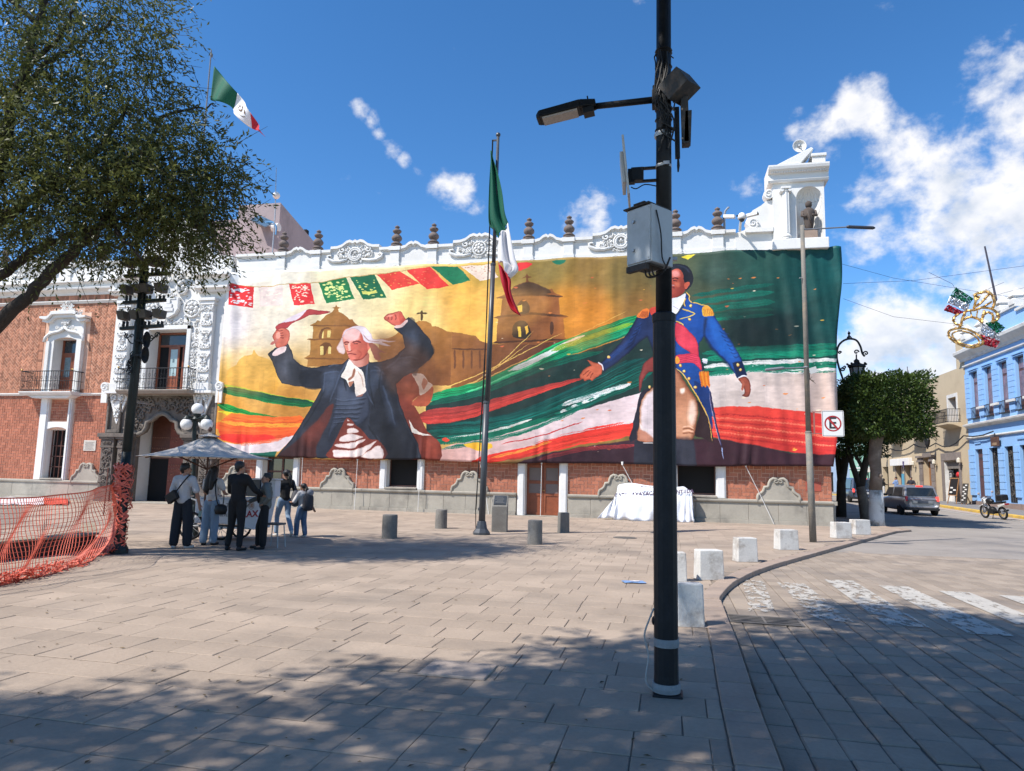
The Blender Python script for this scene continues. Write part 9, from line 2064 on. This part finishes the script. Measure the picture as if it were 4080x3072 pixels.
person('stocky man in a dark polo shirt behind the silver car, looking down',(18.7,62.4,zs(62.4)),R(148),1.74,dict(elR=(.28,.06,1.14),wrR=(.10,.24,1.12),tiR=(.02,.30,1.14),elL=(-.28,.06,1.14),wrL=(-.10,.24,1.12),tiL=(-.02,.30,1.14)),1.2,top=FT(('navy_polo',(.022,.024,.034))),top_r=1.2,sleeve=.8,bottom=DKB,shoe=SHB,group=g3)
person('man in a pale blue shirt by the shop door beyond the silver car',(18.7,66.3,zs(66.3)),R(95),1.76,dict(elR=(.22,.16,1.15),wrR=(.2,.38,1.12),tiR=(.18,.5,1.14)),1.08,top=FT(('sky_shirt',(.16,.24,.42))),top_r=1.25,sleeve=.9,bottom=JEAN2,shoe=SHB,group=g3)
person('person in a black top and white trousers at the far end of the beige house',(18.5,69.2,zs(69.2)),R(-100),1.64,dict(elR=(.22,.16,1.15),wrR=(.2,.38,1.12),tiR=(.18,.5,1.14)),.98,hairstyle='long',top=BLKT,top_r=1.24,sleeve=2,bottom=FT(('white_trousers',(.5,.49,.48))),flare=1.25,shoe=SHW,group=g3)
flush()
# ------------------------------------------------------------------ vehicles
M_tyre = mat('tyre_rubber',(.015,.015,.015),.8,bump=.1); M_rim = mat('alloy_rim',(.35,.35,.37),.35,.1,bump=0,metal=.7); M_cglass = mat('car_glass',(.012,.016,.018),.05,.1,bump=0,spec=.8); M_trim = mat('car_trim',(.02,.02,.022),.6,.1,bump=.05); M_tail = mat('tail_light',(.30,.012,.015),.2,.1,bump=0,spec=.6); M_brake = mat('brake_light_on',(.6,.03,.03),.3,bump=0,emit=((1.0,.06,.04),1.6)); M_plate = mat('licence_plate',(.5,.5,.5),.5,.1,bump=0)
def car(label,loc,rz,L_,Wd,H,paint,group='cars driving up the side street'):
 T = thing('car',label,'car',loc,rz,group); h,w = L_ / 2,Wd / 2
 st = [(-h,.42,.80,.86),(-h + .05,.32,.92,.93),(-h + .35,.26,.97,.99),(-h + .9,.24,.97,1.0),(0,.22,.96,1.0),(h - 1.25,.24,.95,1.0),(h - .75,.25,.90,.98),(h - .25,.28,.78,.93),(h - .04,.34,.66,.84),(h,.42,.58,.74)]
 rows = []
 for y,zb,zt,ww in st:
  a = w * ww; half = [(0,zb),(a * .82,zb),(a * .97,zb + .1),(a,zb + (zt - zb) * .45),(a * .985,zb + (zt - zb) * .75),(a * .93,zt),(a * .6,zt + .02),(0,zt + .03)]
  rows.append([(x,y,z) for x,z in half] + [(-x,y,z) for x,z in half[-2:0:-1]])
 m = MB(); n = len(rows[0]); o0 = len(m.v); m.v = [p for r_ in rows for p in r_]
 m.f = [(i * n + k,i * n + (k + 1) % n,(i + 1) * n + (k + 1) % n,(i + 1) * n + k) for i in range(len(rows) - 1) for k in range(n)] + [tuple(range(n)),tuple(range(len(rows) * n - 1,(len(rows) - 1) * n - 1,-1))]; m.mi = [0] * len(m.f)
 body = m.ob('body',paint,T,smooth=True); b_ = body.modifiers.new('sub','SUBSURF'); b_.levels = 1; b_.render_levels = 2
 # cabin
 m = MB(); cab_ = [((-h + .10,h - 1.30),w * .90,.94),((-h + .30,h - 1.95),w * .78,H - .10),((-h + .42,h - 2.15),w * .70,H)]
 rows = []
 for (y0,y1),x,z in cab_: rows.append([(-x,y0,z),(x,y0,z),(x,(y0 + y1) / 2,z + .02 * (z > 1.2)),(x,y1,z),(-x,y1,z),(-x,(y0 + y1) / 2,z + .02 * (z > 1.2))])
 n = 6; m.v = [p for r_ in rows for p in r_]; m.f = [(i * n + k,i * n + (k + 1) % n,(i + 1) * n + (k + 1) % n,(i + 1) * n + k) for i in range(2) for k in range(n)] + [(0,5,4,3,2,1),tuple(range(12,18))]; m.mi = [0] * len(m.f); cb_ = m.ob('cabin',paint,T,bevel=.05,seg=3)
 def quad(name,P,mt,off): m = MB(); P = [Vector(p) + Vector(off) for p in P]; m.add(P,[(0,1,2,3)]); o = m.ob(name,mt,T); s = o.modifiers.new('s','SOLIDIFY'); s.thickness = .012; return o
 y0b,y0t,y1b,y1t = -h + .10,-h + .30,h - 1.30,h - 1.95; zb,zt = .99,H - .12; t0 = (zb - .94) / (H - .10 - .94); t1 = (zt - .94) / (H - .10 - .94); XB,XT = w * .90,w * .78
 ix = lambda t,s=1: (XB + (XT - XB) * t) * s
 quad('rear_window',[(-ix(t0,.86),y0b + .2 * t0,zb + .02),(ix(t0,.86),y0b + .2 * t0,zb + .02),(ix(t1,.86),y0b + .2 * t1,zt),(-ix(t1,.86),y0b + .2 * t1,zt)],M_cglass,(0,-.012,0)); quad('windscreen',[(-ix(t0,.88),y1b - .65 * t0,zb),(-ix(t1,.88),y1b - .65 * t1,zt),(ix(t1,.88),y1b - .65 * t1,zt),(ix(t0,.88),y1b - .65 * t0,zb)],M_cglass,(0,.02,.01))
 for s in (-1,1):
  for a,b in ((-h + .45,-.28),(-.20,.62)): quad('side_window',[(s * ix(t0),a - .06 * (a < -.5),zb),(s * ix(t0),b + (.25 if b > 0 else 0),zb),(s * ix(t1),b - .10,zt),(s * ix(t1),a + .08,zt)],M_cglass,(s * .012,0,0))
  m = MB(); m.obox((s * (w + .07),h - 1.55,1.02),(.09,0,0),(0,.05,0),(0,0,.06)); m.ob('mirror',M_trim,T,bevel=.02)
  m = MB(); m.obox((s * w * .80,-h + .055,.86),(.055,.0,0),(0,.06,0),(0,.015,.12)); m.ob('tail_light',M_brake if s > 0 or H > 1.6 else M_tail,T,bevel=.02)
  m = MB(); m.obox((s * w * .72,h - .12,.66),(.17,0,0),(0,.07,0),(0,0,.07)); m.ob('headlight',M_plate,T,bevel=.02)
  m = MB(); m.obox((s * (w * .99),-.2,.80),(.006,0,0),(0,.06,0),(0,0,.012)); m.ob('door_handle',M_trim,T)
  for y in (-h + .68,h - .72):
   m = MB(); m.v = []; ring = MB(); ring.lathe([(.19,-.09),(.28,-.095),(.305,-.06),(.305,.06),(.28,.095),(.19,.09)],n=22); ring.v = [(z + s * (w - .11),x + y,yy + .305) for x,yy,z in ring.v]; wl_ = ring.ob('wheel',M_tyre,T,smooth=False)
   r_ = MB(); r_.lathe([(.02,.05),(.18,.05),(.2,.085),(.2,-.05)],n=16); r_.v = [(z * s + s * (w - .11),x + y,yy + .305) for x,yy,z in r_.v]; r_.ob('rim',M_rim,wl_)
 m = MB(); m.box(-w * .55,w * .55,-h - .045,-h + .06,.62,.78); m.ob('bumper_recess',paint,T,bevel=.02); m = MB(); m.box(-.25,.25,-h - .056,-h - .046,.635,.765); m.ob('licence_plate',mat('dark_plate',(.06,.07,.09),.5,bump=0) if H < 1.6 else M_plate,T); m = MB(); m.box(-w * .88,w * .88,-h + .0,-h + .2,.27,.40); m.ob('rear_skirt',M_trim,T,bevel=.03)
 m = MB(); m.box(-.16,.16,-h + .30,-h + .36,H - .055,H - .01); m.ob('high_brake_light',M_brake,T); m = MB(); m.cyl((0,-h + .0,.88),(0,-h + .035,.88),.045,n=14); m.ob('badge',M_rim,T); m = MB(); m.tube([(.0,-h + .6,H),(0,-h + .5,H + .2)],.008,4); m.ob('aerial',M_trim,T)
 return T
ca = G(3655,2054,.02); car('silver grey hatchback with its brake lights on, driving away up the street',(ca.x + .1,ca.y + 1.75,road_z(ca.y) + .0),R(4),3.8,1.85,1.54,mat('silver_paint',(.26,.26,.275),.35,.05,bump=0,metal=.5,coat=.5))
cb2 = G(3452,2014,.05); car('dark blue grey car farther off, half hidden behind the clipped tree trunks',(cb2.x - .1,cb2.y + 2.0,road_z(cb2.y)),R(2),4.4,2.05,1.74,mat('bluegrey_paint',(.10,.125,.17),.35,.05,bump=0,metal=.4,coat=.5))
# motorcycle leaning on its stand by the yellow kerb
mg = (G(3925,2063,.02) + G(4016,2072,.02)) * .5; MC = thing('motorcycle','white and black motorcycle leaning by the yellow kerb near the blue house','motorcycle',(mg.x,mg.y + .1,road_z(mg.y) + .012),R(12)); MC.rotation_euler = (0,R(-9),R(14))
M_mb,M_mw = mat('moto_black',(.015,.015,.016),.4,.2,bump=.05),mat('moto_white',(.62,.62,.60),.35,.05,bump=0)
for y,r_ in ((.66,.32),(-.62,.31)):
 m = MB(); m.tube([(0,y + (r_ - .05) * math.cos(a),r_ + (r_ - .05) * math.sin(a)) for a in np.linspace(0,6.2832,25)],.05,8); wl_ = m.ob('wheel',M_tyre,MC,smooth=True); m = MB()
 for k in range(9): a = k * .698; m.tube([(0,y,r_),(0,y + (r_ - .07) * math.cos(a),r_ + (r_ - .07) * math.sin(a))],.008,4)
 m.cyl((-.06,y,r_),(.06,y,r_),.06); m.tube([(0,y + (r_ - .09) * math.cos(a),r_ + (r_ - .09) * math.sin(a)) for a in np.linspace(0,6.2832,25)],.015,6); m.ob('rim',M_rim,wl_)
m = MB(); m.tube([(-.08,.66,.32),(-.08,.42,.98)],.025,6); m.tube([(.08,.66,.32),(.08,.42,.98)],.025,6); m.tube([(-.34,.28,1.08),(-.1,.40,1.02),(.1,.40,1.02),(.34,.28,1.08)],.018,6); m.ob('fork',M_rim,MC)
m = MB(); m.tube([(0,.38,.9),(0,.1,.45),(0,-.3,.38),(0,-.62,.31)],.035,6); m.tube([(0,.38,.9),(0,-.2,.78),(0,-.75,.82)],.035,6); m.ob('frame',M_mb,MC)
m = MB(); m.ball((0,.05,.42),.19,.8,1.2,1.0); m.box(-.14,.14,-.12,.18,.26,.40); m.tube([(.14,.1,.3),(.16,-.4,.34),(.16,-.8,.44)],.045,8); m.ob('engine',M_mb,MC)
m = MB(); m.ball((0,.14,.86),.20,.75,1.35,.75); m.ob('tank',M_mb,MC,smooth=True); m = MB(); m.prism_x([(.34,.72),(.56,.86),(.5,1.0),(.3,.96),(.22,.8)],-.15,.15); m.ob('fairing',M_mw,MC,bevel=.03); m = MB(); m.prism_x([(.38,.62),(.66,.70),(.92,.58),(.96,.52),(.66,.655),(.4,.56)],-.07,.07); m.ob('front_mudguard',M_mw,MC,bevel=.015)
m = MB(); m.prism_x([(-.1,.80),(-.3,.84),(-.85,.88),(-.85,.80),(-.3,.74),(-.1,.74)],-.14,.14); m.ob('seat',M_mb,MC,bevel=.03); m = MB(); m.prism_x([(-.5,.70),(-.95,.80),(-1.0,.74),(-.55,.58)],-.12,.12); m.ob('tail_panel',M_mw,MC,bevel=.02); m = MB(); m.box(-.19,.19,-.98,-.60,.92,1.2); m.ob('top_case',M_mb,MC,bevel=.05); m = MB(); m.box(-.1,.1,-1.02,-.985,.72,.8); m.ob('tail_light',M_tail,MC)
m = MB(); m.ball((0,.50,.96),.10,1.1,.8,1); m.ob('headlight',M_plate,MC,smooth=True)
for s in (-1,1): m = MB(); m.tube([(s * .26,.33,1.06),(s * .34,.32,1.24)],.01,4); m.ball((s * .35,.31,1.27),.07,1,.5,.8); m.ob('mirror',mat('mirror_pink',(.4,.33,.3),.2,bump=0),MC)
m = MB(); m.tube([(-.1,-.1,.3),(-.26,-.2,.05)],.018,5); m.ob('side_stand',M_mb,MC)
